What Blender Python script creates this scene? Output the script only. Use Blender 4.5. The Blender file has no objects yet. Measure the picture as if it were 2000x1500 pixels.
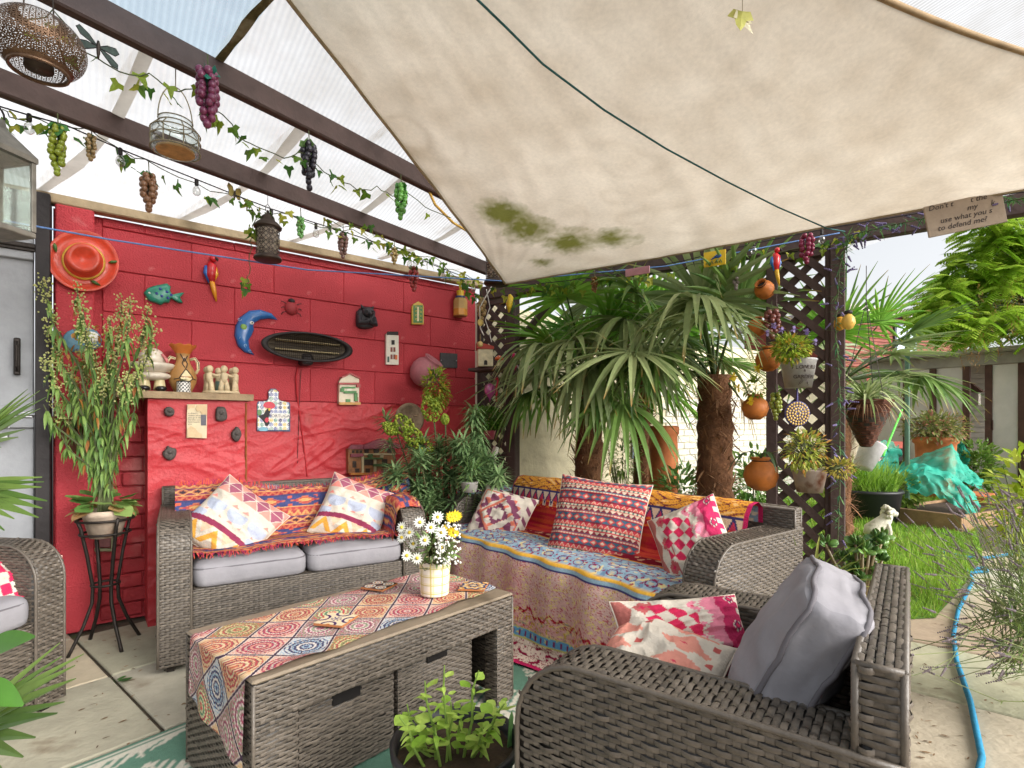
import bpy, math, random
import numpy as np
from mathutils import Vector, Matrix, noise
sc = bpy.context.scene
col = sc.collection
random.seed(7)
# ------------------------------------------------------------ camera
CAM_H = 1.05
FPX = 1040.0                      # focal length in pixels of the 2000 px wide photograph
AZ = math.radians(51.8)           # heading of the camera from +X
cam = bpy.data.cameras.new('camera')
cam.sensor_width = 36.0
cam.lens = 36.0 * FPX / 2000.0
cam.shift_y = 0.042
cam.clip_start = 0.02
cam.clip_end = 500
camo = bpy.data.objects.new('camera', cam)
col.objects.link(camo)
camo.location = (0, 0, CAM_H)
camo.rotation_euler = (math.radians(90), 0, AZ - math.radians(90))
sc.camera = camo
# ------------------------------------------------------------ world, sun, exposure
SUN_EL, SUN_AZ = math.radians(28), math.radians(-72)   # azimuth of the sun from +X
w = bpy.data.worlds.new('World'); sc.world = w; w.use_nodes = True
nt = w.node_tree; nt.nodes.clear()
sky = nt.nodes.new('ShaderNodeTexSky'); sky.sky_type = 'NISHITA'; sky.sun_disc = False
sky.sun_elevation = SUN_EL; sky.sun_rotation = math.pi / 2 - SUN_AZ
sky.dust_density = 4.0; sky.air_density = 1.0
hs = nt.nodes.new('ShaderNodeHueSaturation'); hs.inputs['Saturation'].default_value = 0.16   # overcast: the blue is gone
bg = nt.nodes.new('ShaderNodeBackground'); bg.inputs['Strength'].default_value = 0.15
wo = nt.nodes.new('ShaderNodeOutputWorld')
nt.links.new(sky.outputs[0], hs.inputs['Color']); nt.links.new(hs.outputs[0], bg.inputs[0]); nt.links.new(bg.outputs[0], wo.inputs[0])
sl = bpy.data.lights.new('sun', 'SUN'); sl.energy = 1.5; sl.angle = math.radians(45); sl.color = (1, .96, .9)
slo = bpy.data.objects.new('sun', sl); col.objects.link(slo)
sd = Vector((math.cos(SUN_EL) * math.cos(SUN_AZ), math.cos(SUN_EL) * math.sin(SUN_AZ), math.sin(SUN_EL)))
slo.rotation_euler = sd.to_track_quat('Z', 'Y').to_euler()
slo.location = (0, 0, 20)
vs = sc.view_settings
vs.view_transform = 'Standard'; vs.look = 'None'; vs.gamma = 1; vs.use_curve_mapping = False
vs.exposure = 0.96
sc.cycles.max_bounces = 10; sc.cycles.diffuse_bounces = 5; sc.cycles.transparent_max_bounces = 12
sc.cycles.use_denoising = True
# ------------------------------------------------------------ pixel -> place helpers (photograph pixels)
FW = Vector((math.cos(AZ), math.sin(AZ), 0)); RT = Vector((math.sin(AZ), -math.cos(AZ), 0))
CAMP = Vector((0, 0, CAM_H))
def ray(u, v): return FW + RT * ((u - 1000) / FPX) + Vector((0, 0, (834 - v) / FPX))
def at(u, v, t): return CAMP + ray(u, v) * t
def onz(u, v, z): return at(u, v, (z - CAM_H) * FPX / (834 - v))
def ony(u, v, y):
    r = ray(u, v); return CAMP + r * (y / r.y)
def onx(u, v, x):
    r = ray(u, v); return CAMP + r * (x / r.x)
# ------------------------------------------------------------ colour and materials
def lin1(c): return c / 12.92 if c <= .04045 else ((c + .055) / 1.055) ** 2.4
def L(r, g=None, b=None):
    if isinstance(r, str):
        r = r.lstrip('#'); r, g, b = int(r[0:2], 16), int(r[2:4], 16), int(r[4:6], 16)
    return (lin1(r / 255), lin1(g / 255), lin1(b / 255))
MATS = {}
def mat(name, c=None, rough=.6, vary=.25, scale=8, bump=0., bscale=60, metal=0., spec=.4, trans=0., attr=False, vary2=None, coat=0., detail=6):
    """Principled material: colour (or the mesh's own colour attribute), uneven by noise, with fine relief."""
    if name in MATS: return MATS[name]
    m = bpy.data.materials.new(name); m.use_nodes = True
    n = m.node_tree.nodes; k = m.node_tree.links
    p = n['Principled BSDF']; out = n['Material Output']
    p.inputs['Roughness'].default_value = rough; p.inputs['Metallic'].default_value = metal
    p.inputs['Specular IOR Level'].default_value = spec; p.inputs['Coat Weight'].default_value = coat
    tc = n.new('ShaderNodeTexCoord')
    if attr:
        a = n.new('ShaderNodeVertexColor'); a.layer_name = 'Col'; src = a.outputs[0]
    else:
        a = n.new('ShaderNodeRGB'); a.outputs[0].default_value = (*c, 1); src = a.outputs[0]
    if vary > 0:
        nz = n.new('ShaderNodeTexNoise'); nz.inputs['Scale'].default_value = scale; nz.inputs['Detail'].default_value = detail
        nz.inputs['Roughness'].default_value = .65
        k.new(tc.outputs['Object'], nz.inputs['Vector'])
        mr = n.new('ShaderNodeMapRange'); mr.inputs[1].default_value = .3; mr.inputs[2].default_value = .7
        mr.inputs[3].default_value = 1 - vary; mr.inputs[4].default_value = 1 + vary * .6
        k.new(nz.outputs[0], mr.inputs[0])
        mx = n.new('ShaderNodeMix'); mx.data_type = 'RGBA'; mx.blend_type = 'MULTIPLY'; mx.inputs[0].default_value = 1
        k.new(src, mx.inputs[6]); k.new(mr.outputs[0], mx.inputs[7]); src = mx.outputs[2]
        if vary2:
            nz2 = n.new('ShaderNodeTexNoise'); nz2.inputs['Scale'].default_value = vary2[1]; nz2.inputs['Detail'].default_value = 7
            k.new(tc.outputs['Object'], nz2.inputs['Vector'])
            r2 = n.new('ShaderNodeMapRange'); r2.inputs[1].default_value = vary2[2]; r2.inputs[2].default_value = vary2[2] + .12
            k.new(nz2.outputs[0], r2.inputs[0])
            m2 = n.new('ShaderNodeMix'); m2.data_type = 'RGBA'; m2.inputs[7].default_value = (*vary2[0], 1)
            k.new(r2.outputs[0], m2.inputs[0]); k.new(src, m2.inputs[6]); src = m2.outputs[2]
    k.new(src, p.inputs['Base Color'])
    if bump > 0:
        bz = n.new('ShaderNodeTexNoise'); bz.inputs['Scale'].default_value = bscale; bz.inputs['Detail'].default_value = 5
        k.new(tc.outputs['Object'], bz.inputs['Vector'])
        b = n.new('ShaderNodeBump'); b.inputs['Strength'].default_value = bump; b.inputs['Distance'].default_value = .01
        k.new(bz.outputs[0], b.inputs['Height']); k.new(b.outputs[0], p.inputs['Normal'])
    if trans > 0:
        t = n.new('ShaderNodeBsdfTranslucent'); k.new(src, t.inputs[0])
        ms = n.new('ShaderNodeMixShader'); ms.inputs[0].default_value = trans
        k.new(p.outputs[0], ms.inputs[1]); k.new(t.outputs[0], ms.inputs[2]); k.new(ms.outputs[0], out.inputs[0])
    MATS[name] = m
    return m
# ------------------------------------------------------------ mesh builder
class MB:
    def __init__(s): s.v = []; s.f = []; s.c = None
    def colr(s, c):
        """colour every vertex added since the last call"""
        if s.c is None: s.c = []
        s.c += [c] * (len(s.v) - len(s.c)); return s
    def quad(s, a, b, c, d):
        i = len(s.v); s.v += [tuple(a), tuple(b), tuple(c), tuple(d)]; s.f.append((i, i + 1, i + 2, i + 3)); return s
    def box(s, a, b, M=None):
        x0, y0, z0 = a; x1, y1, z1 = b; i = len(s.v)
        P = [(x0, y0, z0), (x1, y0, z0), (x1, y1, z0), (x0, y1, z0), (x0, y0, z1), (x1, y0, z1), (x1, y1, z1), (x0, y1, z1)]
        if M is not None: P = [tuple(M @ Vector(p)) for p in P]
        s.v += P
        s.f += [(i, i + 3, i + 2, i + 1), (i + 4, i + 5, i + 6, i + 7), (i, i + 1, i + 5, i + 4), (i + 1, i + 2, i + 6, i + 5), (i + 2, i + 3, i + 7, i + 6), (i + 3, i, i + 4, i + 7)]
        return s
    def bbox(s, a, b, r=.006, M=None):
        """box with chamfered edges"""
        x0, y0, z0 = a; x1, y1, z1 = b; r = min(r, (x1 - x0) * .45, (y1 - y0) * .45, (z1 - z0) * .45)
        rings = []
        for z, q in ((z0, r), (z0 + r, 0), (z1 - r, 0), (z1, r)):
            X0, X1, Y0, Y1 = x0 + q, x1 - q, y0 + q, y1 - q
            rings.append([(X0 + r, Y0, z), (X1 - r, Y0, z), (X1, Y0 + r, z), (X1, Y1 - r, z), (X1 - r, Y1, z), (X0 + r, Y1, z), (X0, Y1 - r, z), (X0, Y0 + r, z)])
        s.rings(rings, True, True, M); return s
    def rings(s, rings, cap0=True, cap1=True, M=None, closed=True):
        n = len(rings[0]); i = len(s.v)
        for r in rings:
            for p in r: s.v.append(tuple(M @ Vector(p)) if M is not None else tuple(p))
        for j in range(len(rings) - 1):
            for k in range(n if closed else n - 1):
                k2 = (k + 1) % n
                s.f.append((i + j * n + k, i + j * n + k2, i + (j + 1) * n + k2, i + (j + 1) * n + k))
        if cap0: s.f.append(tuple(i + k for k in reversed(range(n))))
        if cap1: s.f.append(tuple(i + (len(rings) - 1) * n + k for k in range(n)))
        return s
    def tube(s, pts, rad, n=8, cap=True, up=None):
        pts = [Vector(p) for p in pts]; m = len(pts)
        if not hasattr(rad, '__len__'): rad = [rad] * m
        T = []
        for i in range(m):
            d = pts[min(i + 1, m - 1)] - pts[max(i - 1, 0)]
            T.append(d.normalized() if d.length > 1e-9 else Vector((0, 0, 1)))
        a = Vector((0, 0, 1)) if abs(T[0].z) < .9 else Vector((1, 0, 0))
        U = (a - T[0] * a.dot(T[0])).normalized(); rg = []
        for i in range(m):
            U = (U - T[i] * U.dot(T[i])); U = U.normalized() if U.length > 1e-6 else Vector((1, 0, 0))
            W = T[i].cross(U)
            rg.append([pts[i] + (U * math.cos(2 * math.pi * k / n) + W * math.sin(2 * math.pi * k / n)) * rad[i] for k in range(n)])
        s.rings(rg, cap, cap); return s
    def lathe(s, prof, n=20, M=None, cap0=True, cap1=False, sx=1, sy=1):
        s.rings([[(r * math.cos(2 * math.pi * k / n) * sx, r * math.sin(2 * math.pi * k / n) * sy, z) for k in range(n)] for r, z in prof], cap0, cap1, M); return s
    def ball(s, c, r, n=8, m=6, M=None):
        if not hasattr(r, '__len__'): r = (r, r, r)
        pr = []
        for j in range(m + 1):
            a = -math.pi / 2 + math.pi * j / m; q = max(.02, math.cos(a))
            pr.append([(c[0] + r[0] * q * math.cos(2 * math.pi * k / n), c[1] + r[1] * q * math.sin(2 * math.pi * k / n), c[2] + r[2] * math.sin(a)) for k in range(n)])
        s.rings(pr, True, True, M); return s
    def prism(s, poly, z0, z1, M=None):
        """outline (x,y) extruded in z"""
        s.rings([[(x, y, z0) for x, y in poly], [(x, y, z1) for x, y in poly]], True, True, M); return s
    def dome(s, poly, z0, z1, M=None, steps=3, shrink=.35):
        """outline (x,y) swelling to a rounded front"""
        cx = sum(p[0] for p in poly) / len(poly); cy = sum(p[1] for p in poly) / len(poly); rg = [[(x, y, z0) for x, y in poly]]
        for i in range(steps + 1):
            a = i / steps * math.pi / 2; q = 1 - shrink * (1 - math.cos(a)); z = z0 + (z1 - z0) * (.35 + .65 * math.sin(a))
            rg.append([(cx + (x - cx) * q, cy + (y - cy) * q, z) for x, y in poly])
        s.rings(rg, True, True, M); return s
    def blade(s, base, d, ln, wd, up=Vector((0, 0, 1)), droop=.3, seg=3, fold=.25, tip=.05, wp=.4):
        """one leaf: a folded, tapering, drooping strip"""
        base = Vector(base); d = Vector(d).normalized(); side = d.cross(up)
        side = side.normalized() if side.length > 1e-4 else Vector((1, 0, 0))
        nrm = side.cross(d).normalized(); i = len(s.v); pos = base.copy(); dd = d.copy()
        for j in range(seg + 1):
            q = j / seg
            wj = wd * .5 * max(tip, math.sin(math.pi * min(1, (q * (1 - wp * .4) + .12) ** (.8))) if wp < 1 else (1 - q) + tip)
            s.v += [tuple(pos - side * wj + nrm * wj * fold), tuple(pos), tuple(pos + side * wj + nrm * wj * fold)]
            dd = (dd - Vector((0, 0, 1)) * droop / seg).normalized(); pos = pos + dd * (ln / seg)
        for j in range(seg):
            a = i + j * 3; s.f += [(a, a + 1, a + 4, a + 3), (a + 1, a + 2, a + 5, a + 4)]
        return s
    def build(s, name, m, parent=None, smooth=False, loc=None, rotz=0):
        me = bpy.data.meshes.new(name); me.from_pydata(s.v, [], s.f); me.update()
        if s.c is not None:
            s.colr(s.c[-1] if s.c else (1, 1, 1))
            a = me.color_attributes.new('Col', 'FLOAT_COLOR', 'POINT')
            arr = np.ones((len(s.v), 4), dtype=np.float32); arr[:, :3] = np.array(s.c, dtype=np.float32).reshape(-1, 3)
            a.data.foreach_set('color', arr.ravel())
        if smooth: me.polygons.foreach_set('use_smooth', [True] * len(me.polygons))
        me.materials.append(m)
        o = bpy.data.objects.new(name, me); col.objects.link(o)
        if parent is not None: o.parent = parent
        if loc is not None: o.location = loc
        if rotz: o.rotation_euler = (0, 0, rotz)
        return o
def tag(o, label=None, cat=None, group=None, kind=None):
    if label: o['label'] = label
    if cat: o['category'] = cat
    if group: o['group'] = group
    if kind: o['kind'] = kind
    return o
def thing(name, label, cat, loc=(0, 0, 0), rotz=0, group=None):
    o = bpy.data.objects.new(name, None); o.empty_display_size = .05; col.objects.link(o)
    o.location = loc; o.rotation_euler = (0, 0, rotz)
    return tag(o, label, cat, group)
def copy_tree(o, parent=None):
    c = o.copy(); col.objects.link(c); c.parent = parent
    for ch in list(o.children): copy_tree(ch, c)
    return c
def R3(rx=0, ry=0, rz=0): return Matrix.Rotation(rz, 4, 'Z') @ Matrix.Rotation(ry, 4, 'Y') @ Matrix.Rotation(rx, 4, 'X')
def frame(o, X, Y, Z):
    M = Matrix.Identity(4)
    for i, a in enumerate((X, Y, Z)):
        for j in range(3): M[j][i] = a[j]
    for j in range(3): M[j][3] = o[j]
    return M
def text_mesh(txt, size, name, m, parent, M, depth=.0006, align='CENTER', shear=0):
    cu = bpy.data.curves.new('text', 'FONT'); cu.body = txt; cu.size = size; cu.extrude = depth; cu.align_x = align; cu.shear = shear; cu.resolution_u = 2
    o = bpy.data.objects.new('text', cu); col.objects.link(o)
    bpy.context.view_layer.update()
    me = bpy.data.meshes.new_from_object(o.evaluated_get(bpy.context.evaluated_depsgraph_get()))
    bpy.data.objects.remove(o); bpy.data.curves.remove(cu)
    me.transform(M); me.materials.clear(); me.materials.append(m)
    q = bpy.data.objects.new(name, me); col.objects.link(q); q.parent = parent
    return q
def circ(n, r=1, ry=None, a0=0): 
    ry = r if ry is None else ry
    return [(r * math.cos(a0 + 2 * math.pi * k / n), ry * math.sin(a0 + 2 * math.pi * k / n)) for k in range(n)]
def rnd(a, b): return random.uniform(a, b)
def shade(c, q): return (c[0] * q, c[1] * q, c[2] * q)
def mixc(a, b, q): return tuple(a[i] * (1 - q) + b[i] * q for i in range(3))
# ============================================================ SETTING
E1 = Vector((.977, .2126, 0)); E2 = Vector((-.2126, .977, 0)); ROT1 = math.atan2(.2126, .977)
def e12(a, b, z=0): return Vector((.193, 2.195, 0)) + E1 * a + E2 * b + Vector((0, 0, z))
m_joint = mat('joint_sand', L(96, 84, 70), .95, .35, 30, .6, 90, vary2=(L(70, 82, 40), 9, .56))
m_slab = mat('sandstone', L(176, 158, 132), .8, .22, 5, .35, 45, attr=True, vary2=(L(120, 104, 82), 3.2, .60))
g = MB(); g.quad((-3, -3, -.016), (14, -3, -.016), (14, 6, -.016), (-3, 6, -.016))
patio = tag(g.build('patio', m_joint), kind='structure')
LAWN = [(3.35, 1.02), (3.62, .86), (4.3, .9), (5.6, 1.02), (7.0, 1.32), (8.8, 1.6), (10.9, 1.75), (10.9, 3.74), (3.5, 3.74), (3.3, 2.4)]
rs = random.Random(3)
slabs = 0
for j in range(-6, 3):
    b0 = j * .632; b = b0
    a = -2.6 if j in (0, 1) else -2.6 + rs.uniform(-.3, .3)
    cuts = [0.0]
    x = 0.0
    while x < (9.5 if j in (-5, -4, -3, -2) else 3.4): x += rs.choice([.62, .62, .9, .62]); cuts.append(x)
    x = 0.0
    while x > -2.0: x -= rs.choice([.62, .9, .62]); cuts.insert(0, x)
    off = 0 if j >= 0 else rs.uniform(-.3, .3)
    for k in range(len(cuts) - 1):
        a0, a1 = cuts[k] + off + .006, cuts[k + 1] + off - .006
        mb = MB(); c = e12((a0 + a1) / 2, b0 + .316)
        if c.y > 3.75 or c.x > 9.6: continue
        if c.x > 3.4 and c.y > 1.25: continue
        # hidden slabs under furniture are still slabs; skip only those behind the camera
        if (c - Vector((0, 0, 0))).dot(FW) < -.2: continue
        hw, hh = (a1 - a0) / 2, .31
        mb.bbox((-hw, -hh, -.014), (hw, hh, rs.uniform(-.001, .003)), .005)
        q = rs.uniform(.86, 1.1); base = L(180 + rs.randint(-7, 7), 168 + rs.randint(-6, 6), 146 + rs.randint(-7, 7))
        mb.colr(shade(base, q))
        mb.build('paving_slab', m_slab, patio, loc=c, rotz=ROT1 + rs.uniform(-.004, .004)); slabs += 1
# lawn
m_soil = mat('soil', L(70, 56, 42), .95, .4, 14, .8, 40)
mb = MB(); i = len(LAWN); mb.v = [(x, y, .006) for x, y in LAWN]; mb.f = [tuple(range(i))]
m_turf = mat('turf', L(92, 128, 40), .9, .35, 9, .6, 80)
lawn = tag(mb.build('lawn', m_turf), kind='structure')
def in_poly(x, y, P):
    r = False; j = len(P) - 1
    for i in range(len(P)):
        if (P[i][1] > y) != (P[j][1] > y) and x < (P[j][0] - P[i][0]) * (y - P[i][1]) / (P[j][1] - P[i][1]) + P[i][0]: r = not r
        j = i
    return r
mb = MB(); rg = random.Random(5); n = 0
while n < 36000:
    x = 3.35 + 7.5 * rg.random() ** 1.6; y = rg.uniform(.85, 3.7)
    if not in_poly(x, y, LAWN): continue
    hgt = rg.uniform(.03, .085) * (1.0 + 1.1 * max(-.4, noise.noise((x * 2.6, y * 2.6, 0)))); a = rg.uniform(0, 6.28); wd = .0032 + .0009 * (x - 3); ca, sa = math.cos(a), math.sin(a)
    lx, ly = rg.uniform(-.035, .035), rg.uniform(-.035, .035)
    k = len(mb.v); mb.v += [(x - ca * wd, y - sa * wd, .004), (x + ca * wd, y + sa * wd, .004), (x + lx, y + ly, hgt)]; mb.f.append((k, k + 1, k + 2))
    q = rg.random() + .5 * noise.noise((x * 1.3, y * 1.3, 5)); mb.colr(mixc(L(96, 140, 34), L(158, 192, 72), min(1, max(0, q))) if rg.random() > .10 else mixc(L(170, 166, 96), L(140, 130, 70), rg.random())); n += 1
m_grass = mat('grass', None, .7, .15, 3, attr=True, trans=.35)
tag(mb.build('grass', m_grass), 'bright green mown grass of the back lawn', 'grass', kind='stuff')
# ---------------------------------------------------------- red wall
WY = 3.58
m_red = mat('red_paint', L(184, 56, 64), .6, .2, 1.7, .6, 120, vary2=(L(200, 112, 110), 7.5, .69), spec=.35)
m_redr = mat('red_render', L(184, 52, 58), .5, .16, 3, .4, 60, vary2=(L(150, 60, 52), 5, .66), spec=.4)
wall = thing('red_block_wall', 'red painted block wall hung with ornaments behind the small sofa', 'wall', (0, WY, 0))
X0, X1 = -.16, 2.44
mb = MB(); mb.box((X0, .012, 0), (X1, .2, 2.17)); mb.build('wall_core', m_red, wall)
CZ = [1.215 + .226 * k for k in range(5)] + [2.172]
meshes = {}
for k in range(5):
    z0, z1 = CZ[k] + .003, CZ[k + 1] - .002
    off = (.0 if k % 2 else .225) - .45; x = off
    while x < X1:
        a, b = max(x + .0003, .04), min(x + .4497, X1)
        if b - a > .04:
            key = (round(b - a, 3), round(z1 - z0, 3))
            if key not in meshes:
                q = MB(); q.bbox((0, 0, 0), (b - a, .03, z1 - z0), .0035); o = q.build('block', m_red, wall); meshes[key] = o.data
            else:
                o = bpy.data.objects.new('block', meshes[key]); col.objects.link(o); o.parent = wall
            o.location = (a, rnd(-.001, .001), z0 + rnd(-.001, .001))
        x += .45
def ridges(x, z):
    h = 0
    for s, a, t_ in ((3.4, 1.0, .5), (6.0, .8, -.6), (9.5, .5, .2)):
        p = Vector((x * s * .7 + 3.1 + s, z * s * 1.7 + t_ * x * s, s))
        w_ = noise.noise(p * .6) * .7; n_ = noise.noise(p + Vector((w_, w_, 0)))
        r = 1 - abs(n_) * (9 if n_ > 0 else 3.2)
        h += max(0, r) ** 1.3 * a * max(0, min(1, noise.noise(p * .45 + Vector((9, 4, 1))) * 3 + .7))
    return h * .0105 + noise.noise((x * 5, z * 5, 2)) * .003
def render_sheet(name, x0, x1, z0, z1, y, step=.0085):
    nx, nz = int((x1 - x0) / step) + 1, int((z1 - z0) / step) + 1; q = MB()
    for j in range(nz + 1):
        for i in range(nx + 1):
            X = x0 + (x1 - x0) * i / nx; Z = z0 + (z1 - z0) * j / nz
            q.v.append((X, y - ridges(X, Z), Z))
    for j in range(nz):
        for i in range(nx):
            a = j * (nx + 1) + i; q.f.append((a, a + 1, a + nx + 2, a + nx + 1))
    return q.build(name, m_redr, wall, smooth=True)
render_sheet('rough_render', .69, X1, .3, 1.212, -.006)
mb = MB(); mb.box((.69, -.004, 0), (X1, .012, .3)); mb.build('render_base', m_redr, wall)
# recess left of the pier: dark old brick, painted
m_redold = mat('red_old_paint', L(150, 38, 44), .7, .3, 5, .7, 40, vary2=(L(176, 104, 100), 3, .56))
for k in range(15):
    z0 = .02 + k * .079
    for i in range(3):
        a = .03 + i * .19 - (.095 if k % 2 else 0); b = a + .184; a = max(a, -.02); b = min(b, .33)
        if b - a < .03: continue
        q = MB(); q.bbox((a, -.012 + rnd(-.004, .003), z0), (b, .016, z0 + .072), .005); q.build('brick', m_redold, wall)
mb = MB(); mb.bbox((-.15, -.07, 0), (.006, .014, 2.172), .006); mb.build('pilaster', m_red, wall)
# pier under the shelf
pier = thing('red_pier', 'red rendered pier with a plank shelf on its top', 'pier', (.225, 3.37, 0))
mb = MB(); mb.box((0, .008, 0), (.468, .205, 1.2)); mb.build('pier_core', m_redr, pier)
q = MB(); nx, nz = 60, 150
for j in range(nz + 1):
    for i in range(nx + 1):
        X = .468 * i / nx; Z = 1.2 * j / nz; q.v.append((X, -ridges(X + 5, Z) * .7, Z))
for j in range(nz):
    for i in range(nx):
        a = j * (nx + 1) + i; q.f.append((a, a + 1, a + nx + 2, a + nx + 1))
q.build('pier_render', m_redr, pier, smooth=True)
m_rust = mat('rusty_bead', L(150, 84, 40), .8, .4, 30)
q = MB(); q.bbox((.464, -.012, .3), (.474, .01, 1.19), .003); q.build('corner_bead', m_rust, pier)
m_plank = mat('weathered_plank', L(160, 138, 108), .8, .3, 14, .5, 50)
q = MB()
rgs = []
for i in range(14):
    x = -.14 + .64 * i / 13
    dz = noise.noise((x * 9, 0, 3)) * .004
    rgs.append([(x, -.045 + dz, 1.2), (x, .2, 1.2), (x, .2, 1.236), (x, -.05 + dz * 1.6, 1.236 + dz * .3)])
q.rings(rgs); sh = q.build('plank_shelf', m_plank, loc=(.225, 3.37, .001))
tag(sh, 'weathered pale plank shelf on the red pier holding pottery', 'shelf')
SHELF_Z = 1.2375
# ---------------------------------------------------------- door on the left
m_grey = mat('grey_paint', L(150, 151, 154), .55, .18, 6, .25, 25, vary2=(L(196, 196, 194), 5, .66))
m_blk = mat('black_paint', L(42, 36, 36), .6, .3, 8, .3, 40)
m_iron = mat('dark_iron', L(52, 46, 42), .5, .3, 20, .3, 60, metal=.6)
m_steel = mat('steel', L(168, 168, 170), .35, .2, 20, metal=.9)
door = thing('plank_door', 'grey painted plank door with bolt beside the red wall', 'door', (-.9, 3.52, 0))
for i in range(5):
    q = MB(); q.bbox((i * .135, 0, .03), (i * .135 + .131, .035, 2.0), .004); q.build('plank', m_grey, door)
for z in (.3, 1.10, 1.92):
    q = MB(); q.bbox((.0, -.022, z - .055), (.674, -.001, z + .055), .005); q.build('rail', m_grey, door)
q = MB(); q.bbox((.50, -.032, 1.905), (.70, -.0235, 1.945), .003); q.tube([(.52, -.034, 1.925), (.68, -.034, 1.925)], .006, 8); q.build('hinge', m_iron, door)
q = MB(); q.bbox((.56, -.034, 1.095), (.67, -.0235, 1.125), .003); q.tube([(.55, -.036, 1.11), (.72, -.036, 1.11)], .007, 8); q.build('bolt', m_steel, door)
q = MB(); q.bbox((.60, -.034, 1.30), (.625, -.0235, 1.48), .004); q.tube([(.612, -.034, 1.32), (.612, -.06, 1.34), (.612, -.06, 1.44), (.612, -.034, 1.46)], .006, 8); q.build('handle', m_iron, door)
pl = thing('padlock', 'steel padlock hanging open on the bolt of grey door', 'padlock', (-.335, 3.455, .985))
q = MB(); q.bbox((-.022, -.009, 0), (.022, .009, .042), .004); q.build('lock_body', m_steel, pl)
q = MB(); q.tube([(-.014, 0, .03), (-.014, 0, .075), (-.008, 0, .092), (.004, 0, .098), (.016, 0, .09), (.021, 0, .075), (.021, 0, .06)], .0045, 8); q.build('shackle', m_steel, pl)
q = MB(); q.bbox((-.222, 3.47, 0), (-.165, 3.62, 2.2), .004); tag(q.build('door_post', m_blk), 'black painted door post between grey door and red wall', 'post')
q = MB(); q.bbox((-1.6, 3.50, 2.005), (-.225, 3.6, 2.2), .004); tag(q.build('door_lintel', m_blk), 'black painted lintel board over the grey plank door', 'lintel')
# ---------------------------------------------------------- timber pergola with plastic roof
m_tim = mat('stained_timber', L(84, 68, 64), .7, .28, 7, .45, 30, vary2=(L(66, 50, 44), 3, .6), spec=.3)
perg = thing('pergola', 'dark stained timber pergola carrying a milky plastic roof', 'pergola')
A0, A1 = Vector((-.257, 2.58, 0)), Vector((2.40, 3.32, 0)); DA = (A1 - A0).normalized(); DB = Vector((-DA.y, DA.x, 0))
def beam(p, q, w, z0, z1, name='beam', par=perg, m=m_tim):
    p, q = Vector(p), Vector(q); d = q - p; ln = d.length; mb = MB(); s = int(ln / .25) + 1; rg = []
    for i in range(s + 1):
        x = ln * i / s; e = noise.noise((p.x + x, p.y, z0)) * .004; f = noise.noise((p.x + x, p.y + 7, z0)) * .003
        rg.append([(x, -w / 2 + e, z0 + .006 + f), (x, -w / 2 + e + .006, z0 + f), (x, w / 2 + e - .006, z0 + f), (x, w / 2 + e, z0 + .006 + f), (x, w / 2 + e, z1), (x, -w / 2 + e, z1)])
    mb.rings(rg)
    return mb.build(name, m, par, loc=(p.x, p.y, 0), rotz=math.atan2(d.y, d.x))
def roofz(b): return 2.305 - .2 * b if b < 0 else 2.305 - .075 * b     # b: distance from beam A towards the wall
BT = [(0, 2.2)] + [(-.505 * k, 2.2 + .101 * k) for k in range(1, 4)]
for b, z in BT:
    p = A0 + DB * b - DA * 1.4; q = A0 + DB * b + DA * (2.72 if b == 0 else 3.05 + .16 * abs(b) / .5)
    beam(p, q, .045, z + .012, z + .1)
C0, C1 = Vector((2.585, 3.42, 0)), Vector((3.72, .15, 0))
CD = (C1 - C0).normalized()
def Cp(u):      # point of the end beam seen at photograph column u
    r = ray(u, 834); s_ = (C0.x * r.y - C0.y * r.x) / (CD.y * r.x - CD.x * r.y); return C0 + CD * s_
beam(C0 - CD * .2, C0 + CD * 4.2, .06, 2.09, 2.195)
PL0, PL1 = Cp(938), Cp(1003)
PR0, PR1 = Cp(1508), Cp(1636)
def post(p, w, h=2.09):
    q = MB(); q.bbox((-w / 2, -w / 2, 0), (w / 2, w / 2, h), .005); return q.build('post', m_tim, perg, loc=(p.x, p.y, 0), rotz=math.atan2(CD.y, CD.x))
post(PL1, .075); post(PR1, .075); post(Cp(2230), .09)
beam((-1.7, WY - .03, 0), (2.47, WY - .03, 0), .07, 2.176, 2.222, 'wall_plate', m=mat('pale_timber', L(176, 156, 124), .75, .3, 9, .4, 40))
# corner brace
q = MB(); a = PL1 + CD * .05; q.tube([(a.x, a.y, 1.72), (a.x + CD.x * .36, a.y + CD.y * .36, 2.08)], .032, 4); q.build('brace', m_tim, perg)
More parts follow.
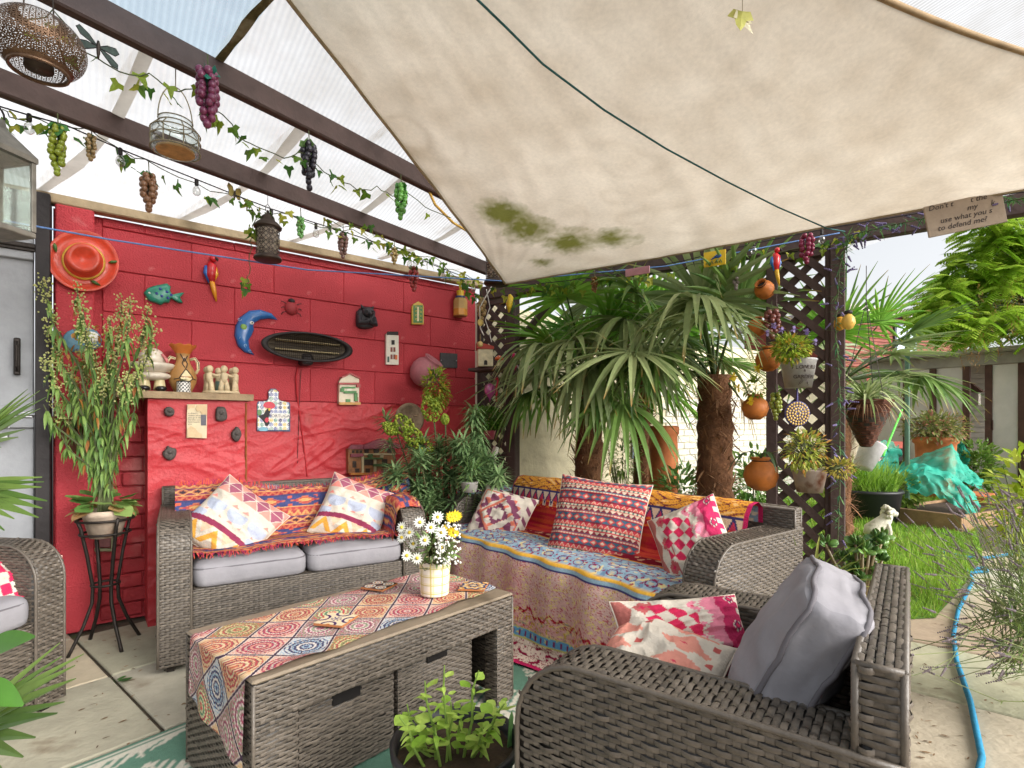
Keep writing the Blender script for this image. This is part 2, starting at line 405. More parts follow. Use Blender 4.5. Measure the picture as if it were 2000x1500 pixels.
# roof sheets: ribbed translucent plastic, one mesh per sheet
def m_poly(name, tint, clear, dirt):
    m = bpy.data.materials.new(name); m.use_nodes = True; n = m.node_tree.nodes; k = m.node_tree.links; n.clear()
    out = n.new('ShaderNodeOutputMaterial'); tc = n.new('ShaderNodeTexCoord')
    tr = n.new('ShaderNodeBsdfTranslucent'); tp = n.new('ShaderNodeBsdfTransparent'); gl = n.new('ShaderNodeBsdfGlossy'); gl.inputs['Roughness'].default_value = .2
    nz = n.new('ShaderNodeTexNoise'); nz.inputs['Scale'].default_value = 2.2; nz.inputs['Detail'].default_value = 8; nz.inputs['Roughness'].default_value = .7
    k.new(tc.outputs['Object'], nz.inputs['Vector'])
    cr = n.new('ShaderNodeValToRGB'); cr.color_ramp.elements[0].position = .36; cr.color_ramp.elements[1].position = .62
    cr.color_ramp.elements[0].color = (*dirt, 1); cr.color_ramp.elements[1].color = (*tint, 1)
    k.new(nz.outputs[0], cr.inputs[0]); k.new(cr.outputs[0], tr.inputs[0])
    wv = n.new('ShaderNodeTexWave'); wv.wave_type = 'BANDS'; wv.bands_direction = 'X'; wv.inputs['Scale'].default_value = 15; wv.inputs['Distortion'].default_value = .3
    k.new(tc.outputs['Object'], wv.inputs['Vector'])
    rr = n.new('ShaderNodeMapRange'); rr.inputs[3].default_value = clear - .16; rr.inputs[4].default_value = clear + .1; k.new(wv.outputs[0], rr.inputs[0])
    tp.inputs[0].default_value = (*[min(1, c * 1.1) for c in tint], 1)
    m1 = n.new('ShaderNodeMixShader'); k.new(rr.outputs[0], m1.inputs[0]); k.new(tr.outputs[0], m1.inputs[1]); k.new(tp.outputs[0], m1.inputs[2])
    m2 = n.new('ShaderNodeMixShader'); m2.inputs[0].default_value = .06; k.new(m1.outputs[0], m2.inputs[1]); k.new(gl.outputs[0], m2.inputs[2])
    k.new(m2.outputs[0], out.inputs[0]); return m
m_milk = m_poly('milky_plastic', (.88, .88, .88), .40, (.66, .63, .59))
m_clear = m_poly('clear_plastic', (.66, .78, .86), .60, (.48, .58, .66))
m_seam = mat('seam_tape', L(206, 200, 190), .6, .25, 5, .2, 20, trans=.7, vary2=(L(140, 122, 96), 9, .62))
m_moss = mat('moss_line', L(128, 118, 84), .95, .5, 26, .8, 60, trans=.3, vary2=(L(170, 160, 136), 14, .5))
SE = [-1.5, -.9, -.3, .3, .9, 1.5, 2.1, 2.7, 3.4, 4.1, 4.8, 5.6]
SE2 = [-1.5, -.9, -.2, .5, 1.2, 1.9, 2.6, 3.3, 4.0, 4.8, 5.6]
def roof_pt(a, b, up=0):
    p = A0 + DA * a + DB * b; s = .012 * math.sin((a * 9.8)) * (1 if b > 0 else .3)
    return Vector((p.x, p.y, roofz(b) + up - .0 + s))
def wall_b(a):   # distance from beam A to the wall along b
    p = A0 + DA * a; return max(.02, (WY + .05 - p.y) / DB.y)
for i in range(len(SE) - 1):
    for band in (0, 1, 2):
        if band == 0 and SE[i] > 2.7: continue
        S_ = SE if band == 0 else SE2
        if i >= len(S_) - 1: continue
        a0, a1 = S_[i] - .02, S_[i + 1] + .02; q = MB(); nb, na = 6, 8
        lo, hi = ((-.505, None), (-1.5, -.505), (-3.6, -1.5))[band]
        for j in range(nb + 1):
            for t in range(na + 1):
                a = a0 + (a1 - a0) * t / na; H = wall_b(a) if hi is None else hi
                b = lo + (H - lo) * j / nb
                q.v.append(tuple(roof_pt(a, b, .004 * (i % 2) + .003 * band + (.002 if i % 3 else 0))))
        for j in range(nb):
            for t in range(na):
                c = j * (na + 1) + t; q.f.append((c, c + 1, c + na + 2, c + na + 1))
        mm = m_clear if band > 0 and i in (0, 1, 2) else m_milk
        o = q.build('roof_sheet', mm, perg, smooth=True)
for i, a in enumerate(SE[1:-1]):
    for lo, hi in ((-.5, None),) if i < 6 else ((-3.6, -.51),):
        H = wall_b(a) if hi is None else hi
        if hi is None and a > 2.2: continue
        if hi == -.51 and i != 7: continue
        q = MB(); rg = []; rng = random.Random(i)
        for j in range(13):
            b = lo + (H - lo) * j / 12; w0 = .022 + .012 * noise.noise((a * 3, b * 3, 1)); cv = .05 * math.sin((b - lo) / (H - lo + 1e-6) * math.pi) * (1 if hi is None else 0)
            p0, p1 = roof_pt(a - w0 + cv, b, -.012), roof_pt(a + w0 + cv, b, -.012); rg.append([p0, p1])
        q.rings(rg, False, False, closed=False); q.build('seam_strip', m_seam, perg)
q = MB(); rg = []
for j in range(19):
    b = -1.5 + .99 * j / 18; w0 = .014 + .008 * noise.noise((3, b * 9, 1)); cv = .012 * noise.noise((7, b * 6, 2)); p0, p1 = roof_pt(.5 - w0 + cv, b, -.008), roof_pt(.5 + w0 + cv, b, -.008); rg.append([p0, p1, p1 + Vector((0, 0, .003)), p0 + Vector((0, 0, .003))])
q.rings(rg); q.build('mossy_joint', m_moss, perg)
# ---------------------------------------------------------- lattice panels
def lattice(name, label, p0, p1, z0, z1, parts=True, slat=.042, pitch=.086):
    d = p1 - p0; W = d.length; H = z1 - z0; ang = math.atan2(d.y, d.x)
    t = thing(name, label, 'trellis', (p0.x, p0.y, 0), ang)
    s2 = math.sqrt(.5)
    for fam in (0, 1):
        c = pitch * .6
        while c < (W + H):
            pts = []
            # line x + z = c  or  (W - x) + z = c
            lo = max(0, c - H); hi = min(W, c)
            if hi - lo > .02:
                if fam == 0: a, b = Vector((lo, 0, z0 + c - lo)), Vector((hi, 0, z0 + c - hi))
                else: a, b = Vector((W - lo, 0, z0 + c - lo)), Vector((W - hi, 0, z0 + c - hi))
                dd = (b - a).normalized(); nn = Vector((-dd.z, 0, dd.x)) * (slat / 2); y0, y1 = (-.012, -.001) if fam == 0 else (.001, .012)
                q = MB(); q.rings([[(p + s * nn + Vector((0, y, 0))) for s, y in ((-1, y0), (1, y0), (1, y1), (-1, y1))] for p in (a, b)])
                q.build('slat', m_tim, t)
            c += pitch * 1.414
    for x0, x1_ in ((-.02, .022), (W - .022, W + .02)):
        q = MB(); q.bbox((x0, -.02, z0 - .03), (x1_, .02, z1 + .02), .003); q.build('stile', m_tim, t)
    for z in (z0, z1):
        q = MB(); q.bbox((.023, -.019, z - .02), (W - .023, .019, z + .02), .003); q.build('rail', m_tim, t)
    return t
lattice('lattice_panel', 'dark brown lattice panel between the red wall and palms, behind little birdhouse shelf', PL0, PL1 - CD * .04, .1, 2.06)
lattice('lattice_panel', 'dark brown lattice panel hung with buckets and terracotta balls', PR0, PR1 - CD * .04, .1, 2.06)
q = MB(); q.bbox((-.03, -.03, .02), (.03, .03, 2.09), .004); q.build('post', m_tim, perg, loc=(PR0.x, PR0.y, 0), rotz=math.atan2(CD.y, CD.x))
# ---------------------------------------------------------- boundary wall, cream render then white brick
m_cream = mat('cream_render', L(214, 202, 172), .8, .16, 4, .7, 22, vary2=(L(150, 132, 100), 3.6, .64))
bw = thing('boundary_wall', 'cream rendered garden wall behind the palm trees', 'wall', (2.5, 3.76, 0))
def wall_sheet(x0, x1, z1, m, step, amp, name):
    nx, nz = int((x1 - x0) / step), int(z1 / step); q = MB()
    for j in range(nz + 1):
        for i in range(nx + 1):
            X = x0 + (x1 - x0) * i / nx; Z = z1 * j / nz; q.v.append((X, -ridges(X + 11, Z) * amp, Z))
    for j in range(nz):
        for i in range(nx):
            a = j * (nx + 1) + i; q.f.append((a, a + 1, a + nx + 2, a + nx + 1))
    return q.build(name, m, bw, smooth=True)
wall_sheet(.1, 2.6, 2.1, m_cream, .025, .9, 'rendered_face')
q = MB(); q.box((.1, .004, 0), (9.0, .2, 2.12)); q.build('wall_core', m_cream, bw)
m_wbrick = mat('white_brick', L(206, 202, 190), .8, .16, 6, .5, 40, vary2=(L(170, 160, 140), 4, .66))
shared = None; nb = 0
for k in range(27):
    for i in range(15):
        x = 2.62 + i * .232 + (.116 if k % 2 else 0)
        if shared is None:
            q = MB(); q.bbox((0, -.012, 0), (.222, .006, .067), .004); o = q.build('brick', m_wbrick, bw); shared = o.data
        else:
            o = bpy.data.objects.new('brick', shared); col.objects.link(o); o.parent = bw
        o.location = (x, rnd(-.003, .002), .02 + k * .077); nb += 1
        if nb >= 290 and k > 18: break
# ---------------------------------------------------------- shed with plastic panels at the garden end
SX = 11.0
shed = thing('garden_shed', 'lean-to shed with milky plastic panels and an open doorway at garden end', 'shed', (SX, 0, 0))
m_shw = mat('shed_timber', L(92, 66, 56), .8, .3, 6)
m_gal = mat('grey_board', L(170, 164, 154), .8, .25, 4, vary2=(L(120, 110, 98), 3, .6))
m_panel = mat('milky_panel', L(222, 216, 208), .4, .14, 2.5, trans=.12)
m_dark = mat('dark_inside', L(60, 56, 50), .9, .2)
def sy(u): 
    r = ray(u, 834); return r.y * SX / r.x
def sz(u, v):
    r = ray(u, v); return CAM_H + r.z * SX / r.x
ybeam = [sy(1700), sy(2120)]
q = MB(); q.bbox((-.05, ybeam[1], 2.02), (.04, ybeam[0], 2.2), .01); q.build('lintel', m_gal, shed)
q = MB(); q.bbox((-.3, ybeam[1], 2.2), (2.2, ybeam[0] + .05, 2.26), .01); q.build('roof', m_gal, shed)
for i, (u0, u1) in enumerate(((1702, 1770), (1772, 1822), (1824, 1885))):
    q = MB(); q.bbox((-.012, sy(u1), .45 if i else .8), (.0, sy(u0), 2.015), .002); q.build('panel', m_panel, shed)
for u in (1770.8, 1823, 1888, 1932, 1997):
    q = MB(); y = sy(u); q.bbox((-.05, y - .045, 0), (.035, y + .045, 2.015), .006); q.build('post', m_shw, shed)
q = MB(); q.bbox((-.05, sy(1885), .38), (.02, sy(1702), .46), .005); q.build('sill_rail', m_shw, shed)
q = MB(); q.bbox((-.03, sy(1885), 0), (.0, sy(1702), .379), .004); q.build('kick_board', m_shw, shed)
q = MB(); q.bbox((-.03, sy(1992), .06), (-.012, sy(1936), 2.01), .003); dp = q.build('door', m_panel, shed)
q = MB(); q.bbox((-.05, sy(1936) - .03, 1.0), (-.031, sy(1936), 1.16), .004); q.build('latch', m_shw, dp)
q = MB(); q.box((1.9, ybeam[1], 0), (1.95, ybeam[0], 2.19)); q.build('back_wall', m_wbrick, shed)
for k in range(20):
    for i in range(3):
        y = sy(1930) + .1 + i * .28
        q = MB(); q.bbox((1.878, y, .05 + k * .1), (1.899, y + .27, .14 + k * .1), .004); q.build('brick', m_wbrick, shed)
bh = thing('birdhouse', 'tiny grey birdhouse hanging in the open shed doorway', 'birdhouse', tuple(at(1899, 778, 9.2)))
q = MB(); q.bbox((-.08, -.1, -.12), (.08, .1, .1), .005); q.build('box', m_gal, bh)
q = MB(); q.prism([(-.16, .1), (.16, .1), (0, .26)], -.1, .1, Matrix.Rotation(math.pi / 2, 4, 'Z') @ Matrix.Rotation(math.pi / 2, 4, 'X')); q.build('roof', m_shw, bh)
# ---------------------------------------------------------- brick house far behind
m_brk = mat('far_brick', L(150, 72, 58), .85, .2, 3)
house = thing('brick_house', 'red tile-hung house with flat roof beyond the shed', 'house', tuple(at(1745, 834, 26) - Vector((0, 0, CAM_H))))
house.rotation_euler = (0, 0, AZ - math.pi / 2 + .35)
q = MB(); q.box((-3.5, 0, 0), (5.5, 6, 6.4)); q.build('wall', m_brk, house)
m_tile = mat('hung_tile', L(146, 84, 70), .8, .3, 2)
for k in range(16):
    q = MB(); q.bbox((-3.5, -.05, 3.9 + k * .155), (5.5, -.004, 3.9 + k * .155 + .135), .01); q.build('tile_course', m_tile, house)
q = MB(); q.bbox((-3.8, -.3, 6.4), (5.8, 6.2, 6.75), .03); q.build('roof', mat('pale_fascia', L(196, 186, 178), .7, .1), house)
q = MB(); q.bbox((-.1, -.14, 4.1), (1.5, -.052, 6.1), .02); wf = q.build('window', mat('dark_frame', L(60, 64, 70), .5, .1), house)
q = MB(); q.box((.0, -.16, 4.2), (.65, -.142, 6.0)); q.build('pane', mat('far_glass', L(160, 176, 190), .1, .05, spec=.8), wf)
q = MB(); q.box((.8, -.16, 4.2), (1.4, -.142, 6.0)); q.build('pane', MATS['far_glass'], wf)
# ---------------------------------------------------------- rug
RUG = MB(); nx, ny = 210, 160; ra0, ra1, rb0, rb1 = -.35, 1.75, -1.55, -.03
def leafpat(a, b):
    best = 0
    for (cx, cy, ang, ln) in LEAVES:
        dx, dy = a - cx, b - cy; c, s = math.cos(ang), math.sin(ang); x = dx * c + dy * s; y = -dx * s + dy * c
        if -.02 < x < ln and abs(y) < .2:
            wd = .19 * math.sin(math.pi * min(1, max(0, x / ln)) ** .8) + .01
            if abs(y) < wd:
                ph = (x - abs(y) * .9) * 26
                if abs(y) < .006 or (ph % 1) < .62: best = 1
    return best
rl = random.Random(11); LEAVES = [(rl.uniform(-.3, 1.7), rl.uniform(-1.5, -.1), rl.uniform(0, 6.28), rl.uniform(.35, .6)) for _ in range(34)]
gA, gB = L(92, 132, 112), L(206, 200, 184)
for j in range(ny + 1):
    for i in range(nx + 1):
        a = ra0 + (ra1 - ra0) * i / nx; b = rb0 + (rb1 - rb0) * j / ny
        RUG.v.append(tuple(e12(a, b, .012 + .003 * noise.noise((a * 3, b * 3, 0)))))
        e = min(a - ra0, ra1 - a, b - rb0, rb1 - b)
        if e < .05: c = gB if int(e / .012) % 2 else shade(gA, .9)
        else: c = gB if leafpat(a, b) else gA
        RUG.colr(c)
for j in range(ny):
    for i in range(nx):
        a = j * (nx + 1) + i; RUG.f.append((a, a + 1, a + nx + 2, a + nx + 1))
m_rug = mat('woven_plastic', None, .75, .12, 60, .5, 240, attr=True)
tag(RUG.build('outdoor_rug', m_rug), 'green and cream palm leaf patterned outdoor rug under the table', 'rug')
# ============================================================ WOVEN FURNITURE
m_rat = mat('rattan_strand', None, .42, .22, 40, .15, 150, attr=True, spec=.5)
RC = L(97, 88, 78)
def weave(mb, P, S, T, inside=None, pu=.021, row=.0098, seed=0, flip=False):
    """plain weave of flat strands over the surface P(s,t) -> (point, normal); rows run along s"""
    rr = random.Random(seed); nj = max(1, int(T / row)); row = T / nj; nk = max(2, int(S / pu)); pu = S / nk
    for j in range(nj):
        tc = (j + .5 + rr.uniform(-.07, .07)) * row; hw = row * rr.uniform(.39, .44); cj = rr.uniform(.72, 1.12)
        for k in range(nk + 1):
            s0 = k * pu
            if inside and not inside(min(S, max(0, s0)), tc): continue
            if (k + j) % 2 == 0:
                a, b = max(0, s0 - pu * .93), min(S, s0 + pu * .93); i = len(mb.v); q = cj * rr.uniform(.8, 1.2); lift = rr.uniform(.75, 1.15) if rr.random() > .02 else 1.7
                for m_ in range(5):
                    x = a + (b - a) * m_ / 4; h = (.0002, .0042, .0058, .0042, .0002)[m_] * lift
                    for sg in (-1, 0, 1):
                        p, n = P(x, tc + sg * hw); mb.v.append(tuple(p + n * (h if sg == 0 else h - .0016)))
                for m_ in range(4):
                    c = i + m_ * 3
                    for e in (0, 1): mb.f.append((c + e, c + e + 3, c + e + 4, c + e + 1) if not flip else (c + e, c + e + 1, c + e + 4, c + e + 3))
                mb.colr(shade(RC, q))
            elif 0 <= s0 <= S:
                i = len(mb.v); hv = min(pu * .27, .008); q = rr.uniform(.8, 1.2)
                for m_ in range(3):
                    t = j * row + row * m_ / 2; h = (.0008, .003, .0008)[m_]
                    for sg in (-1, 1):
                        p, n = P(min(S, max(0, s0 + sg * hv)), t); mb.v.append(tuple(p + n * h))
                for m_ in range(2):
                    c = i + m_ * 2; mb.f.append((c, c + 1, c + 3, c + 2))
                mb.colr(shade(RC, q))
def plane(o, U, V, N):
    o, U, V, N = Vector(o), Vector(U), Vector(V), Vector(N)
    return lambda s, t: (o + U * s + V * t, N)
DK = L(26, 22, 19)
def wbox(mb, a, b, faces, seed=0, skip=None, **kw):
    """dark core box with woven faces"""
    x0, y0, z0 = a; x1, y1, z1 = b; mb.box(a, b); mb.colr(DK)
    F = {'-y': (plane((x0, y0, z0), (1, 0, 0), (0, 0, 1), (0, -1, 0)), x1 - x0, z1 - z0), '+y': (plane((x1, y1, z0), (-1, 0, 0), (0, 0, 1), (0, 1, 0)), x1 - x0, z1 - z0),
         '-x': (plane((x0, y1, z0), (0, -1, 0), (0, 0, 1), (-1, 0, 0)), y1 - y0, z1 - z0), '+x': (plane((x1, y0, z0), (0, 1, 0), (0, 0, 1), (1, 0, 0)), y1 - y0, z1 - z0),
         '+z': (plane((x0, y0, z1), (1, 0, 0), (0, 1, 0), (0, 0, 1)), x1 - x0, y1 - y0)}
    for i, f in enumerate(faces): P, S, T = F[f]; weave(mb, P, S, T, (skip if f == faces[0] else None), seed=seed + i, **kw)
def seat(name, label, cat, W, D, loc, rot, arm=.12, H=.64, HB=.735, r=.13, base=.345, ncush=2, cush=True, group=None, back_out=True):
    t = thing(name, label, cat, loc, rot, group)
    def top(y): return H if y > r else H - r + math.sqrt(max(0, r * r - (r - y) ** 2))
    path = [(0, .035)] + [(0, .035 + (H - r - .035) * k / 6) for k in range(1, 7)] + [(r - r * math.cos(a), H - r + r * math.sin(a)) for a in [math.pi / 2 * k / 7 for k in range(1, 8)]] + [(r + (D - r) * k / 8, H) for k in range(1, 9)]
    cum = [0]
    for i in range(1, len(path)): cum.append(cum[-1] + math.hypot(path[i][0] - path[i - 1][0], path[i][1] - path[i - 1][1]))
    def on(tt):
        i = 0
        while i < len(path) - 2 and cum[i + 1] < tt: i += 1
        q = (tt - cum[i]) / max(1e-9, cum[i + 1] - cum[i]); y = path[i][0] + (path[i + 1][0] - path[i][0]) * q; z = path[i][1] + (path[i + 1][1] - path[i][1]) * q
        dy, dz = path[i + 1][0] - path[i][0], path[i + 1][1] - path[i][1]; l = math.hypot(dy, dz); return y, z, -dz / l, dy / l
    for ai, x0 in enumerate((0, W - arm)):
        mb = MB(); x1 = x0 + arm; prof = path + [(D, .035)]
        mb.rings([[(x, y, z) for y, z in prof] for x in (x0, x1)]); mb.colr(DK)
        for X, nx in ((x0, -1), (x1, 1)):
            weave(mb, plane((X, 0, .035), (0, 1, 0), (0, 0, 1), (nx, 0, 0)), D, H - .035, lambda s, z: z + .035 < top(s) - .004 and s > .0, seed=ai * 7 + nx + int(W * 50))
        def PB(s, tt, x0=x0):
            y, z, ny, nz = on(min(max(tt, 0), cum[-1])); return Vector((x0 + s, y, z)), Vector((0, ny, nz))
        weave(mb, PB, arm, cum[-1], seed=ai + 31, pu=.0165, row=.0115)
        # wrapped edge strands
        for X in (x0, x1):
            mb.tube([(X, y, z) for y, z in path], .0055, 6); mb.colr(shade(RC, .95))
        mb.build('arm', m_rat, t, smooth=True)
    mb = MB(); wbox(mb, (arm, .012, .05), (W - arm, D - .07, base), ('-y', '+z'), seed=3); mb.build('seat_base', m_rat, t, smooth=True)
    mb = MB(); tb = .052
    wbox(mb, (0.006 if HB > H else arm, D - tb, .05), (W - .006, D - .002, HB), ('-y', '+y', '+z', '-x', '+x'), seed=9)
    for y in (D - tb, D - .002): mb.tube([(.006, y, HB), (W - .006, y, HB)], .005, 6); mb.colr(RC)
    for x in (.006, W - .006):
        for y in (D - tb, D - .002): mb.tube([(x, y, H - .05), (x, y, HB)], .005, 6); mb.colr(RC)
        mb.tube([(x, D - tb, HB), (x, D - .002, HB)], .005, 6); mb.colr(RC)
    mb.build('backrest', m_rat, t, smooth=True)
    for x in (.03, W - .06):
        for y in (.03, D - .06):
            mb = MB(); mb.box((x, y, 0), (x + .03, y + .03, .036)); mb.build('foot', m_iron, t)
    if cush:
        wc = (W - 2 * arm) / ncush
        for i in range(ncush):
            mb = MB(); box_cushion(mb, wc - .008, D - tb - .01, .105, seed=i + 4)
            o = mb.build('seat_cushion', m_gcloth, t, smooth=True, loc=(arm + wc * (i + .5), (D - tb) / 2 - .006, base + .054))
            q = MB(); hw, hd = (wc - .008) / 2 * .985, (D - tb - .01) / 2 * .985
            pts = rrect(hw, hd, .05); q.tube([(x, y, .030) for x, y in pts] + [(pts[0][0], pts[0][1], .030)], .0042, 6); q.build('piping', m_gpipe, o, smooth=True)
    return t
def rrect(hw, hd, r, n=5):
    P = []
    for cx, cy, a0 in ((hw - r, hd - r, 0), (-hw + r, hd - r, 90), (-hw + r, -hd + r, 180), (hw - r, -hd + r, 270)):
        for k in range(n + 1): a = math.radians(a0 + 90 * k / n); P.append((cx + r * math.cos(a), cy + r * math.sin(a)))
    return P
def box_cushion(mb, w, d, h, seed=0, n=34, puff=.18, M=None, wr=1.0):
    """puffy box cushion, faces wrinkled, centred at the origin"""
    rg = []
    prof = [(-.5, .86), (-.5, .94), (-.42, .985), (-.25, 1.0), (0, 1.005), (.22, 1.0), (.34, .985), (.44, .955), (.5, .90)]
    def ring(z, q):
        P = rrect(w / 2 * q, d / 2 * q, min(w, d) * .11, 9); out = []
        for i, (x, y) in enumerate(P):
            e = noise.noise((x * 9 + seed, y * 9, z * 60)) * .004 * wr
            out.append((x + e, y + e, z))
        # resample the straight sides
        res = []
        for i in range(len(out)):
            a, b = Vector(out[i]), Vector(out[(i + 1) % len(out)]); k = max(1, int((b - a).length / .03))
            for j in range(k): res.append(a.lerp(b, j / k))
        return res
    base = ring(0, 1.0); N = len(base)
    for zq, q in prof:
        r = []
        for p in base:
            e = noise.noise((p.x * 12 + seed, p.y * 12, zq * 7)) * .003 * wr
            r.append(Vector((p.x * q + e, p.y * q + e, zq * h)))
        rg.append(r)
    for q in (.75, .5, .25, .08):
        rg.append([Vector((p.x * q * .9, p.y * q * .9, h * .5 + h * puff * (1 - q * q) + .006 * wr * noise.noise((p.x * q * 7 + seed, p.y * q * 7, 3)))) for p in base])
    mb.rings(rg, True, True, M)
m_gcloth = mat('grey_cloth', L(146, 143, 147), .85, .16, 5, .5, 16, spec=.2, vary2=(L(128, 125, 128), 2.5, .6))
m_gpipe = mat('grey_piping', L(104, 100, 104), .85, .1)
sofa_l = seat('rattan_sofa', 'two-seat grey brown woven sofa against the red wall', 'sofa', 1.2, .67, (.213, 2.668, 0), math.radians(-6))
sofa_r = seat('rattan_sofa', 'three-seat woven sofa under a bright quilt in front of the palms', 'sofa', 1.82, .62, (1.68, 2.80, 0), math.radians(-91.5), ncush=3, HB=.72)
chair_r = seat('rattan_armchair', 'woven armchair holding a slumped grey back cushion', 'armchair', .60, .57, (1.188, .912, 0), math.radians(195), arm=.105, H=.642, HB=.755, ncush=1)
chair_l = seat('rattan_armchair', 'woven armchair standing in front of the grey plank door', 'armchair', .62, .60, (-.085 - .62 * .72, 2.625 - .62 * .69, 0), math.radians(44), arm=.105, H=.62, HB=.72, ncush=1)
# ---------------------------------------------------------- coffee table and stools
TA = math.atan2(.16, .942); TL, TW, TH = .955, .49, .42
TO = Vector((.312, 1.432, 0))
table = thing('coffee_table', 'long woven coffee table with stools tucked underneath', 'table', TO, TA)
m_top = mat('weathered_top', L(132, 118, 100), .55, .25, 9, .2, 30, vary2=(L(96, 84, 68), 4, .56))
mb = MB(); wbox(mb, (0, 0, .305), (TL, TW, TH - .012), ('-y', '+y', '-x', '+x'), seed=2)
for x in (0, TL):
    for y in (0, TW): mb.tube([(x, y, .03), (x, y, TH - .014)], .005, 6); mb.colr(RC)
mb.build('apron', m_rat, table, smooth=True)
mb = MB(); wbox(mb, (0, 0, .02), (.115, TW, .304), ('-y', '-x', '+x'), seed=5); mb.build('end_panel', m_rat, table, smooth=True)
mb = MB(); wbox(mb, (TL - .085, 0, .02), (TL, .06, .304), ('-y', '-x', '+x'), seed=6); mb.build('leg', m_rat, table, smooth=True)
mb = MB(); wbox(mb, (TL - .085, TW - .06, .02), (TL, TW, .304), ('-y', '-x', '+x'), seed=8); mb.build('leg', m_rat, table, smooth=True)
mb = MB(); mb.box((TL - .03, .06, .03), (TL - .012, TW - .06, .304)); mb.colr(DK)
weave(mb, plane((TL - .031, TW - .06, .03), (0, -1, 0), (0, 0, 1), (-1, 0, 0)), TW - .12, .27, seed=4); mb.build('end_panel', m_rat, table, smooth=True)
mb = MB(); mb.bbox((-.004, -.004, TH - .0115), (TL + .004, TW + .004, TH), .005); mb.build('table_top', m_top, table)
for i, x in enumerate((.135, .50)):
    st = thing('rattan_stool', ['woven cube stool with hand hole under the table end with hanging runner', 'woven cube stool with hand hole under the table end beside the quilted sofa'][i], 'stool', TO + Matrix.Rotation(TA, 3, 'Z') @ Vector((x, .078 + .02 * i, 0)), TA, 'stools under the table')
    w_ = .335
    def hole(s, z): return not (.125 < s < .205 and .215 < z < .262)
    mb = MB(); wbox(mb, (0, 0, .022), (w_, .36, .297), ('-y', '-x', '+x'), seed=20 + i, skip=hole); mb.build('stool_body', m_rat, st, smooth=True)
    mb = MB(); mb.bbox((.118, -.0068, .232), (.212, .001, .288), .003); mb.build('hand_hole_shade', mat('hole_shade', L(20, 16, 14), .9, 0), st)  # dark plate on the weave paints the shade inside the hand hole
    for x2 in (.02, w_ - .045):
        for y2 in (.02, .31): q = MB(); q.box((x2, y2, .0145), (x2 + .025, y2 + .025, .0215)); q.build('foot', m_iron, st)
# ============================================================ TEXTILES
m_tex = mat('printed_cloth', None, .9, .10, 30, .35, 130, attr=True, spec=.15)
m_thr = mat('woven_throw', None, .95, .16, 60, .6, 160, attr=True, spec=.1)
def tri(x): x = x % 1; return 2 * min(x, 1 - x)
def step(x, n): return math.floor(x * n) / n
def hsh(a, b=0): return (math.sin(a * 127.1 + b * 311.7) * 43758.5453) % 1
CREAM = L(200, 190, 175)
def pat_geo(u, v):                      # left sofa cushions: mustard, maroon, grey-blue, coral
    COR, MAU, MUS, MAR, BLU = L(224, 140, 128), L(150, 84, 104), L(208, 154, 66), L(132, 52, 78), L(168, 174, 190)
    if v > .74:
        q = (v - .74) / .13; r = int(q); f = q - r; x = u * 4.5 + .5 * r; d = tri(x)
        if f < .06 or abs(d - f) < .07: return CREAM
        return (COR if d > f else MAU) if r == 0 else (MAU if d > f else COR)
    arc = .27 + .05 * math.cos((u - .5) * 3.3)
    if v > arc + .045:
        q = (v - .36)
        for cx, cy in ((.2, .56), (.52, .56), (.84, .56), (.05, .38), (.95, .38)):
            dx, dy = (u - cx) / .14, (v - cy) / .11
            if dx * dx + dy * dy < 1 and dy < .35: return BLU
        for row in (.63, .42):
            f = (v - row) / .07
            if 0 < f < 1 and tri(u * 6 + (.5 if row < .5 else 0)) > f + .35 and int(u * 6) % 3 != 1: return COR
        return CREAM
    if v > arc - .03: return MAR
    if v > .05:
        d = tri(u * 3.2); f = v / .22
        if abs(d - f) < .26: return MUS
        if abs(d - f) > .7: return L(230, 178, 150)
        return CREAM
    return CREAM
def pat_ikat(u, v):                     # raspberry and cream ikat
    RAS, PNK, ROS, BRN = L(196, 44, 82), L(208, 124, 142), L(180, 92, 92), L(170, 100, 92)
    uu = step(u, 64); vv = step(v, 64)
    st = math.floor(tri(v * 3.0) * 6) / 6 * .09
    if u > .80 - st * .5:
        cx, cy = .90, .5
        for cy in (.2, .55, .9):
            d = abs(u - .9) * 1.5 + abs(v - cy)
            if d < .035: return RAS
            if d < .06: return L(110, 40, 80)
            if d < .085 and int((u * 60)) % 2: return CREAM
        if u > .95 and tri(v * 6) > .5: return CREAM
        return L(178, 44, 86)
    if u > .68 - st: return PNK if u > .70 - st + .02 * ((int(v * 40)) % 2) else CREAM
    if u < .10 + st * .6: return BRN if u < .08 + st * .6 else CREAM
    # centre rhombi
    a = (u - .40) * 9 + (v - .5) * 4.2; b = (u - .40) * -3.2 + (v - .5) * 7
    if abs(u - .40) < .2 and abs(v - .5) < .36:
        if (math.floor(a) + math.floor(b)) % 2 == 0 and abs(a) + abs(b) < 3.6: return RAS
    for cx, cy in ((.60, .2), (.60, .82), (.2, .16), (.2, .84), (.18, .5), (.61, .5)):
        d = abs(step(u - cx, 50)) * 1.1 + abs(step(v - cy, 44)) * .8
        if d < .025: return RAS
        if d < .085: return ROS if (cx + cy) % .3 < .15 else PNK
    if abs(u - .27) < .008 and tri(v * 4) > .4: return ROS
    return CREAM
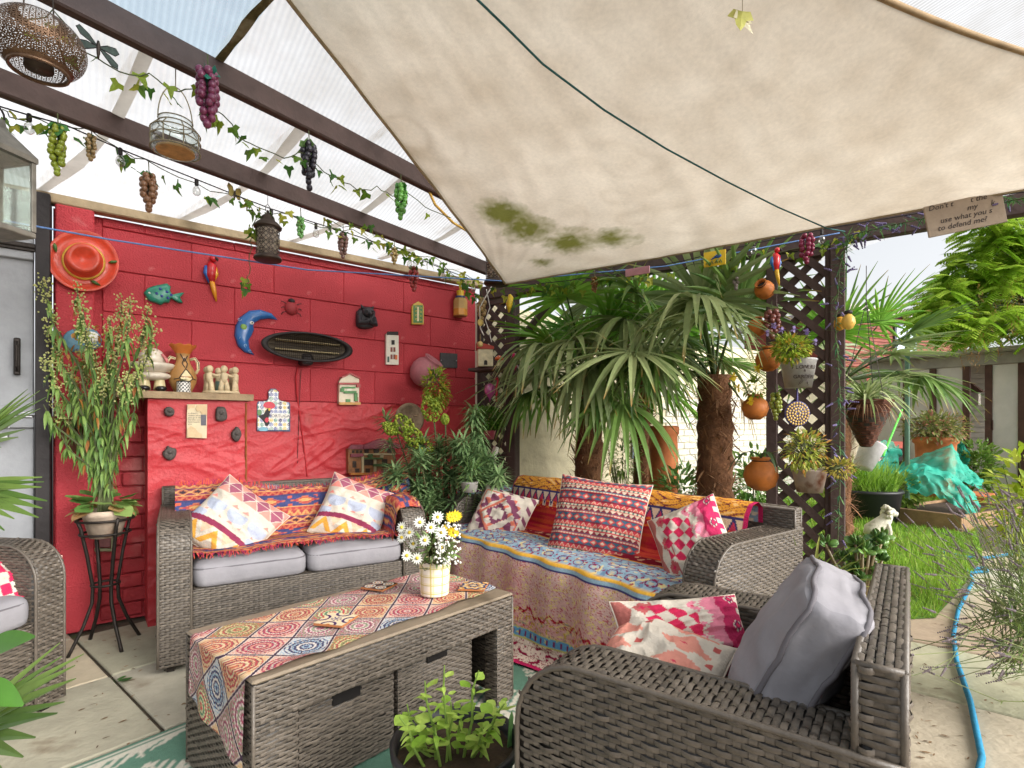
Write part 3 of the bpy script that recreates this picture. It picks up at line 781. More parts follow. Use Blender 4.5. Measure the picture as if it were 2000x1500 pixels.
def pat_stripe(u, v):                   # big red cushion of many small bands
    RED, TEAL, CR, DR, SAL = L(176, 56, 66), L(60, 92, 110), L(196, 180, 158), L(122, 40, 54), L(196, 96, 84)
    q = v * 4.2; c = int(q); f = q - c; x = u * 11 + .5 * (c % 2)
    if f < .30:
        d = tri(x) ; e = abs(f - .15) / .15
        if d + .0 > e + .55: return CR
        if d > e + .25: return SAL
        if d > e: return RED
        return TEAL
    if f < .34: return DR
    if f < .44: return CR if tri(u * 30) > .35 and .37 < f < .42 else RED
    if f < .48: return TEAL
    if f < .62: return DR if tri(u * 16) > (f - .48) / .14 else CR
    if f < .66: return RED
    if f < .78: 
        d = tri(u * 22); return (L(70, 110, 100) if d > .6 else CR) if f < .74 else DR
    if f < .94: return RED if tri(u * 16) < (f - .76) / .2 else (CR if tri(u * 16) < (f - .72) / .2 else SAL)
    return DR
def pat_medal(u, v):                    # cream with plum stepped cross
    PL, ORG, LIL = L(122, 68, 92), L(206, 116, 96), L(198, 170, 174)
    x, y = step(abs(u - .5), 26), step(abs(v - .5), 26); d = x + y
    if x < .03 and y < .11 or y < .04 and x < .08: return CREAM
    if d < .19: return PL
    if d < .27: return CREAM if int((u - v + 2) * 14) % 3 else ORG
    z = tri(math.atan2(v - .5, u - .5) / 6.283 * 16); r = math.hypot(u - .5, v - .5)
    if .25 < r < .33 + .08 * z: return PL if int((u + v) * 10) % 3 else ORG
    if .36 < r < .40 and z < .4: return LIL
    e = min(u, v, 1 - u, 1 - v)
    if .10 < e < .13 and abs(u - v) > .3: return ORG
    if e < .08 and tri((u + v) * 5) > .6: return PL
    return CREAM
def pat_diam(u, v):                     # dusty pink diamonds
    DP, RD = L(206, 138, 122), L(190, 60, 84)
    v = (v * 1.7) % 1; u = u * 1.35; d = tri(u * 3.5); e = abs(v - .58) / .40; q = math.floor(d * 7) / 7; e = math.floor(e * 9) / 9; 
    if abs(d - 1) * .4 + abs(v - .62) < .05: return RD
    if q > e + .02: return DP
    if v < .25 and tri(u * 3.5 + .5) > .75 and v > .14: return L(176, 84, 80)
    return CREAM
def pat_plain(u, v): return L(206, 192, 170)
def pillow(name, label, C, nrm, up, w_, h_, th, pat, back=pat_plain, n=112, seed=0, sag=.0, slump=0., m=None, group=None):
    """stuffed square cushion: domed, pinched edges, wrinkles"""
    nrm = Vector(nrm).normalized(); up = Vector(up); up = (up - nrm * up.dot(nrm)).normalized(); X = up.cross(nrm); 
    M = frame(Vector(C), X, up, nrm); mb = MB()
    for side in (1, -1):
        N = n if side == 1 else 40; i0 = len(mb.v); fn = pat if side == 1 else back
        for j in range(N + 1):
            for i in range(N + 1):
                a, b = i / N * 2 - 1, j / N * 2 - 1
                pr = max(0, (1 - abs(a) ** 2.6) * (1 - abs(b) ** 2.6)) ** .52
                x = a * w_ / 2 * (1 - .07 * (1 - b * b) * abs(a) ** 3); y = b * h_ / 2 * (1 - .07 * (1 - a * a) * abs(b) ** 3)
                wr = noise.noise((a * 2.2 + seed, b * 2.2, side)) * .018 + noise.noise((a * 5 + seed * 3, b * 5, side + 2)) * .007 + abs(noise.noise((a * 1.5 + b * 2.5 + seed, b * 4 - a * 2, 9))) * -.012
                z = side * (th / 2 * pr + wr * pr) + side * .0015
                y2 = y - sag * (1 - b) * .5 * abs(a) * .1; x2 = x
                z += -slump * (b * b) * .5
                mb.v.append(tuple(M @ Vector((x2, y2, z)))); mb.colr(fn(i / N if side == 1 else 1 - i / N, j / N))
        for j in range(N):
            for i in range(N):
                c = i0 + j * (N + 1) + i; q = (c, c + 1, c + N + 2, c + N + 1); mb.f.append(q if side == 1 else q[::-1])
    mb2 = mb
    org = Vector(C); mb.v = [tuple(Vector(p) - org) for p in mb.v]
    o = mb.build(name, m or m_tex, smooth=True, loc=org)
    pts = [(M @ Vector((x * w_ / 2 * (1 - .07 * (1 - y * y) * abs(x) ** 3), y * h_ / 2 * (1 - .07 * (1 - x * x) * abs(y) ** 3), -slump * y * y * .5))) - org for x, y in [(-1 + 2 * k / 12, -1) for k in range(12)] + [(1, -1 + 2 * k / 12) for k in range(12)] + [(1 - 2 * k / 12, 1) for k in range(12)] + [(-1, 1 - 2 * k / 12) for k in range(13)]]
    q = MB(); q.tube(pts, .0028, 5); q.build('seam', m_seamc, o, smooth=True)
    return tag(o, label, 'cushion', group)
m_seamc = mat('cushion_seam', L(214, 200, 182), .9, .1)
UPZ = Vector((0, 0, 1))
nl = Vector((-.10, -.80, .58)); rl_ = Vector((1, -.1, 0))
ul = lambda ang, n_: Matrix.Rotation(math.radians(ang), 3, Vector(n_).normalized()) @ UPZ
pillow('cushion', 'cream cushion with maroon stripe at the pier end of the small sofa', at(455, 1022, 2.62), (-.15, -.85, .45), ul(-42, (-.15, -.85, .45)), .37, .37, .15, pat_geo, seed=1)
pillow('cushion', 'cream cushion with maroon stripe at the end of the small sofa beside the euphorbia', at(690, 1000, 2.93), (-.25, -.85, .42), ul(-24, (-.25, -.85, .42)), .36, .36, .15, pat_geo, seed=5)
nr = Vector((-.85, -.1, .5))
pillow('cushion', 'cream cushion with plum stepped cross on the quilted sofa', at(978, 1011, 3.05), (-.75, -.45, .5), ul(-14, (-.75, -.45, .5)), .35, .33, .14, pat_medal, seed=3)
pillow('cushion', 'large red cushion with many narrow zigzag bands on the quilted sofa', at(1166, 1024, 2.56), (-.80, -.42, .42), ul(-5, (-.80, -.42, .42)), .46, .46, .15, pat_stripe, seed=8, n=150)
pillow('cushion', 'raspberry and cream cushion leaning on the sofa arm by the trellis', at(1350, 1056, 2.15), (-.80, -.12, .5), ul(32, (-.80, -.12, .5)), .30, .32, .12, pat_ikat, seed=11)
pillow('cushion', 'raspberry and cream cushion propped upright in the armchair with the grey back cushion', at(1335, 1246, 1.12), (-.42, -.62, .62), ul(2, (-.42, -.62, .62)), .285, .17, .09, pat_ikat, seed=14)
pillow('cushion', 'dusty pink diamond cushion lying flat in the armchair', at(1278, 1322, .99), (-.20, -.20, .96), (-.3, .95, 0), .31, .23, .085, pat_diam, seed=17)
pillow('cushion', 'raspberry and cream cushion on the armchair in front of the grey door', at(22, 1152, 1.95), (.45, -.70, .5), ul(-20, (.45, -.7, .5)), .30, .30, .13, pat_ikat, seed=20)
# grey back cushions
def soft_box(M, w_, h_, th, seed, bend=.0, wr=1.0, n=26):
    """stuffed box cushion: bulging faces, gusset, creases, optional slump"""
    mb = MB()
    def S(x, y, z):
        bx, by = 1 - .05 * (1 - y * y), 1 - .05 * (1 - x * x)
        X, Y = x * w_ / 2 * bx, y * h_ / 2 * by; Z = z * th / 2 * (.86 + .55 * (1 - x * x) * (1 - y * y))
        e = noise.noise((X * 9 + seed, Y * 5, z)) * .010 + abs(noise.noise((X * 4 + Y * 12 + seed, Y * 14 - X * 6, z * 2))) * -.012 + noise.noise((X * 26 + seed, Y * 22, z)) * .0035
        ex = noise.noise((Y * 14 + seed, z * 3, x * 3)) * .007
        Z += z * e * wr; X += ex * wr * (.3 + .7 * abs(x)); Y += noise.noise((X * 13, z * 3 + seed, y * 3)) * .006 * wr - .02 * abs(x) * wr * max(0, y)
        Z += -bend * (y + .3 * x) ** 2
        return M @ Vector((X, Y, Z))
    def rb(x, y, z, r=.16):   # round the cube
        v = Vector((x, y, z)); q = Vector((max(-1 + r, min(1 - r, x)), max(-1 + r, min(1 - r, y)), max(-1 + r * 1.6, min(1 - r * 1.6, z)))); d = v - q
        if d.length < 1e-6: return v
        return q + Vector((d.x, d.y, d.z)) * (max(abs(d.x), abs(d.y), abs(d.z) / 1.6) / max(1e-6, math.sqrt(d.x ** 2 + d.y ** 2 + (d.z / 1.6) ** 2)))
    for ax in range(3):
        for sg in (-1, 1):
            i0 = len(mb.v); m_ = n if ax == 2 else n; k_ = n if ax == 2 else 8
            for j in range(k_ + 1):
                for i in range(m_ + 1):
                    a, b = i / m_ * 2 - 1, j / k_ * 2 - 1; p = [0, 0, 0]; p[ax] = sg; o_ = [q for q in range(3) if q != ax]; p[o_[0]] = a; p[o_[1]] = b; mb.v.append(tuple(S(*rb(*p))))
            for j in range(k_):
                for i in range(m_):
                    c = i0 + j * (m_ + 1) + i; f = (c, c + 1, c + m_ + 2, c + m_ + 1); mb.f.append(f if (sg > 0) == (ax != 1) else f[::-1])
    loops = []
    for z in (-.80, .80):
        P = [S(*rb(x, y, z)) + (M.to_3x3() @ Vector((0, 0, 1))) * 0 for x, y in [(-1 + 2 * k / 14, -1) for k in range(14)] + [(1, -1 + 2 * k / 14) for k in range(14)] + [(1 - 2 * k / 14, 1) for k in range(14)] + [(-1, 1 - 2 * k / 14) for k in range(15)]]; loops.append(P)
    return mb, loops
def gcush(label, C, nrm, up, w_, h_, th, seed, wr=1.0, bend=0):
    nrm = Vector(nrm).normalized(); up = Vector(up); up = (up - nrm * up.dot(nrm)).normalized(); X = up.cross(nrm)
    mb, loops = soft_box(frame((0, 0, 0), X, up, nrm), w_, h_, th, seed, bend, wr)
    o = mb.build('back_cushion', m_gcloth, smooth=True, loc=C)
    for P in loops: q = MB(); q.tube(P, .0042, 6); q.build('piping', m_gpipe, o, smooth=True)
    return tag(o, label, 'cushion')
gcush('pale grey box cushion slumped against the back of the armchair', at(1546, 1284, .94), (-.30, .86, .34), (.16, -.25, 1), .37, .36, .11, 5, 1.25, .014)
gcush('pale grey back cushion at pier end of the small sofa, above the throw', Vector((.60, 3.145, .585)), (-.1, -.94, .18), (0, .2, 1), .45, .32, .08, 2)
gcush('pale grey back cushion at euphorbia end of small sofa, above the throw', Vector((1.06, 3.095, .57)), (-.1, -.94, .18), (0, .2, 1), .45, .31, .08, 3)
for i, y in enumerate((2.42, 1.92, 1.42)):
    gcush(['pale grey back cushion under the quilt at the end beside the lattice and euphorbia', 'pale grey back cushion under the quilt behind the large red cushion', 'pale grey back cushion under the quilt at the trellis end'][i], Vector((2.18, y + .0, .55)), (-.94, 0, .2), (.2, 0, 1), .46, .28, .07, 6 + i)
# ---------------------------------------------------------- draped throws
def drape(name, label, cat, O, X, Y, W, prof, pat, nx, nl, wave=.012, m=None, xo=0, seed=0, thick=.004, edge=None):
    """cloth following a profile (y,z) swept along X; pat(u, l) gives its print"""
    cum = [0]
    for i in range(1, len(prof)): cum.append(cum[-1] + math.hypot(prof[i][0] - prof[i - 1][0], prof[i][1] - prof[i - 1][1]))
    Ln = cum[-1]; mb = MB(); X = Vector(X); Y = Vector(Y); O = Vector(O)
    for j in range(nl + 1):
        l = Ln * j / nl; i = 0
        while i < len(prof) - 2 and cum[i + 1] < l: i += 1
        q = (l - cum[i]) / (cum[i + 1] - cum[i]); y = prof[i][0] + (prof[i + 1][0] - prof[i][0]) * q; z = prof[i][1] + (prof[i + 1][1] - prof[i][1]) * q
        dy, dz = prof[i + 1][0] - prof[i][0], prof[i + 1][1] - prof[i][1]; d = math.hypot(dy, dz); ny, nz = -dz / d, dy / d
        if nz < -.2 or (abs(nz) < .2 and ny > 0): pass
        for k in range(nx + 1):
            u = k / nx; x = xo + W * u; e = edge(u, l / Ln) if edge else (0, 0, 0)
            h = (noise.noise((x * 5 + seed, l * 4, 0)) * wave + noise.noise((x * 13 + seed, l * 7, 4)) * wave * .45 + wave)
            h = abs(h)
            p = O + X * (x + e[0]) + Y * (y - abs(ny) * h + e[1]) + Vector((0, 0, z + max(0, abs(nz)) * h + e[2]))
            mb.v.append(tuple(p)); mb.colr(pat(u, l / Ln))
    for j in range(nl):
        for k in range(nx):
            a = j * (nx + 1) + k; mb.f.append((a, a + 1, a + nx + 2, a + nx + 1))
    o = mb.build(name, m or m_thr, smooth=True)
    return tag(o, label, cat), mb
OR, PU, NV, YE, RD_ = L(184, 106, 80), L(124, 58, 82), L(68, 68, 104), L(204, 156, 100), L(168, 70, 72)
def pat_throw(u, l):                    # orange, plum and navy bands
    q = (1 - l) * 3.1; f = q % 1; x = u * 30
    if f < .16: return YE if abs(tri(x) - (f / .16)) < .28 else (RD_ if tri(x) > f / .16 else OR)
    if f < .19: return NV
    if f < .36:
        e = abs(f - .275) / .085; d = tri(x * .62)
        return YE if abs(d - e) < .16 else (L(60, 50, 60) if d > e + .45 else (OR if d > e else PU))
    if f < .39: return YE
    if f < .52: return OR if abs(tri(x) - (f - .39) / .13) < .3 else L(150, 50, 60)
    if f < .55: return NV
    if f < .86:
        cx = (u * 7) % 1 - .5; cy = (f - .705) / .31 * 1.1; d = step(abs(cx), 12) + step(abs(cy), 10)
        if d < .12: return YE
        if d < .26: return RD_
        if d < .34: return OR
        return L(68, 74, 116) if d < .62 or int(u * 56) % 3 else L(206, 96, 70)
    if f < .89: return YE
    return RD_ if tri(x * 1.3) > (f - .89) / .11 else OR
sR = Matrix.Rotation(math.radians(-6), 3, 'Z'); sO = Vector((.213, 2.668, 0)); sX = sR @ Vector((1, 0, 0)); sY = sR @ Vector((0, 1, 0))
def th_edge(u, l):
    y = -.015 * math.sin(u * 9) * (1 - l); z = 0
    if l > .9: z -= .055 * max(0, math.sin(math.pi * min(1, max(0, (u - .2) / .65)))) * 1.0
    if l < .12: y += .10 * (noise.noise((u * 6, 2, 1)) + .1)
    if u > .84: z += .05 * (u - .84) / .16 * (1 if l > .3 else 0)
    return (0, y, z)
thr, tm = drape('throw_blanket', 'orange and plum striped throw with tasselled edge over the small sofa', 'blanket', sO, sX, sY, 1.20, [(.07, .475), (.13, .475), (.22, .475), (.31, .478), (.35, .505), (.375, .60), (.40, .68), (.43, .725), (.47, .745)], pat_throw, 170, 130, .012, xo=.06, seed=3, edge=th_edge)
q = MB(); rf = random.Random(4); nx = 170
for row, dirv in ((0, Vector((0, -.6, -.35))), (130, Vector((0, .2, .9)))):
    for k in range(nx * 2):
        p = Vector(tm.v[row * (nx + 1) + min(nx, k // 2)]) + sX * rf.uniform(0, .007); d = (sR @ (dirv + Vector((rf.uniform(-.5, .5), rf.uniform(-.3, .3), rf.uniform(-.3, .3))))).normalized() * rf.uniform(.016, .034)
        s_ = sX * .0014; q.quad(p - s_, p + s_, p + d + s_, p + d - s_); q.colr([L(186, 64, 84), L(206, 96, 62), L(150, 48, 90)][rf.randrange(3)])
fr = q.build('fringe', m_thr, thr); fr['kind'] = 'stuff'
# flap of the throw over the arm beside the euphorbia
def pat_throw2(u, l): return pat_throw(u * .3, l)
flap, fm = drape('throw_blanket', 'orange and navy throw folded over the sofa arm beside the euphorbia', 'blanket', sO + sX * 1.04, sY, sX, .55, [(.0, .47), (.015, .58), (.028, .655), (.09, .664), (.155, .655), (.18, .60), (.186, .46)], pat_throw2, 60, 60, .008, xo=.03, seed=6, edge=lambda u, l: (0, 0, -(.13 - math.sqrt(max(0, .0169 - (.13 - min(.13, .03 + .55 * u)) ** 2))) * (1 if .1 < l < .95 else .6)))
# quilt on the big sofa
def pat_quilt(u, l):
    z = l; n1 = noise.noise((u * 40, l * 60, 1)); n2 = noise.noise((u * 90, l * 120, 3))
    YL, MG, RDD, BL, NVY = L(224, 156, 62), L(196, 44, 96), L(182, 44, 54), L(150, 178, 194), L(62, 58, 108)
    if u > .985 or u < .006: return MG
    if z < .05: return BL if n1 > -.1 else L(230, 220, 196)
    if z < .155:
        k = math.sin(u * 60 + 3 * math.sin(l * 90)) * math.cos(l * 130 + 2 * math.sin(u * 40))
        return L(120, 50, 60) if abs(k) < .14 else (L(240, 196, 130) if k > .75 else YL)
    if z < .162: return NVY
    if z < .235:
        d = tri(u * 26); f = (z - .162) / .073
        if abs(d - f * 1.4) < .16: return NVY
        if f > .5: return L(232, 218, 196) if d > .55 and f < .85 else (L(226, 120, 50) if n2 > .1 else RDD)
        return L(222, 196, 170) if d > f * 1.4 else L(196, 60, 90)
    if z < .40: return mixc(L(176, 34, 56), L(192, 74, 48), max(0, min(1, .5 + 1.6 * noise.noise((u * 10, l * 70, 5)))))
    if z < .46: return L(130, 24, 44) if n1 < .25 else L(206, 160, 130)
    if z < .47: return YL
    if z < .62:
        d = math.hypot(((u * 16 + (.5 if int((z - .47) / .05) % 2 else 0)) % 1 - .5), ((z - .47) / .05) % 1 - .5)
        if .24 < d < .31: return L(120, 48, 96)
        if d < .13: return L(196, 190, 170)
        if n2 > .30: return L(150, 48, 84)
        if n1 > .34: return L(226, 208, 150)
        return BL if n1 > -.25 else L(112, 146, 176)
    if z < .626: return L(232, 178, 70)
    if z < .636: return BL
    if z < .644: return NVY
    if z < .86:
        f = (z - .644) / .216
        sw = noise.noise((u * 12 + 2 * math.sin(l * 24), l * 26 + 2 * math.sin(u * 18), 7)); lines = abs(math.sin(sw * 26))
        base = mixc(L(216, 180, 170), L(204, 126, 126), f * .4 + .5 * max(0, noise.noise((u * 6, l * 8, 2))))
        if lines < .17: return L(182, 74, 88)
        if lines > .9 and n1 > 0: return L(222, 200, 126)
        if abs(z - (.82 - .025 * tri(u * 9) - .008 * math.sin(u * 150))) < .005: return L(160, 26, 44)
        if z > .80 and n2 > .15: return L(150, 140, 130) if n1 > 0 else L(196, 160, 70)
        return base
    if z < .895: return (L(120, 48, 90) if tri(u * 46) > .7 and abs(z - .877) < .009 else (L(96, 156, 196) if n2 > -.3 else L(200, 196, 120))) if .864 < z < .891 else L(190, 190, 110)
    if z < .985: return L(150, 34, 70) if n1 > .26 or abs(n2) < .05 else L(226, 208, 190)
    return MG
qR = Matrix.Rotation(math.radians(-91.5), 3, 'Z'); qO = Vector((1.68, 2.80, 0)); qX = qR @ Vector((1, 0, 0)); qY = qR @ Vector((0, 1, 0))
def q_edge(u, l):
    y = z = 0
    if l > .62: y = -.02 - .045 * (l - .62) / .38 * (1 + .7 * math.sin(u * 17)); 
    if l > .62 and l < .9: y += .012 * math.sin(u * 40)
    return (0, y, z)
drape('patchwork_quilt', 'bright printed quilt in orange, red and blue covering the long sofa to the rug', 'blanket', qO, qX, qY, 1.57, [(.545, .655), (.545, .71), (.51, .735), (.465, .727), (.435, .69), (.40, .57), (.375, .485), (.345, .468), (.2, .47), (.03, .465), (-.02, .44), (-.03, .38), (-.035, .2), (-.045, .06), (-.07, .026), (-.14, .0165)], pat_quilt, 330, 340, .008, xo=.13, seed=9, edge=q_edge)
def pat_armq(u, l): return pat_quilt(u * .3 + .3, .47 + .14 * l)
drape('quilt_flap', 'blue paisley end of the quilt folded over the sofa arm beside the euphorbia', 'blanket', qO, qY, qX, .50, [(.115, .56), (.122, .66), (.06, .668), (-.005, .66), (-.012, .52)], pat_armq, 70, 50, .006, xo=.10, seed=2)
# ---------------------------------------------------------- table runner with mandalas
PALS = [[L(178, 72, 96), L(206, 186, 172), L(150, 50, 76), L(206, 150, 130)], [L(176, 164, 116), L(190, 100, 84), L(206, 190, 146), L(130, 130, 86)], [L(84, 92, 126), L(150, 174, 190), L(56, 50, 76), L(206, 198, 190)],
        [L(186, 92, 76), L(206, 160, 120), L(160, 56, 78), L(206, 186, 150)], [L(190, 148, 156), L(170, 90, 110), L(226, 210, 200), L(140, 150, 120)], [L(176, 176, 120), L(206, 80, 90), L(226, 216, 180), L(100, 140, 110)]]
INK = L(66, 48, 66)
def pat_runner(a, b):                   # metres along, across
    g_ = .150; p, q_ = (a + b) / g_ / 1.2, (a * .95 - b * 1.05) / g_ / 1.2; i, j = math.floor(p), math.floor(q_); x, y = p - i - .5, q_ - j - .5
    if max(abs(x), abs(y)) > .472: return INK
    if max(abs(x), abs(y)) > .455: return L(214, 200, 190)
    pal = PALS[int(hsh(i * 1.7, j * 2.3) * 6) % 6]; r = math.hypot(x, y) * 2; th = math.atan2(y, x)
    if r > .94: return pal[1] if int((r + .2 * math.cos(th * 12)) * 18) % 2 else pal[3]
    n_ = 12 + 4 * int(hsh(i, j + 9) * 2); rr_ = r + .05 * abs(math.sin(th * n_ / 2))
    k = int(rr_ * 9); f = (rr_ * 9) % 1
    if f < .16: return INK if k % 2 else pal[3]
    if k in (2, 4, 6, 7) and math.sin(th * n_ * (1 if k < 5 else 2)) > .1: return pal[(k + 2) % 4]
    if k in (5, 8) and abs(math.sin(th * n_)) < .35: return INK
    return pal[k % 4]
RN = MB(); na, nb_ = 480, 140; rc, rs_ = math.cos(TA), math.sin(TA)
for i in range(na + 1):
    for j in range(nb_ + 1):
        a = -.215 + 1.17 * i / na; b = .41 * j / nb_
        if a >= 0:
            x = a; y = .022 + b + .045 * max(0, a - .2) / .75 - (.012 * math.sin(a * 11) * (1 - j / nb_)); z = TH + .0035 + .004 * (noise.noise((a * 7, b * 9, 0)) + .35)
            if j < 16: z += .012 * max(0, math.sin(a * 11)) ** 3 * (1 - j / 16)
        else:
            x = -.0115 - .006 * (1 + math.sin(b * 30)) * min(1, -a * 6); y = .022 + b + .012 * math.sin(b * 9); z = TH + .001 + a * (1.0 - .25 * (j / nb_ - .2))
            if a > -.012: x = -.0115
        RN.v.append((x, y, max(.1, z))); RN.colr(pat_runner(a, b))
for i in range(na):
    for j in range(nb_):
        c = i * (nb_ + 1) + j; RN.f.append((c, c + nb_ + 1, c + nb_ + 2, c + 1))
tag(RN.build('table_runner', m_tex, smooth=True, loc=TO, rotz=TA), 'mandala print table runner hanging over the end of coffee table', 'table runner')
def tile(u, v, label, base, pat, rot, hs_=.05):
    p = onz(u, v, TH + .012); mb = MB(); n_ = 40
    mb.bbox((-hs_, -hs_, 0), (hs_, hs_, .007), .001); mb.colr(L(170, 110, 70))
    i0 = len(mb.v)
    for j in range(n_ + 1):
        for i in range(n_ + 1): mb.v.append((-hs_ * .985 + 2 * hs_ * .985 * i / n_, -hs_ * .985 + 2 * hs_ * .985 * j / n_, .0078)); mb.colr(pat(i / n_ * 2 - 1, j / n_ * 2 - 1))
    for j in range(n_):
        for i in range(n_): c = i0 + j * (n_ + 1) + i; mb.f.append((c, c + 1, c + n_ + 2, c + n_ + 1))
    tag(mb.build('tile_coaster', mat('glazed_tile', None, .2, .05, attr=True), loc=(p.x, p.y, TH + .0115), rotz=rot), label, 'coaster')
def tp1(x, y):
    r = math.hypot(x, y); th = math.atan2(y, x)
    for cx, cy in ((1, 0), (-1, 0), (0, 1), (0, -1)):
        d = math.hypot(x - cx, y - cy)
        if .38 < d < .55: return L(44, 50, 100)
        if d < .12: return L(210, 130, 60)
    if r < .36 and abs(math.cos(th * 4)) > .75: return L(50, 60, 116)
    return L(222, 206, 170)
def tp2(x, y):
    cx, cy = (x * 1.0 + 1) % 1 - .5, (y + 1) % 1 - .5; d = math.hypot(cx, cy)
    k = int(d * 12); P = [L(90, 150, 190), L(236, 226, 200), L(220, 150, 60), L(70, 130, 160), L(236, 226, 200)]
    return P[k % 5] if d < .42 else L(34, 30, 36)
def tp3(x, y):
    r = math.hypot(x, y); th = math.atan2(y, x); f = r * 5 + .5 * math.cos(th * 8)
    return [L(222, 196, 150), L(60, 66, 110), L(206, 150, 80)][int(abs(f)) % 3]
tile(657, 1213, 'cream tile coaster with navy arcs in the middle of runner', None, tp1, TA + .5)
tile(741, 1146, 'black tile coaster with coloured circles between flowers and small sofa', None, tp2, TA + .35)
tile(925, 1147, 'tan tile coaster with navy mandala at the quilted sofa end of the table', None, tp3, TA + .6)
# ============================================================ SHADE SAIL, ROPES AND HANGING THINGS
def mcloth():
    m = mat('sail_cloth', None, .95, .09, 60, .3, 260, attr=True, trans=.68, spec=.1); return m
P0, P1, P3 = at(987, 555, 3.62), Vector((3.65, -.48, 2.15)), Vector((-.62, .92, 2.46))
def edgec(a, b, s, bow, dirn): return a.lerp(b, s) + dirn * (bow * 4 * s * (1 - s))
inw = lambda a, b, c: ((c - (a + b) / 2) - (b - a).normalized() * (c - (a + b) / 2).dot((b - a).normalized())).normalized()
SN = 190; SAIL = MB(); SAIL.c = []; cA, cB = L(228, 216, 198), L(172, 152, 126)
i1, i2, i3 = inw(P0, P3, P1), inw(P1, P3, P0), inw(P0, P1, P3)
SAILP = {}
for j in range(SN + 1):
    s = j / SN; a = edgec(P0, P3, s, .03, i1); b = edgec(P1, P3, s, .37, i2)
    for i in range(SN + 1):
        q = i / SN; p = a.lerp(b, q)
        p = p + i3 * (.03 * 4 * q * (1 - q) * (1 - s) ** 3)
        p.z += -.07 * math.sin(math.pi * q) * math.sin(math.pi * min(1, s * 1.15 + .12)) + .006 * noise.noise((q * 5, s * 4, 1)) * (1 - s) + .007 * noise.noise((math.atan2(s + .02, q + .02) * 14, (q + s) * 1.2, 3)) * max(0, 1 - (q + s) * 1.1) + .004 * math.sin(s * 60 + 6 * q) * max(0, .35 - q) + .004 * noise.noise((q * 26 - s * 9, s * 3 + q, 7)) * (1 - s)
        SAIL.v.append(tuple(p)); SAILP[(i, j)] = p
def under_sail(u, v):
    best = None
    for p in SAILP.values():
        d = p - CAMP; f = d.dot(FW)
        if f < .3: continue
        e = (1000 + FPX * d.dot(RT) / f - u) ** 2 + (834 - FPX * d.z / f - v) ** 2
        if best is None or e < best[0]: best = (e, f)
    return at(u, v, best[1] * .98)
mold = [(under_sail(975, 428), .17), (under_sail(1030, 462), .2), (under_sail(1110, 482), .2), (under_sail(1200, 478), .16), (under_sail(1060, 520), .1)]
for j in range(SN + 1):
    for i in range(SN + 1):
        p = SAILP[(i, j)]; q = i / SN; s = j / SN
        n_ = noise.noise(p * 2.0) * .22 + .35 * max(0, 1 - abs(noise.noise(Vector((p.x * 2 + p.y * 5, p.y * 2 - p.x * 4, 1)))) * 6) * max(0, noise.noise(p * 1.4) + .2) + .25 * noise.noise(p * 9); c = mixc(cA, cB, max(0, min(1, .2 + n_)))
        md = 0
        for c0, r in mold:
            md = max(md, max(0, 1 - (p.xy - c0.xy).length / r))
        md = max(0, min(1, (md * 1.25 + .45 * noise.noise(p * 5) + .35 * noise.noise(p * 22) + .25 * noise.noise(p * 60) - .03))) if md > 0 else 0
        c = mixc(c, L(104, 106, 34), md * .95)
        if q > .985 or q < .008 or s < .008: c = shade(c, .8)
        SAIL.c.append(c)
for j in range(SN):
    for i in range(SN):
        c = j * (SN + 1) + i; SAIL.f.append((c, c + 1, c + SN + 2, c + SN + 1))
sail = tag(SAIL.build('shade_sail', mcloth(), smooth=True), 'stained cream triangular shade sail with green mould stretched below the roof', 'shade sail')
q = MB(); q.tube([SAILP[(SN, j)] + Vector((0, 0, -.002)) for j in range(0, SN - 4, 3)], .009, 6); q.build('hem', mat('sail_hem', L(180, 154, 120), .9, .3, 12, trans=.2), sail, smooth=True)
q = MB(); q.tube([SAILP[(0, j)] for j in range(0, SN - 4, 3)], .007, 6); q.tube([SAILP[(i, 0)] for i in range(0, SN + 1, 3)], .007, 6); q.build('hem', mat('sail_hem2', L(176, 158, 130), .9, .2, 12), sail, smooth=True)
def cord(name, label, pts, r, c, cat='rope', rough=.8, sag=0, n=28):
    P = [Vector(p) for p in pts]; out = []
    for i in range(len(P) - 1):
        for k in range(n):
            s = k / n; p = P[i].lerp(P[i + 1], s); p.z -= sag * 4 * s * (1 - s) * (P[i + 1] - P[i]).length; out.append(p)
    out.append(P[-1]); mb = MB(); mb.tube(out, r, 6)
    return tag(mb.build(name, mat(name + str(c), L(*c), rough, .25, 60), smooth=True), label, cat), out
RP = [(925, -8), (990, 55), (1060, 125), (1180, 215), (1300, 290), (1420, 355), (1520, 405), (1615, 446)]
cord('cord', 'dark green cord running under the shade sail', [under_sail(*p) for p in RP] + [at(1650, 452, 2.95)], .0035, (44, 92, 92), 'cord', n=6)
cord('washing_line', 'thin blue washing line strung past the red wall to the trellis', [at(-30, 424, 2.0), at(215, 468, 2.35), at(600, 527, 2.95), at(985, 549, 3.60), at(1300, 520, 3.2), at(1640, 455, 3.0)], .0038, (104, 140, 196), 'line')
st_, _ = cord('strap', 'yellow strap tying the sail edge to the pergola beam', [at(838, 374, 2.87), at(850, 400, 2.86), at(885, 435, 2.95), at(925, 459, 3.15)], .0075, (206, 164, 78), 'strap')
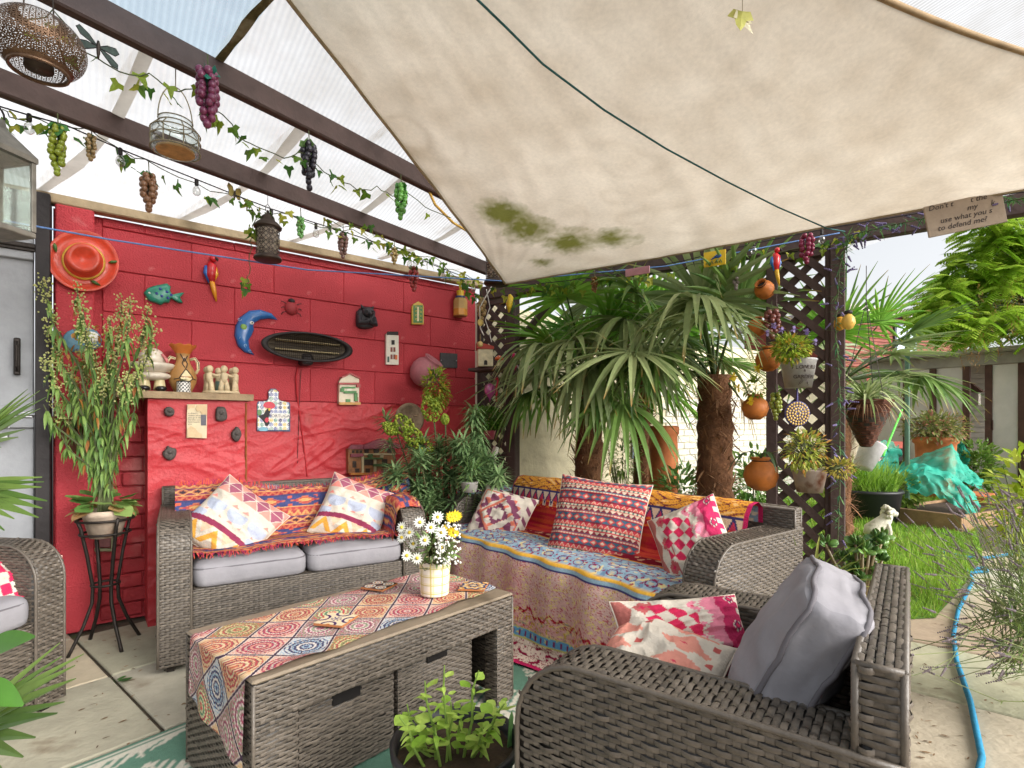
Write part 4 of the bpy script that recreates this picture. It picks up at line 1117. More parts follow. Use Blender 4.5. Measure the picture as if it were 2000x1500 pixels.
# ---------------------------------------------------------- grapes
m_ivy = mat('ivy_leaf', None, .55, .2, 30, attr=True, trans=.35)
m_stem = mat('vine_stem', L(84, 92, 56), .7, .3, 30)
def ivy_mesh(mb, M, s, c):
    P = [(0, 0), (-.32, -.12), (-.5, .18), (-.22, .32), (-.16, .62), (0, 1.0), (.16, .62), (.22, .32), (.5, .18), (.32, -.12)]
    i = len(mb.v); 
    for x, y in P: mb.v.append(tuple(M @ Vector((x * s, y * s, abs(x) * s * .25 - y * y * s * .18))))
    mb.v.append(tuple(M @ Vector((0, .3 * s, .0))))
    for k in range(10): mb.f.append((i + 10, i + k, i + (k + 1) % 10))
    mb.colr(c)
IVY = []
for c in ((96, 132, 38), (140, 160, 48), (176, 176, 62), (70, 116, 44)):
    mb = MB(); ivy_mesh(mb, Matrix.Identity(4), 1, L(*c)); me = mb.build('leaf', m_ivy).data
    o = bpy.data.objects['leaf']; 
    for ob in [ob for ob in col.objects if ob.data is me]: bpy.data.objects.remove(ob)
    IVY.append(me)
def leaf_at(parent, p, s, rng, hang=True, me=None):
    o = bpy.data.objects.new('leaf', me or IVY[rng.choice((0, 0, 1, 1, 2, 3))]); col.objects.link(o); o.parent = parent
    o.location = p; o.scale = (s, s, s); o.rotation_euler = (rng.uniform(-2.4, -1.0), rng.uniform(-.6, .6), rng.uniform(0, 6.28))
    return o
GR = {}
def grapes(label, u, v0, v1, t, c, nrow, wide=1.0, leaf=(70, 130, 60), lf=1.0):
    top = at(u, v0, t); hgt = (v1 - v0) / FPX * t; rng = random.Random(int(u * 7 + v0)); r = hgt / nrow * .62
    key = tuple(c)
    if key not in GR:
        mb = MB(); mb.ball((0, 0, 0), (1, 1, 1.12), 10, 7); o = mb.build('grape', mat('grape' + str(c), L(*c), .28, .22, 2, spec=.6, trans=.12), smooth=True); GR[key] = o.data; bpy.data.objects.remove(o)
    th = thing('grape_bunch', label, 'grapes', top, 0, 'grape bunches hung from the pergola')
    for k in range(nrow):
        q = k / (nrow - 1); n_ = max(1, round((5.2 * math.sin(math.pi * (q * .72 + .26)) * wide) * (1 if q < .9 else .4))); R = r * (.2 + n_ * .33) if n_ > 1 else 0
        for i in range(n_):
            a = 6.283 * i / n_ + k * 1.3; o = bpy.data.objects.new('grape', GR[key]); col.objects.link(o); o.parent = th
            o.location = (R * math.cos(a) + rng.uniform(-.2, .2) * r, R * math.sin(a) + rng.uniform(-.2, .2) * r, -hgt * (.08 + .86 * q) + rng.uniform(-.3, .3) * r); f = r * rng.uniform(.86, 1.06); o.scale = (f, f, f)
    q = MB(); q.tube([(0, 0, .05), (.002, 0, 0), (0, 0, -hgt * .8)], .0022, 5); q.build('stem', m_stem, th)
    if lf:
        mb = MB()
        for i in range(3): ivy_mesh(mb, Matrix.Translation((rng.uniform(-.01, .01), rng.uniform(-.01, .01), 0)) @ R3(rng.uniform(-2.2, -.9), 0, 2.1 * i + rng.uniform(-.4, .4)), hgt * .36 * lf, L(*leaf))
        mb.build('leaves', m_ivy, th)
grapes('big bunch of purple plastic grapes with teal leaves', 405, 135, 250, 1.80, (134, 60, 92), 9, leaf=(48, 138, 112), lf=1.1)
grapes('long bunch of lime green plastic grapes beside a bare bulb', 112, 243, 345, 1.98, (150, 164, 50), 10, .8)
grapes('small tan bunch of plastic grapes next to the lime green bunch', 178, 264, 314, 2.1, (166, 140, 96), 7, .7, lf=.4)
grapes('brown bunch of plastic grapes between two bare bulbs', 290, 338, 415, 2.27, (150, 108, 78), 8, .9)
grapes('black bunch of plastic grapes on the upper beam', 603, 278, 373, 2.25, (52, 48, 58), 9, .8, leaf=(124, 160, 96))
grapes('bright green bunch of plastic grapes beside the yellow strap', 783, 360, 431, 2.6, (112, 178, 80), 8, .75)
grapes('little pale green bunch of grapes beside the filigree lantern on the ivy beam', 587, 425, 466, 2.8, (130, 190, 110), 7, .7)
grapes('little mauve brown bunch of grapes above the ladybird', 670, 456, 504, 3.0, (140, 108, 98), 7, .8)
grapes('little tan bunch of grapes in the thick ivy', 770, 484, 515, 3.15, (190, 166, 110), 6, .7, lf=.6)
grapes('red bunch of plastic grapes hanging above the arched plaque', 808, 522, 568, 3.35, (168, 62, 60), 7, .8, leaf=(96, 120, 60), lf=1.3)
grapes('beige bunch of grapes at the corner beside the yellow bottle', 941, 580, 632, 3.72, (180, 150, 100), 7, .6, lf=.3)
grapes('small brown bunch of grapes in the ivy under the sail corner', 1161, 541, 572, 3.35, (150, 106, 66), 6, .7, lf=.4)
grapes('grey bunch of grapes below the small yellow sign', 1437, 522, 566, 3.15, (142, 130, 126), 7, .6, lf=.3)
grapes('magenta bunch of grapes hanging at the top of trellis', 1575, 458, 516, 2.95, (140, 36, 72), 7, 1.0, lf=.4)
grapes('dark red brown bunch of grapes above the lettered bucket', 1507, 606, 660, 3.0, (122, 66, 58), 6, 1.1, lf=.9, leaf=(110, 130, 80))
grapes('yellow green bunch of grapes below the lettered bucket', 1515, 768, 820, 3.0, (150, 160, 60), 7, .9, lf=.6)
# ---------------------------------------------------------- ivy garlands
def garland(label, pts, seed, dens=26, s=(.034, .055), hang=.05, sub=6):
    rng = random.Random(seed); th = thing('ivy_garland', label, 'garland', pts[0]); O = Vector(pts[0]); path = []
    for i in range(len(pts) - 1):
        for k in range(sub):
            q = k / sub; p = Vector(pts[i]).lerp(Vector(pts[i + 1]), q); p.z -= hang * .5 * math.sin(math.pi * q) + rng.uniform(-.008, .008); p += Vector((rng.uniform(-.008, .008), rng.uniform(-.008, .008), 0)); path.append(p - O)
    path.append(Vector(pts[-1]) - O); q = MB(); q.tube(path, .0022, 5); q.build('stem', m_stem, th)
    Ln = sum((path[i + 1] - path[i]).length for i in range(len(path) - 1))
    for k in range(int(Ln * dens)):
        i = rng.randrange(len(path) - 1); p = path[i].lerp(path[i + 1], rng.random()) + Vector((rng.uniform(-.02, .02), rng.uniform(-.02, .02), rng.uniform(-hang, .012))); leaf_at(th, p, rng.uniform(*s), rng)
    return th
garland('sparse ivy garland looped along the upper pergola beam', [at(15, 25, 1.45), at(110, 20, 1.5), at(160, 95, 1.62), at(290, 145, 1.75), at(375, 175, 1.83), at(440, 220, 1.9), at(500, 285, 2.0), at(600, 300, 2.25), at(660, 350, 2.33), at(735, 365, 2.5), at(800, 375, 2.65), at(880, 425, 2.9)], 1, 22)
garland('leafy ivy garland along the beam nearest the red wall', [at(0, 210, 1.95), at(60, 230, 1.98), at(170, 245, 2.1), at(280, 310, 2.3), at(470, 385, 2.6), at(560, 420, 2.75), at(690, 450, 3.0), at(800, 490, 3.2), at(900, 530, 3.55), at(940, 545, 3.7)], 2, 30, hang=.045)
garland('dense ivy cluster hanging beside the filigree lantern', [at(480, 390, 2.62), at(500, 420, 2.66), at(490, 470, 2.66), at(485, 540, 2.68), at(480, 568, 2.68)], 3, 34, hang=.03)
garland('dense ivy garland on the lower beam by the red grapes', [at(640, 430, 2.95), at(720, 440, 3.05), at(800, 490, 3.2), at(850, 500, 3.3), at(900, 545, 3.55), at(935, 575, 3.7)], 4, 48, hang=.05)
garland('ivy garland under the sail along the palm side beam', [at(960, 560, 3.6), at(1060, 555, 3.5), at(1120, 545, 3.4), at(1250, 535, 3.3), at(1400, 500, 3.15), at(1480, 490, 3.1), at(1600, 470, 3.0), at(1680, 440, 2.9)], 5, 48, hang=.06)
# lavender garland down the trellis post and along the beam
m_lav = mat('lavender_flower', L(112, 100, 140), .8, .3, 40)
def lav_garland(label, pts, seed, n):
    rng = random.Random(seed); th = thing('lavender_garland', label, 'garland', pts[0]); O = Vector(pts[0]); P = [Vector(p) - O for p in pts]
    a, b, c = MB(), MB(), MB(); c.tube(P, .003, 5)
    for k in range(n):
        i = rng.randrange(len(P) - 1); p = P[i].lerp(P[i + 1], rng.random()); d = Vector((rng.uniform(-1, 1), rng.uniform(-1, 1), rng.uniform(-.8, .7))).normalized()
        if k % 5 == 0:
            for m_ in range(5): b.ball(p + d * (.05 + m_ * .009), .0065 - m_ * .0006, 6, 4)
            a.tube([p, p + d * .05], .0012, 4); a.colr(L(70, 110, 80))
        else: a.blade(p, d, rng.uniform(.04, .075), .007, droop=.5, seg=2); a.colr(mixc(L(60, 120, 86), L(110, 150, 84), rng.random()))
    a.build('leaves', m_ivy, th); b.build('flowers', m_lav, th, smooth=True)['kind'] = 'stuff'; c.build('stem', m_stem, th)
lav_garland('artificial lavender garland wound down the trellis post', [at(1660, 460, 2.88), at(1640, 520, 2.9), at(1632, 640, 2.9), at(1640, 760, 2.9), at(1640, 870, 2.9), at(1640, 960, 2.88), at(1636, 1060, 2.88)], 3, 260)
lav_garland('artificial lavender garland along the beam beside the lettered board', [at(1650, 462, 2.9), at(1740, 440, 2.75), at(1860, 415, 2.55), at(2010, 385, 2.35)], 4, 200)
# ---------------------------------------------------------- festoon lights
def clear_glass(name, tint, gloss):
    m = bpy.data.materials.new(name); m.use_nodes = True; n = m.node_tree.nodes; k = m.node_tree.links; n.clear(); out = n.new('ShaderNodeOutputMaterial'); a = n.new('ShaderNodeBsdfTransparent'); a.inputs[0].default_value = (*tint, 1)
    g_ = n.new('ShaderNodeBsdfGlossy'); g_.inputs['Roughness'].default_value = .06; f = n.new('ShaderNodeLayerWeight'); f.inputs[0].default_value = .35; mr = n.new('ShaderNodeMapRange'); mr.inputs[3].default_value = gloss * .4; mr.inputs[4].default_value = min(1, gloss * 4)
    k.new(f.outputs['Facing'], mr.inputs[0]); x = n.new('ShaderNodeMixShader'); k.new(mr.outputs[0], x.inputs[0]); k.new(a.outputs[0], x.inputs[1]); k.new(g_.outputs[0], x.inputs[2]); k.new(x.outputs[0], out.inputs[0]); return m
m_bulb = clear_glass('bulb_glass', (.86, .86, .84), .2)
def festoon(label, pts, bulbs):
    th = thing('festoon_lights', label, 'string lights', pts[0]); O = Vector(pts[0]); q = MB(); q.tube([Vector(p) - O for p in pts], .003, 6); q.build('cable', m_blk, th)
    for p in bulbs:
        p = Vector(p) - O; q = MB(); q.lathe([(.006, 0), (.0085, -.004), (.0085, -.026), (.007, -.03)], 10, Matrix.Translation(p), cap1=True); s_ = q.build('socket', m_blk, th)
        q = MB(); q.lathe([(.006, -.03), (.008, -.034), (.0155, -.045), (.018, -.056), (.0155, -.068), (.007, -.076), (.001, -.078)], 12, Matrix.Translation(p), cap1=True); q.build('bulb', m_bulb, th, smooth=True)
festoon('black festoon cable with clear bulbs on the beam nearest the red wall', [at(-10, 205, 1.93), at(57, 225, 1.98), at(130, 245, 2.05), at(232, 290, 2.2), at(383, 350, 2.45), at(470, 385, 2.6), at(530, 408, 2.7), at(615, 435, 2.85), at(700, 462, 3.05), at(800, 498, 3.25), at(865, 525, 3.45), at(945, 555, 3.75)],
        [at(57, 222, 1.98), at(235, 289, 2.2), at(384, 350, 2.45), at(530, 408, 2.7), at(617, 436, 2.86), at(800, 498, 3.25), at(866, 524, 3.45), at(925, 548, 3.7)])
festoon('black festoon cable with clear bulbs on the palm side beam', [at(1000, 560, 3.65), at(1180, 540, 3.4), at(1340, 508, 3.2), at(1475, 475, 3.02), at(1605, 448, 2.88), at(1800, 415, 2.65), at(1925, 385, 2.45), at(2020, 372, 2.35)], [at(1472, 470, 3.02), at(1605, 448, 2.88), at(1924, 386, 2.45)])
# ---------------------------------------------------------- lanterns
m_brz = mat('bronze', L(118, 92, 72), .45, .35, 25, .2, 60, metal=.65)
m_dkm = mat('dark_filigree', L(74, 62, 54), .5, .3, 25, metal=.5)
m_wax = mat('candle_glass', L(226, 214, 196), .4, .1, trans=.4)
def pierced(mb, prof, n, pat, sx=1):
    """thin shell of revolution with real holes where pat(u,v) is False"""
    i = len(mb.v)
    for r, z in prof:
        for k in range(n): a = 2 * math.pi * k / n; mb.v.append((r * math.cos(a), r * math.sin(a), z))
    m_ = len(prof) - 1
    for j in range(m_):
        for k in range(n):
            if pat((k + .5) / n, (j + .5) / m_): mb.f.append((i + j * n + k, i + j * n + (k + 1) % n, i + (j + 1) * n + (k + 1) % n, i + (j + 1) * n + k))
    return mb
gl = thing('globe_lantern', 'pierced bronze globe lantern hanging from the roof', 'lantern', at(76, 88, 1.36), .3)
def gp(u, v):
    if v < .05 or v > .94 or abs(u - .12) < .006: return True
    x, y = (u * 26 + (.5 if int(v * 13) % 2 else 0)) % 1 - .5, (v * 13) % 1 - .5; d = math.hypot(x, y)
    return not (.12 < d < .24 or (.36 < d < .47)) or (abs(x * y) < .004)
R_ = .098; pr = [(max(.03, R_ * math.sqrt(max(0, 1 - (z * 1.0) ** 2))), z * .078) for z in [-.80 + 1.72 * k / 78 for k in range(79)]]
mb = MB(); pierced(mb, pr, 260, gp); mb.build('shell', m_brz, gl, smooth=True)
mb = MB(); mb.lathe([(.058, -.061), (.062, -.061), (.062, -.069), (.056, -.069), (.056, -.061)], 40, cap0=False); mb.build('base_ring', m_brz, gl, smooth=True)
mb = MB(); mb.lathe([(.03, -.062), (.03, -.03)], 20, cap1=True); mb.build('candle_cup', m_dkm, gl, smooth=True)
mb = MB(); mb.tube([(-.03, 0, .07), (-.028, 0, .14), (0, 0, .19), (.028, 0, .14), (.03, 0, .07)], .002, 5); mb.tube([(0, 0, .19), (0, 0, .33)], .0015, 5); mb.build('handle', m_dkm, gl)
def fili(label, p, r=.052, hh=.13):
    th = thing('filigree_lantern', label, 'lantern', p, .4, 'filigree lanterns')
    def fp(u, v):
        if v < .05 or v > .95: return True
        x, y = (u * 8) % 1 - .5, (v * 3.2) % 1 - .5; d = math.hypot(x, y); e = abs(abs(x) + abs(y) - .46)
        return e < .07 or abs(d - .2) < .06 or abs(abs(x) - abs(y)) < .05 and d > .12
    mb = MB(); pierced(mb, [(r, -hh / 2 + hh * k / 40) for k in range(41)], 150, fp); mb.build('shell', m_dkm, th)
    mb = MB(); mb.lathe([(r * .86, -hh * .48), (r * .86, hh * .45)], 24); mb.build('glass', m_wax, th, smooth=True)
    mb = MB(); mb.lathe([(r * 1.1, -hh * .62), (r * 1.2, -hh * .57), (r * 1.12, -hh * .5), (r * .9, -hh * .49)], 28); mb.build('base', m_dkm, th, smooth=True)
    mb = MB(); mb.lathe([(r * 1.15, hh * .49), (r * 1.2, hh * .54), (r * .95, hh * .66), (r * .62, hh * .76), (r * .55, hh * .88), (r * .3, hh * .97), (r * .12, hh * 1.02), (r * .12, hh * 1.1), (.002, hh * 1.13)], 28); mb.build('dome', m_dkm, th, smooth=True)
    mb = MB(); mb.tube([(-.012, 0, hh * 1.08), (-.012, 0, hh * 1.25), (0, 0, hh * 1.33), (.012, 0, hh * 1.25), (.012, 0, hh * 1.08)], .002, 5); mb.tube([(0, 0, hh * 1.33), (0, 0, hh * 1.33 + .14)], .0015, 5); mb.build('hook', m_iron, th)
fili('dark filigree lantern hanging in front of the red wall', at(523, 474, 2.68), .056, .145)
fili('dark filigree lantern behind the sail corner at the lattice', at(970, 522, 3.78), .078, .20)
# jar lantern
m_glass = clear_glass('jar_glass', (.90, .94, .92), .16)
m_wire = mat('twine_wire', L(150, 138, 112), .7, .3, 40)
jr = thing('jar_lantern', 'glass jar lantern in a wire cage with handle', 'lantern', at(343, 268, 1.92), .2); k_ = 1.92 / FPX
R1, H1 = 41 * k_, 62 * k_
mb = MB(); mb.lathe([(R1 * .86, -H1 * .5), (R1, -H1 * .44), (R1, H1 * .12), (R1 * .7, H1 * .34), (R1 * .68, H1 * .5)], 28, cap0=False); mb.build('glass', m_glass, jr, smooth=True)
mb = MB(); mb.lathe([(R1 * .8, -H1 * .49), (R1 * .8, -H1 * .42)], 24, cap1=True); mb.build('sand_candle', mat('sandy_wax', L(196, 150, 96), .8, .4, 30), jr)
mb = MB()
for z, r in ((-.44, 1.03), (-.12, 1.04), (.12, 1.03), (.36, .72), (.5, .71)): mb.tube([(R1 * r * math.cos(a), R1 * r * math.sin(a), H1 * z) for a in [6.2832 * i / 28 for i in range(29)]], .0022, 5)
for i in range(8):
    a = 6.2832 * i / 8; mb.tube([(R1 * r * math.cos(a), R1 * r * math.sin(a), H1 * z) for r, z in ((1.04, -.44), (1.04, .12), (.73, .36))], .002, 5)
mb.build('cage', m_wire, jr)
mb = MB(); mb.tube([(-R1 * .74 * math.cos(a) if True else 0, 0, H1 * .42 + R1 * 1.75 * math.sin(a)) for a in [math.pi * i / 16 for i in range(17)]], .0022, 5); mb.tube([(0, 0, H1 * .42 + R1 * 1.75), (0, 0, H1 * .42 + R1 * 1.75 + .07)], .0018, 5); mb.build('handle', m_wire, jr)
# square lantern, partly out of the picture
sq = thing('square_lantern', 'grey square glass lantern with a pitched cap beside the door', 'lantern', at(-14, 455, 1.55), math.radians(40)); k_ = 1.55 / FPX
a_, h_ = .062, .225
m_pew = mat('pewter', L(132, 126, 116), .5, .35, 18, .3, 50, metal=.5)
mb = MB(); mb.bbox((-a_ * 1.1, -a_ * 1.1, 0), (a_ * 1.1, a_ * 1.1, .018), .003); mb.build('base', m_pew, sq)
for x in (-1, 1):
    for y in (-1, 1): mb = MB(); mb.bbox((x * a_ - .006, y * a_ - .006, .019), (x * a_ + .006, y * a_ + .006, h_), .001); mb.build('corner_bar', m_pew, sq)
for s_ in (-1, 1):
    mb = MB(); mb.box((-a_ + .008, s_ * a_ - .001, .02), (a_ - .008, s_ * a_ + .001, h_)); mb.build('pane', m_glass, sq)
    mb = MB(); mb.box((s_ * a_ - .001, -a_ + .008, .02), (s_ * a_ + .001, a_ - .008, h_)); mb.build('pane', m_glass, sq)
mb = MB(); mb.rings([[(x * s_, y * s_, z) for x, y in ((-1, -1), (1, -1), (1, 1), (-1, 1))] for s_, z in ((a_ * 1.15, h_ + .001), (a_ * 1.15, h_ + .016), (a_ * .35, h_ + .085), (a_ * .3, h_ + .11))]); mb.build('cap', m_pew, sq)
mb = MB(); mb.tube([(.03 * math.cos(a), 0, h_ + .125 + .03 * math.sin(a)) for a in [6.2832 * i / 18 for i in range(19)]], .003, 5); mb.tube([(0, 0, h_ + .155), (0, 0, h_ + .36)], .0015, 4); mb.build('ring', m_iron, sq)
# butterfly and dragonfly
def wings(label, p, s, c, name, n4):
    th = thing(name, label, name.split('_')[-1], p, .6); m_w = mat(name + '_wing', L(*c), .4, .3, 40, trans=.5)
    for sg in (-1, 1):
        for k in range(2 if n4 else 1):
            a = math.radians((15, -30)[k]); w_ = [(0, 0), (.5, .22), (.95, .25), (1.05, .05), (.8, -.12), (.3, -.06)] if n4 else [(0, 0), (.4, .55), (.9, .6), (.95, .2), (.7, -.05), (.6, -.5), (.25, -.45)]
            M = R3(math.pi / 2, 0, 0) @ Matrix.Rotation(a * sg, 4, 'Z')
            mb = MB(); mb.prism([(x * s * sg, y * s) for x, y in w_][::sg], -.0006, .0006, M); wg = mb.build('wing', m_w, th)
            mb = MB(); mb.tube([M @ Vector((x * s * sg, y * s, 0)) for x, y in w_ + w_[:1]], .0016, 4); mb.build('wing_edge', m_blk, wg)
    mb = MB(); mb.tube([(0, 0, .3 * s), (0, 0, .1 * s), (0, 0, -.3 * s), (0, 0, -.6 * s)], [.003, .006, .005, .002], 6); mb.build('body', m_dkm, th, smooth=True)
wings('grey green metal dragonfly beside the bronze globe lantern', at(192, 92, 1.6), .062, (110, 124, 116), 'metal_dragonfly', True)
wings('small cream butterfly on the festoon cable', at(458, 379, 2.58), .05, (206, 190, 120), 'paper_butterfly', False)
lv = thing('hanging_leaf', 'pale yellow glass leaf pendant hanging before the sail', 'pendant', under_sail(1450, 22) * 1.0); rng = random.Random(2)
for i, c in enumerate(((196, 196, 110), (226, 220, 190))):
    mb = MB(); ivy_mesh(mb, Matrix.Translation((.012 * i, 0, 0)) @ R3(-1.7, .2 - .3 * i, -.7 + .5 * i), .075, L(*c)); mb.build('leaf', m_ivy, lv)
mb = MB(); mb.tube([(0, 0, 0), (0, 0, .3)], .001, 4); mb.build('thread', m_wire, lv)
# ============================================================ ORNAMENTS ON THE RED WALL
def wxz(u, v, y=WY): p = ony(u, v, y); return p.x, p.z
Z3 = lambda P: [(x / 3.3333, 400 + y / 3.3333) for x, y in P]
Z4 = lambda P: [(450 + x / 3.3333, 550 + y / 3.3333) for x, y in P]
def WF(u, v, off=.004, y=WY):
    """frame on the wall at a photograph pixel: x along the wall, y up, z out of the wall"""
    x, z = wxz(u, v, y - off); return Vector((x, y - off, z))
MW = frame((0, 0, 0), (1, 0, 0), (0, 0, 1), (0, -1, 0))
def wl(pts, c, y=WY, off=.004):
    """photograph outline -> outline on the wall, relative to the thing's own origin c"""
    o = WF(*c, off, y); P = []
    for u, v in pts: x, z = wxz(u, v, y - off); P.append((x - o.x, z - o.z))
    a = sum(P[i][0] * P[(i + 1) % len(P)][1] - P[(i + 1) % len(P)][0] * P[i][1] for i in range(len(P)))
    return P if a > 0 else P[::-1]
def sm(P, it=1):
    for _ in range(it):
        Q = []
        for i in range(len(P)): a, b = P[i], P[(i + 1) % len(P)]; Q += [(a[0] * .75 + b[0] * .25, a[1] * .75 + b[1] * .25), (a[0] * .25 + b[0] * .75, a[1] * .25 + b[1] * .75)]
        P = Q
    return P
def pm(name, c, rough=.35, **k): return mat('paint_' + name, L(*c), rough, k.pop('vary', .15), k.pop('scale', 25), k.pop('bump', .1), 60, **k)
def wallthing(name, label, cat, u, v, off=.004, y=WY, group=None): return thing(name, label, cat, WF(u, v, off, y), 0, group)
def inset(P, q, dx=0, dy=0):
    cx = sum(p[0] for p in P) / len(P); cy = sum(p[1] for p in P) / len(P); return [(cx + (x - cx) * q + dx, cy + (y - cy) * q + dy) for x, y in P]
# moon
mo = wallthing('moon_plaque', 'blue glazed crescent moon with a face on the red wall', 'plaque', 480, 645)
MO = wl(Z3([(1805, 745), (1760, 705), (1690, 682), (1620, 690), (1560, 730), (1528, 790), (1525, 850), (1545, 920), (1590, 965), (1655, 980), (1620, 930), (1615, 880), (1640, 850), (1632, 832), (1652, 812), (1645, 780), (1680, 755), (1740, 745)]), (480, 645))
# the crescent as a rounded strip between its outer and inner edge
def strip_relief(mb, out, inn, depth, M=MW):
    n = len(out); rg = []
    for i in range(n):
        a, b = Vector((*out[i], 0)), Vector((*inn[i], 0)); w_ = (b - a).length; d = min(depth, w_ * .6); rg.append([M @ (a + Vector((0, 0, .001))), M @ (a.lerp(b, .06) + Vector((0, 0, d * .55))), M @ (a.lerp(b, .3) + Vector((0, 0, d))), M @ (a.lerp(b, .65) + Vector((0, 0, d))), M @ (a.lerp(b, .94) + Vector((0, 0, d * .55))), M @ (b + Vector((0, 0, .001)))])
    mb.rings(rg, True, True)
def ww(P, c): 
    o = WF(*c); return [(wxz(u, v, WY - .004)[0] - o.x, wxz(u, v, WY - .004)[1] - o.z) for u, v in Z3(P)]
mout = ww([(1806, 747), (1765, 706), (1690, 682), (1620, 688), (1560, 730), (1530, 790), (1523, 850), (1545, 920), (1590, 962), (1657, 981)], (480, 645))
minn = ww([(1804, 750), (1745, 742), (1690, 752), (1655, 772), (1648, 795), (1655, 815), (1640, 850), (1618, 880), (1622, 930), (1655, 980)], (480, 645))
mb = MB(); strip_relief(mb, mout, minn, .035); mb.build('crescent', pm('blue', (48, 104, 168), .25, scale=60, coat=.3), mo, smooth=True)
def dot(par, name, u, v, c, r, h, m, zo=.036, rx=None):
    x, z = wxz(u, v, WY - .004); o = WF(*c); mb = MB(); mb.lathe([(r, 0), (r * .8, h * .7), (r * .2, h)], 14, MW @ Matrix.Translation((x - o.x, z - o.z, zo)) @ (Matrix.Scale(rx, 4, (1, 0, 0)) if rx else Matrix.Identity(4)), cap1=True); return mb.build(name, m, par, smooth=True)
dot(mo, 'cheek', 474, 640, (480, 645), .02, .004, pm('limegreen', (120, 158, 60), .3), .033)
dot(mo, 'eye', 489, 632, (480, 645), .011, .004, pm('white', (232, 228, 216), .3), .032, 1.2); dot(mo, 'pupil', 490, 632, (480, 645), .005, .003, m_blk, .037)
for k, (u, v) in enumerate(((505, 613), (520, 616), (470, 662), (478, 676), (487, 686), (465, 625))):
    x, z = wxz(u, v, WY - .004); o = WF(480, 645); mb = MB(); mb.tube([MW @ Vector((x - o.x + .0018 * a * math.cos(a * 1.1 + k), z - o.z + .0018 * a * math.sin(a * 1.1 + k), .033 if k not in (1, 4) else .024)) for a in [i * .7 for i in range(11)]], .0012, 4); mb.build('scroll', pm('paleblue', (170, 200, 226), .3), mo)
# fish
fi = wallthing('fish_plaque', 'green glazed fish with blue spots on the red wall', 'plaque', 318, 577)
F = wl(Z3([(935, 575), (960, 545), (1000, 530), (1040, 522), (1085, 513), (1112, 535), (1105, 560), (1120, 590), (1150, 588), (1198, 575), (1172, 605), (1190, 640), (1160, 640), (1115, 612), (1100, 640), (1070, 640), (1045, 655), (1010, 640), (965, 625)]), (318, 577))
mb = MB(); mb.dome(F, 0, .028, MW); mb.build('fish_body', pm('fishgreen', (44, 138, 112), .3, vary=.3, coat=.3), fi, smooth=True)
for u, v in ((312, 566), (325, 572), (315, 580), (327, 584), (305, 575), (333, 578)): dot(fi, 'spot', u, v, (318, 577), .008, .003, pm('spotblue', (40, 60, 140), .3), .0275)
dot(fi, 'eye', 291, 574, (318, 577), .006, .003, pm('white', (232, 228, 216)), .027)
# hat
ht = wallthing('pottery_hat', 'orange red pottery sombrero with green chillies on the red wall', 'hat', 164, 512, .004, WY - .07)
Hs = 2.70 / FPX
mb = MB(); mb.lathe([(.01, .0), (58 * Hs, .004), (64 * Hs, .028), (63 * Hs, .032), (56 * Hs, .012), (40 * Hs, .010), (35 * Hs, .016), (31 * Hs, .082), (27 * Hs, .098), (20 * Hs, .090), (10 * Hs, .066), (.002, .060)], 44, MW @ Matrix.Rotation(-.35, 4, 'Z'), sx=.86, sy=.95, cap1=True); mb.build('hat_body', pm('hatred', (212, 72, 46), .3, vary=.3, scale=10, coat=.2), ht, smooth=True)
mb = MB(); mb.lathe([(36.5 * Hs, .013), (39 * Hs, .016), (38 * Hs, .021), (35 * Hs, .0215)], 44, MW @ Matrix.Rotation(-.35, 4, 'Z'), sx=.86, sy=.95); mb.build('hat_band', pm('mustard', (206, 160, 50), .3), ht, smooth=True)
for a in (155, 10, -68):
    r = 45 * Hs; c = Vector((r * math.cos(math.radians(a)) * 1.05, r * math.sin(math.radians(a)) * .95, .02)); d = Vector((-math.sin(math.radians(a)) * .3 + .3, math.cos(math.radians(a)) * .6 - .5, 0)).normalized()
    mb = MB(); mb.tube([MW @ (c - d * .022), MW @ (c - d * .008 + Vector((0, 0, .004))), MW @ (c + d * .01), MW @ (c + d * .024)], [.002, .0085, .007, .001], 8); mb.build('chilli', pm('chilli%d' % (a % 2), (70, 110, 50) if a != 10 else (60, 100, 44), .3), ht, smooth=True)
# parrot
def parrot(label, o, s, M, cs, catn='parrot'):
    th = thing('parrot_ornament', label, 'parrot', o); B = lambda x, y, z: M @ Vector((x * s, y * s, z * s))
    mb = MB(); mb.tube([B(0, .06, .0), B(.005, .035, .012), B(.0, -.02, .014), B(.01, -.075, .008)], [.006 * s * 2, .026 * s, .027 * s, .010 * s], 10); mb.build('body', pm('p' + str(cs[0]), cs[0], .25, coat=.3), th, smooth=True)
    mb = MB(); mb.ball(B(.012, .078, .012), .019 * s, 10, 8); hd = mb.build('head', pm('p' + str(cs[0]), cs[0]), th, smooth=True)
    mb = MB(); mb.tube([B(.022, .082, .022), B(.033, .074, .027), B(.034, .062, .025)], [.009 * s, .007 * s, .001], 8); mb.build('beak', m_blk, hd, smooth=True)
    for sg in (-1, 1):
        mb = MB(); mb.tube([B(sg * .022, .03, .010), B(sg * .026, -.01, .016), B(sg * .012, -.065, .014)], [.011 * s, .014 * s, .003 * s], 8); mb.build('wing', pm('p' + str(cs[1 if sg < 0 else 2]), cs[1 if sg < 0 else 2], .25, coat=.3), th, smooth=True)
    mb = MB(); mb.tube([B(.005, -.05, .012), B(.018, -.11, .008), B(.03, -.165, .004)], [.015 * s, .013 * s, .004 * s], 8); mb.build('tail', pm('p' + str(cs[3]), cs[3], .25, coat=.3), th, smooth=True)
parrot('red and blue pottery parrot mounted on the red wall', WF(411, 532), 1.02, MW, [(196, 36, 44), (40, 96, 170), (226, 160, 40), (226, 150, 36)])
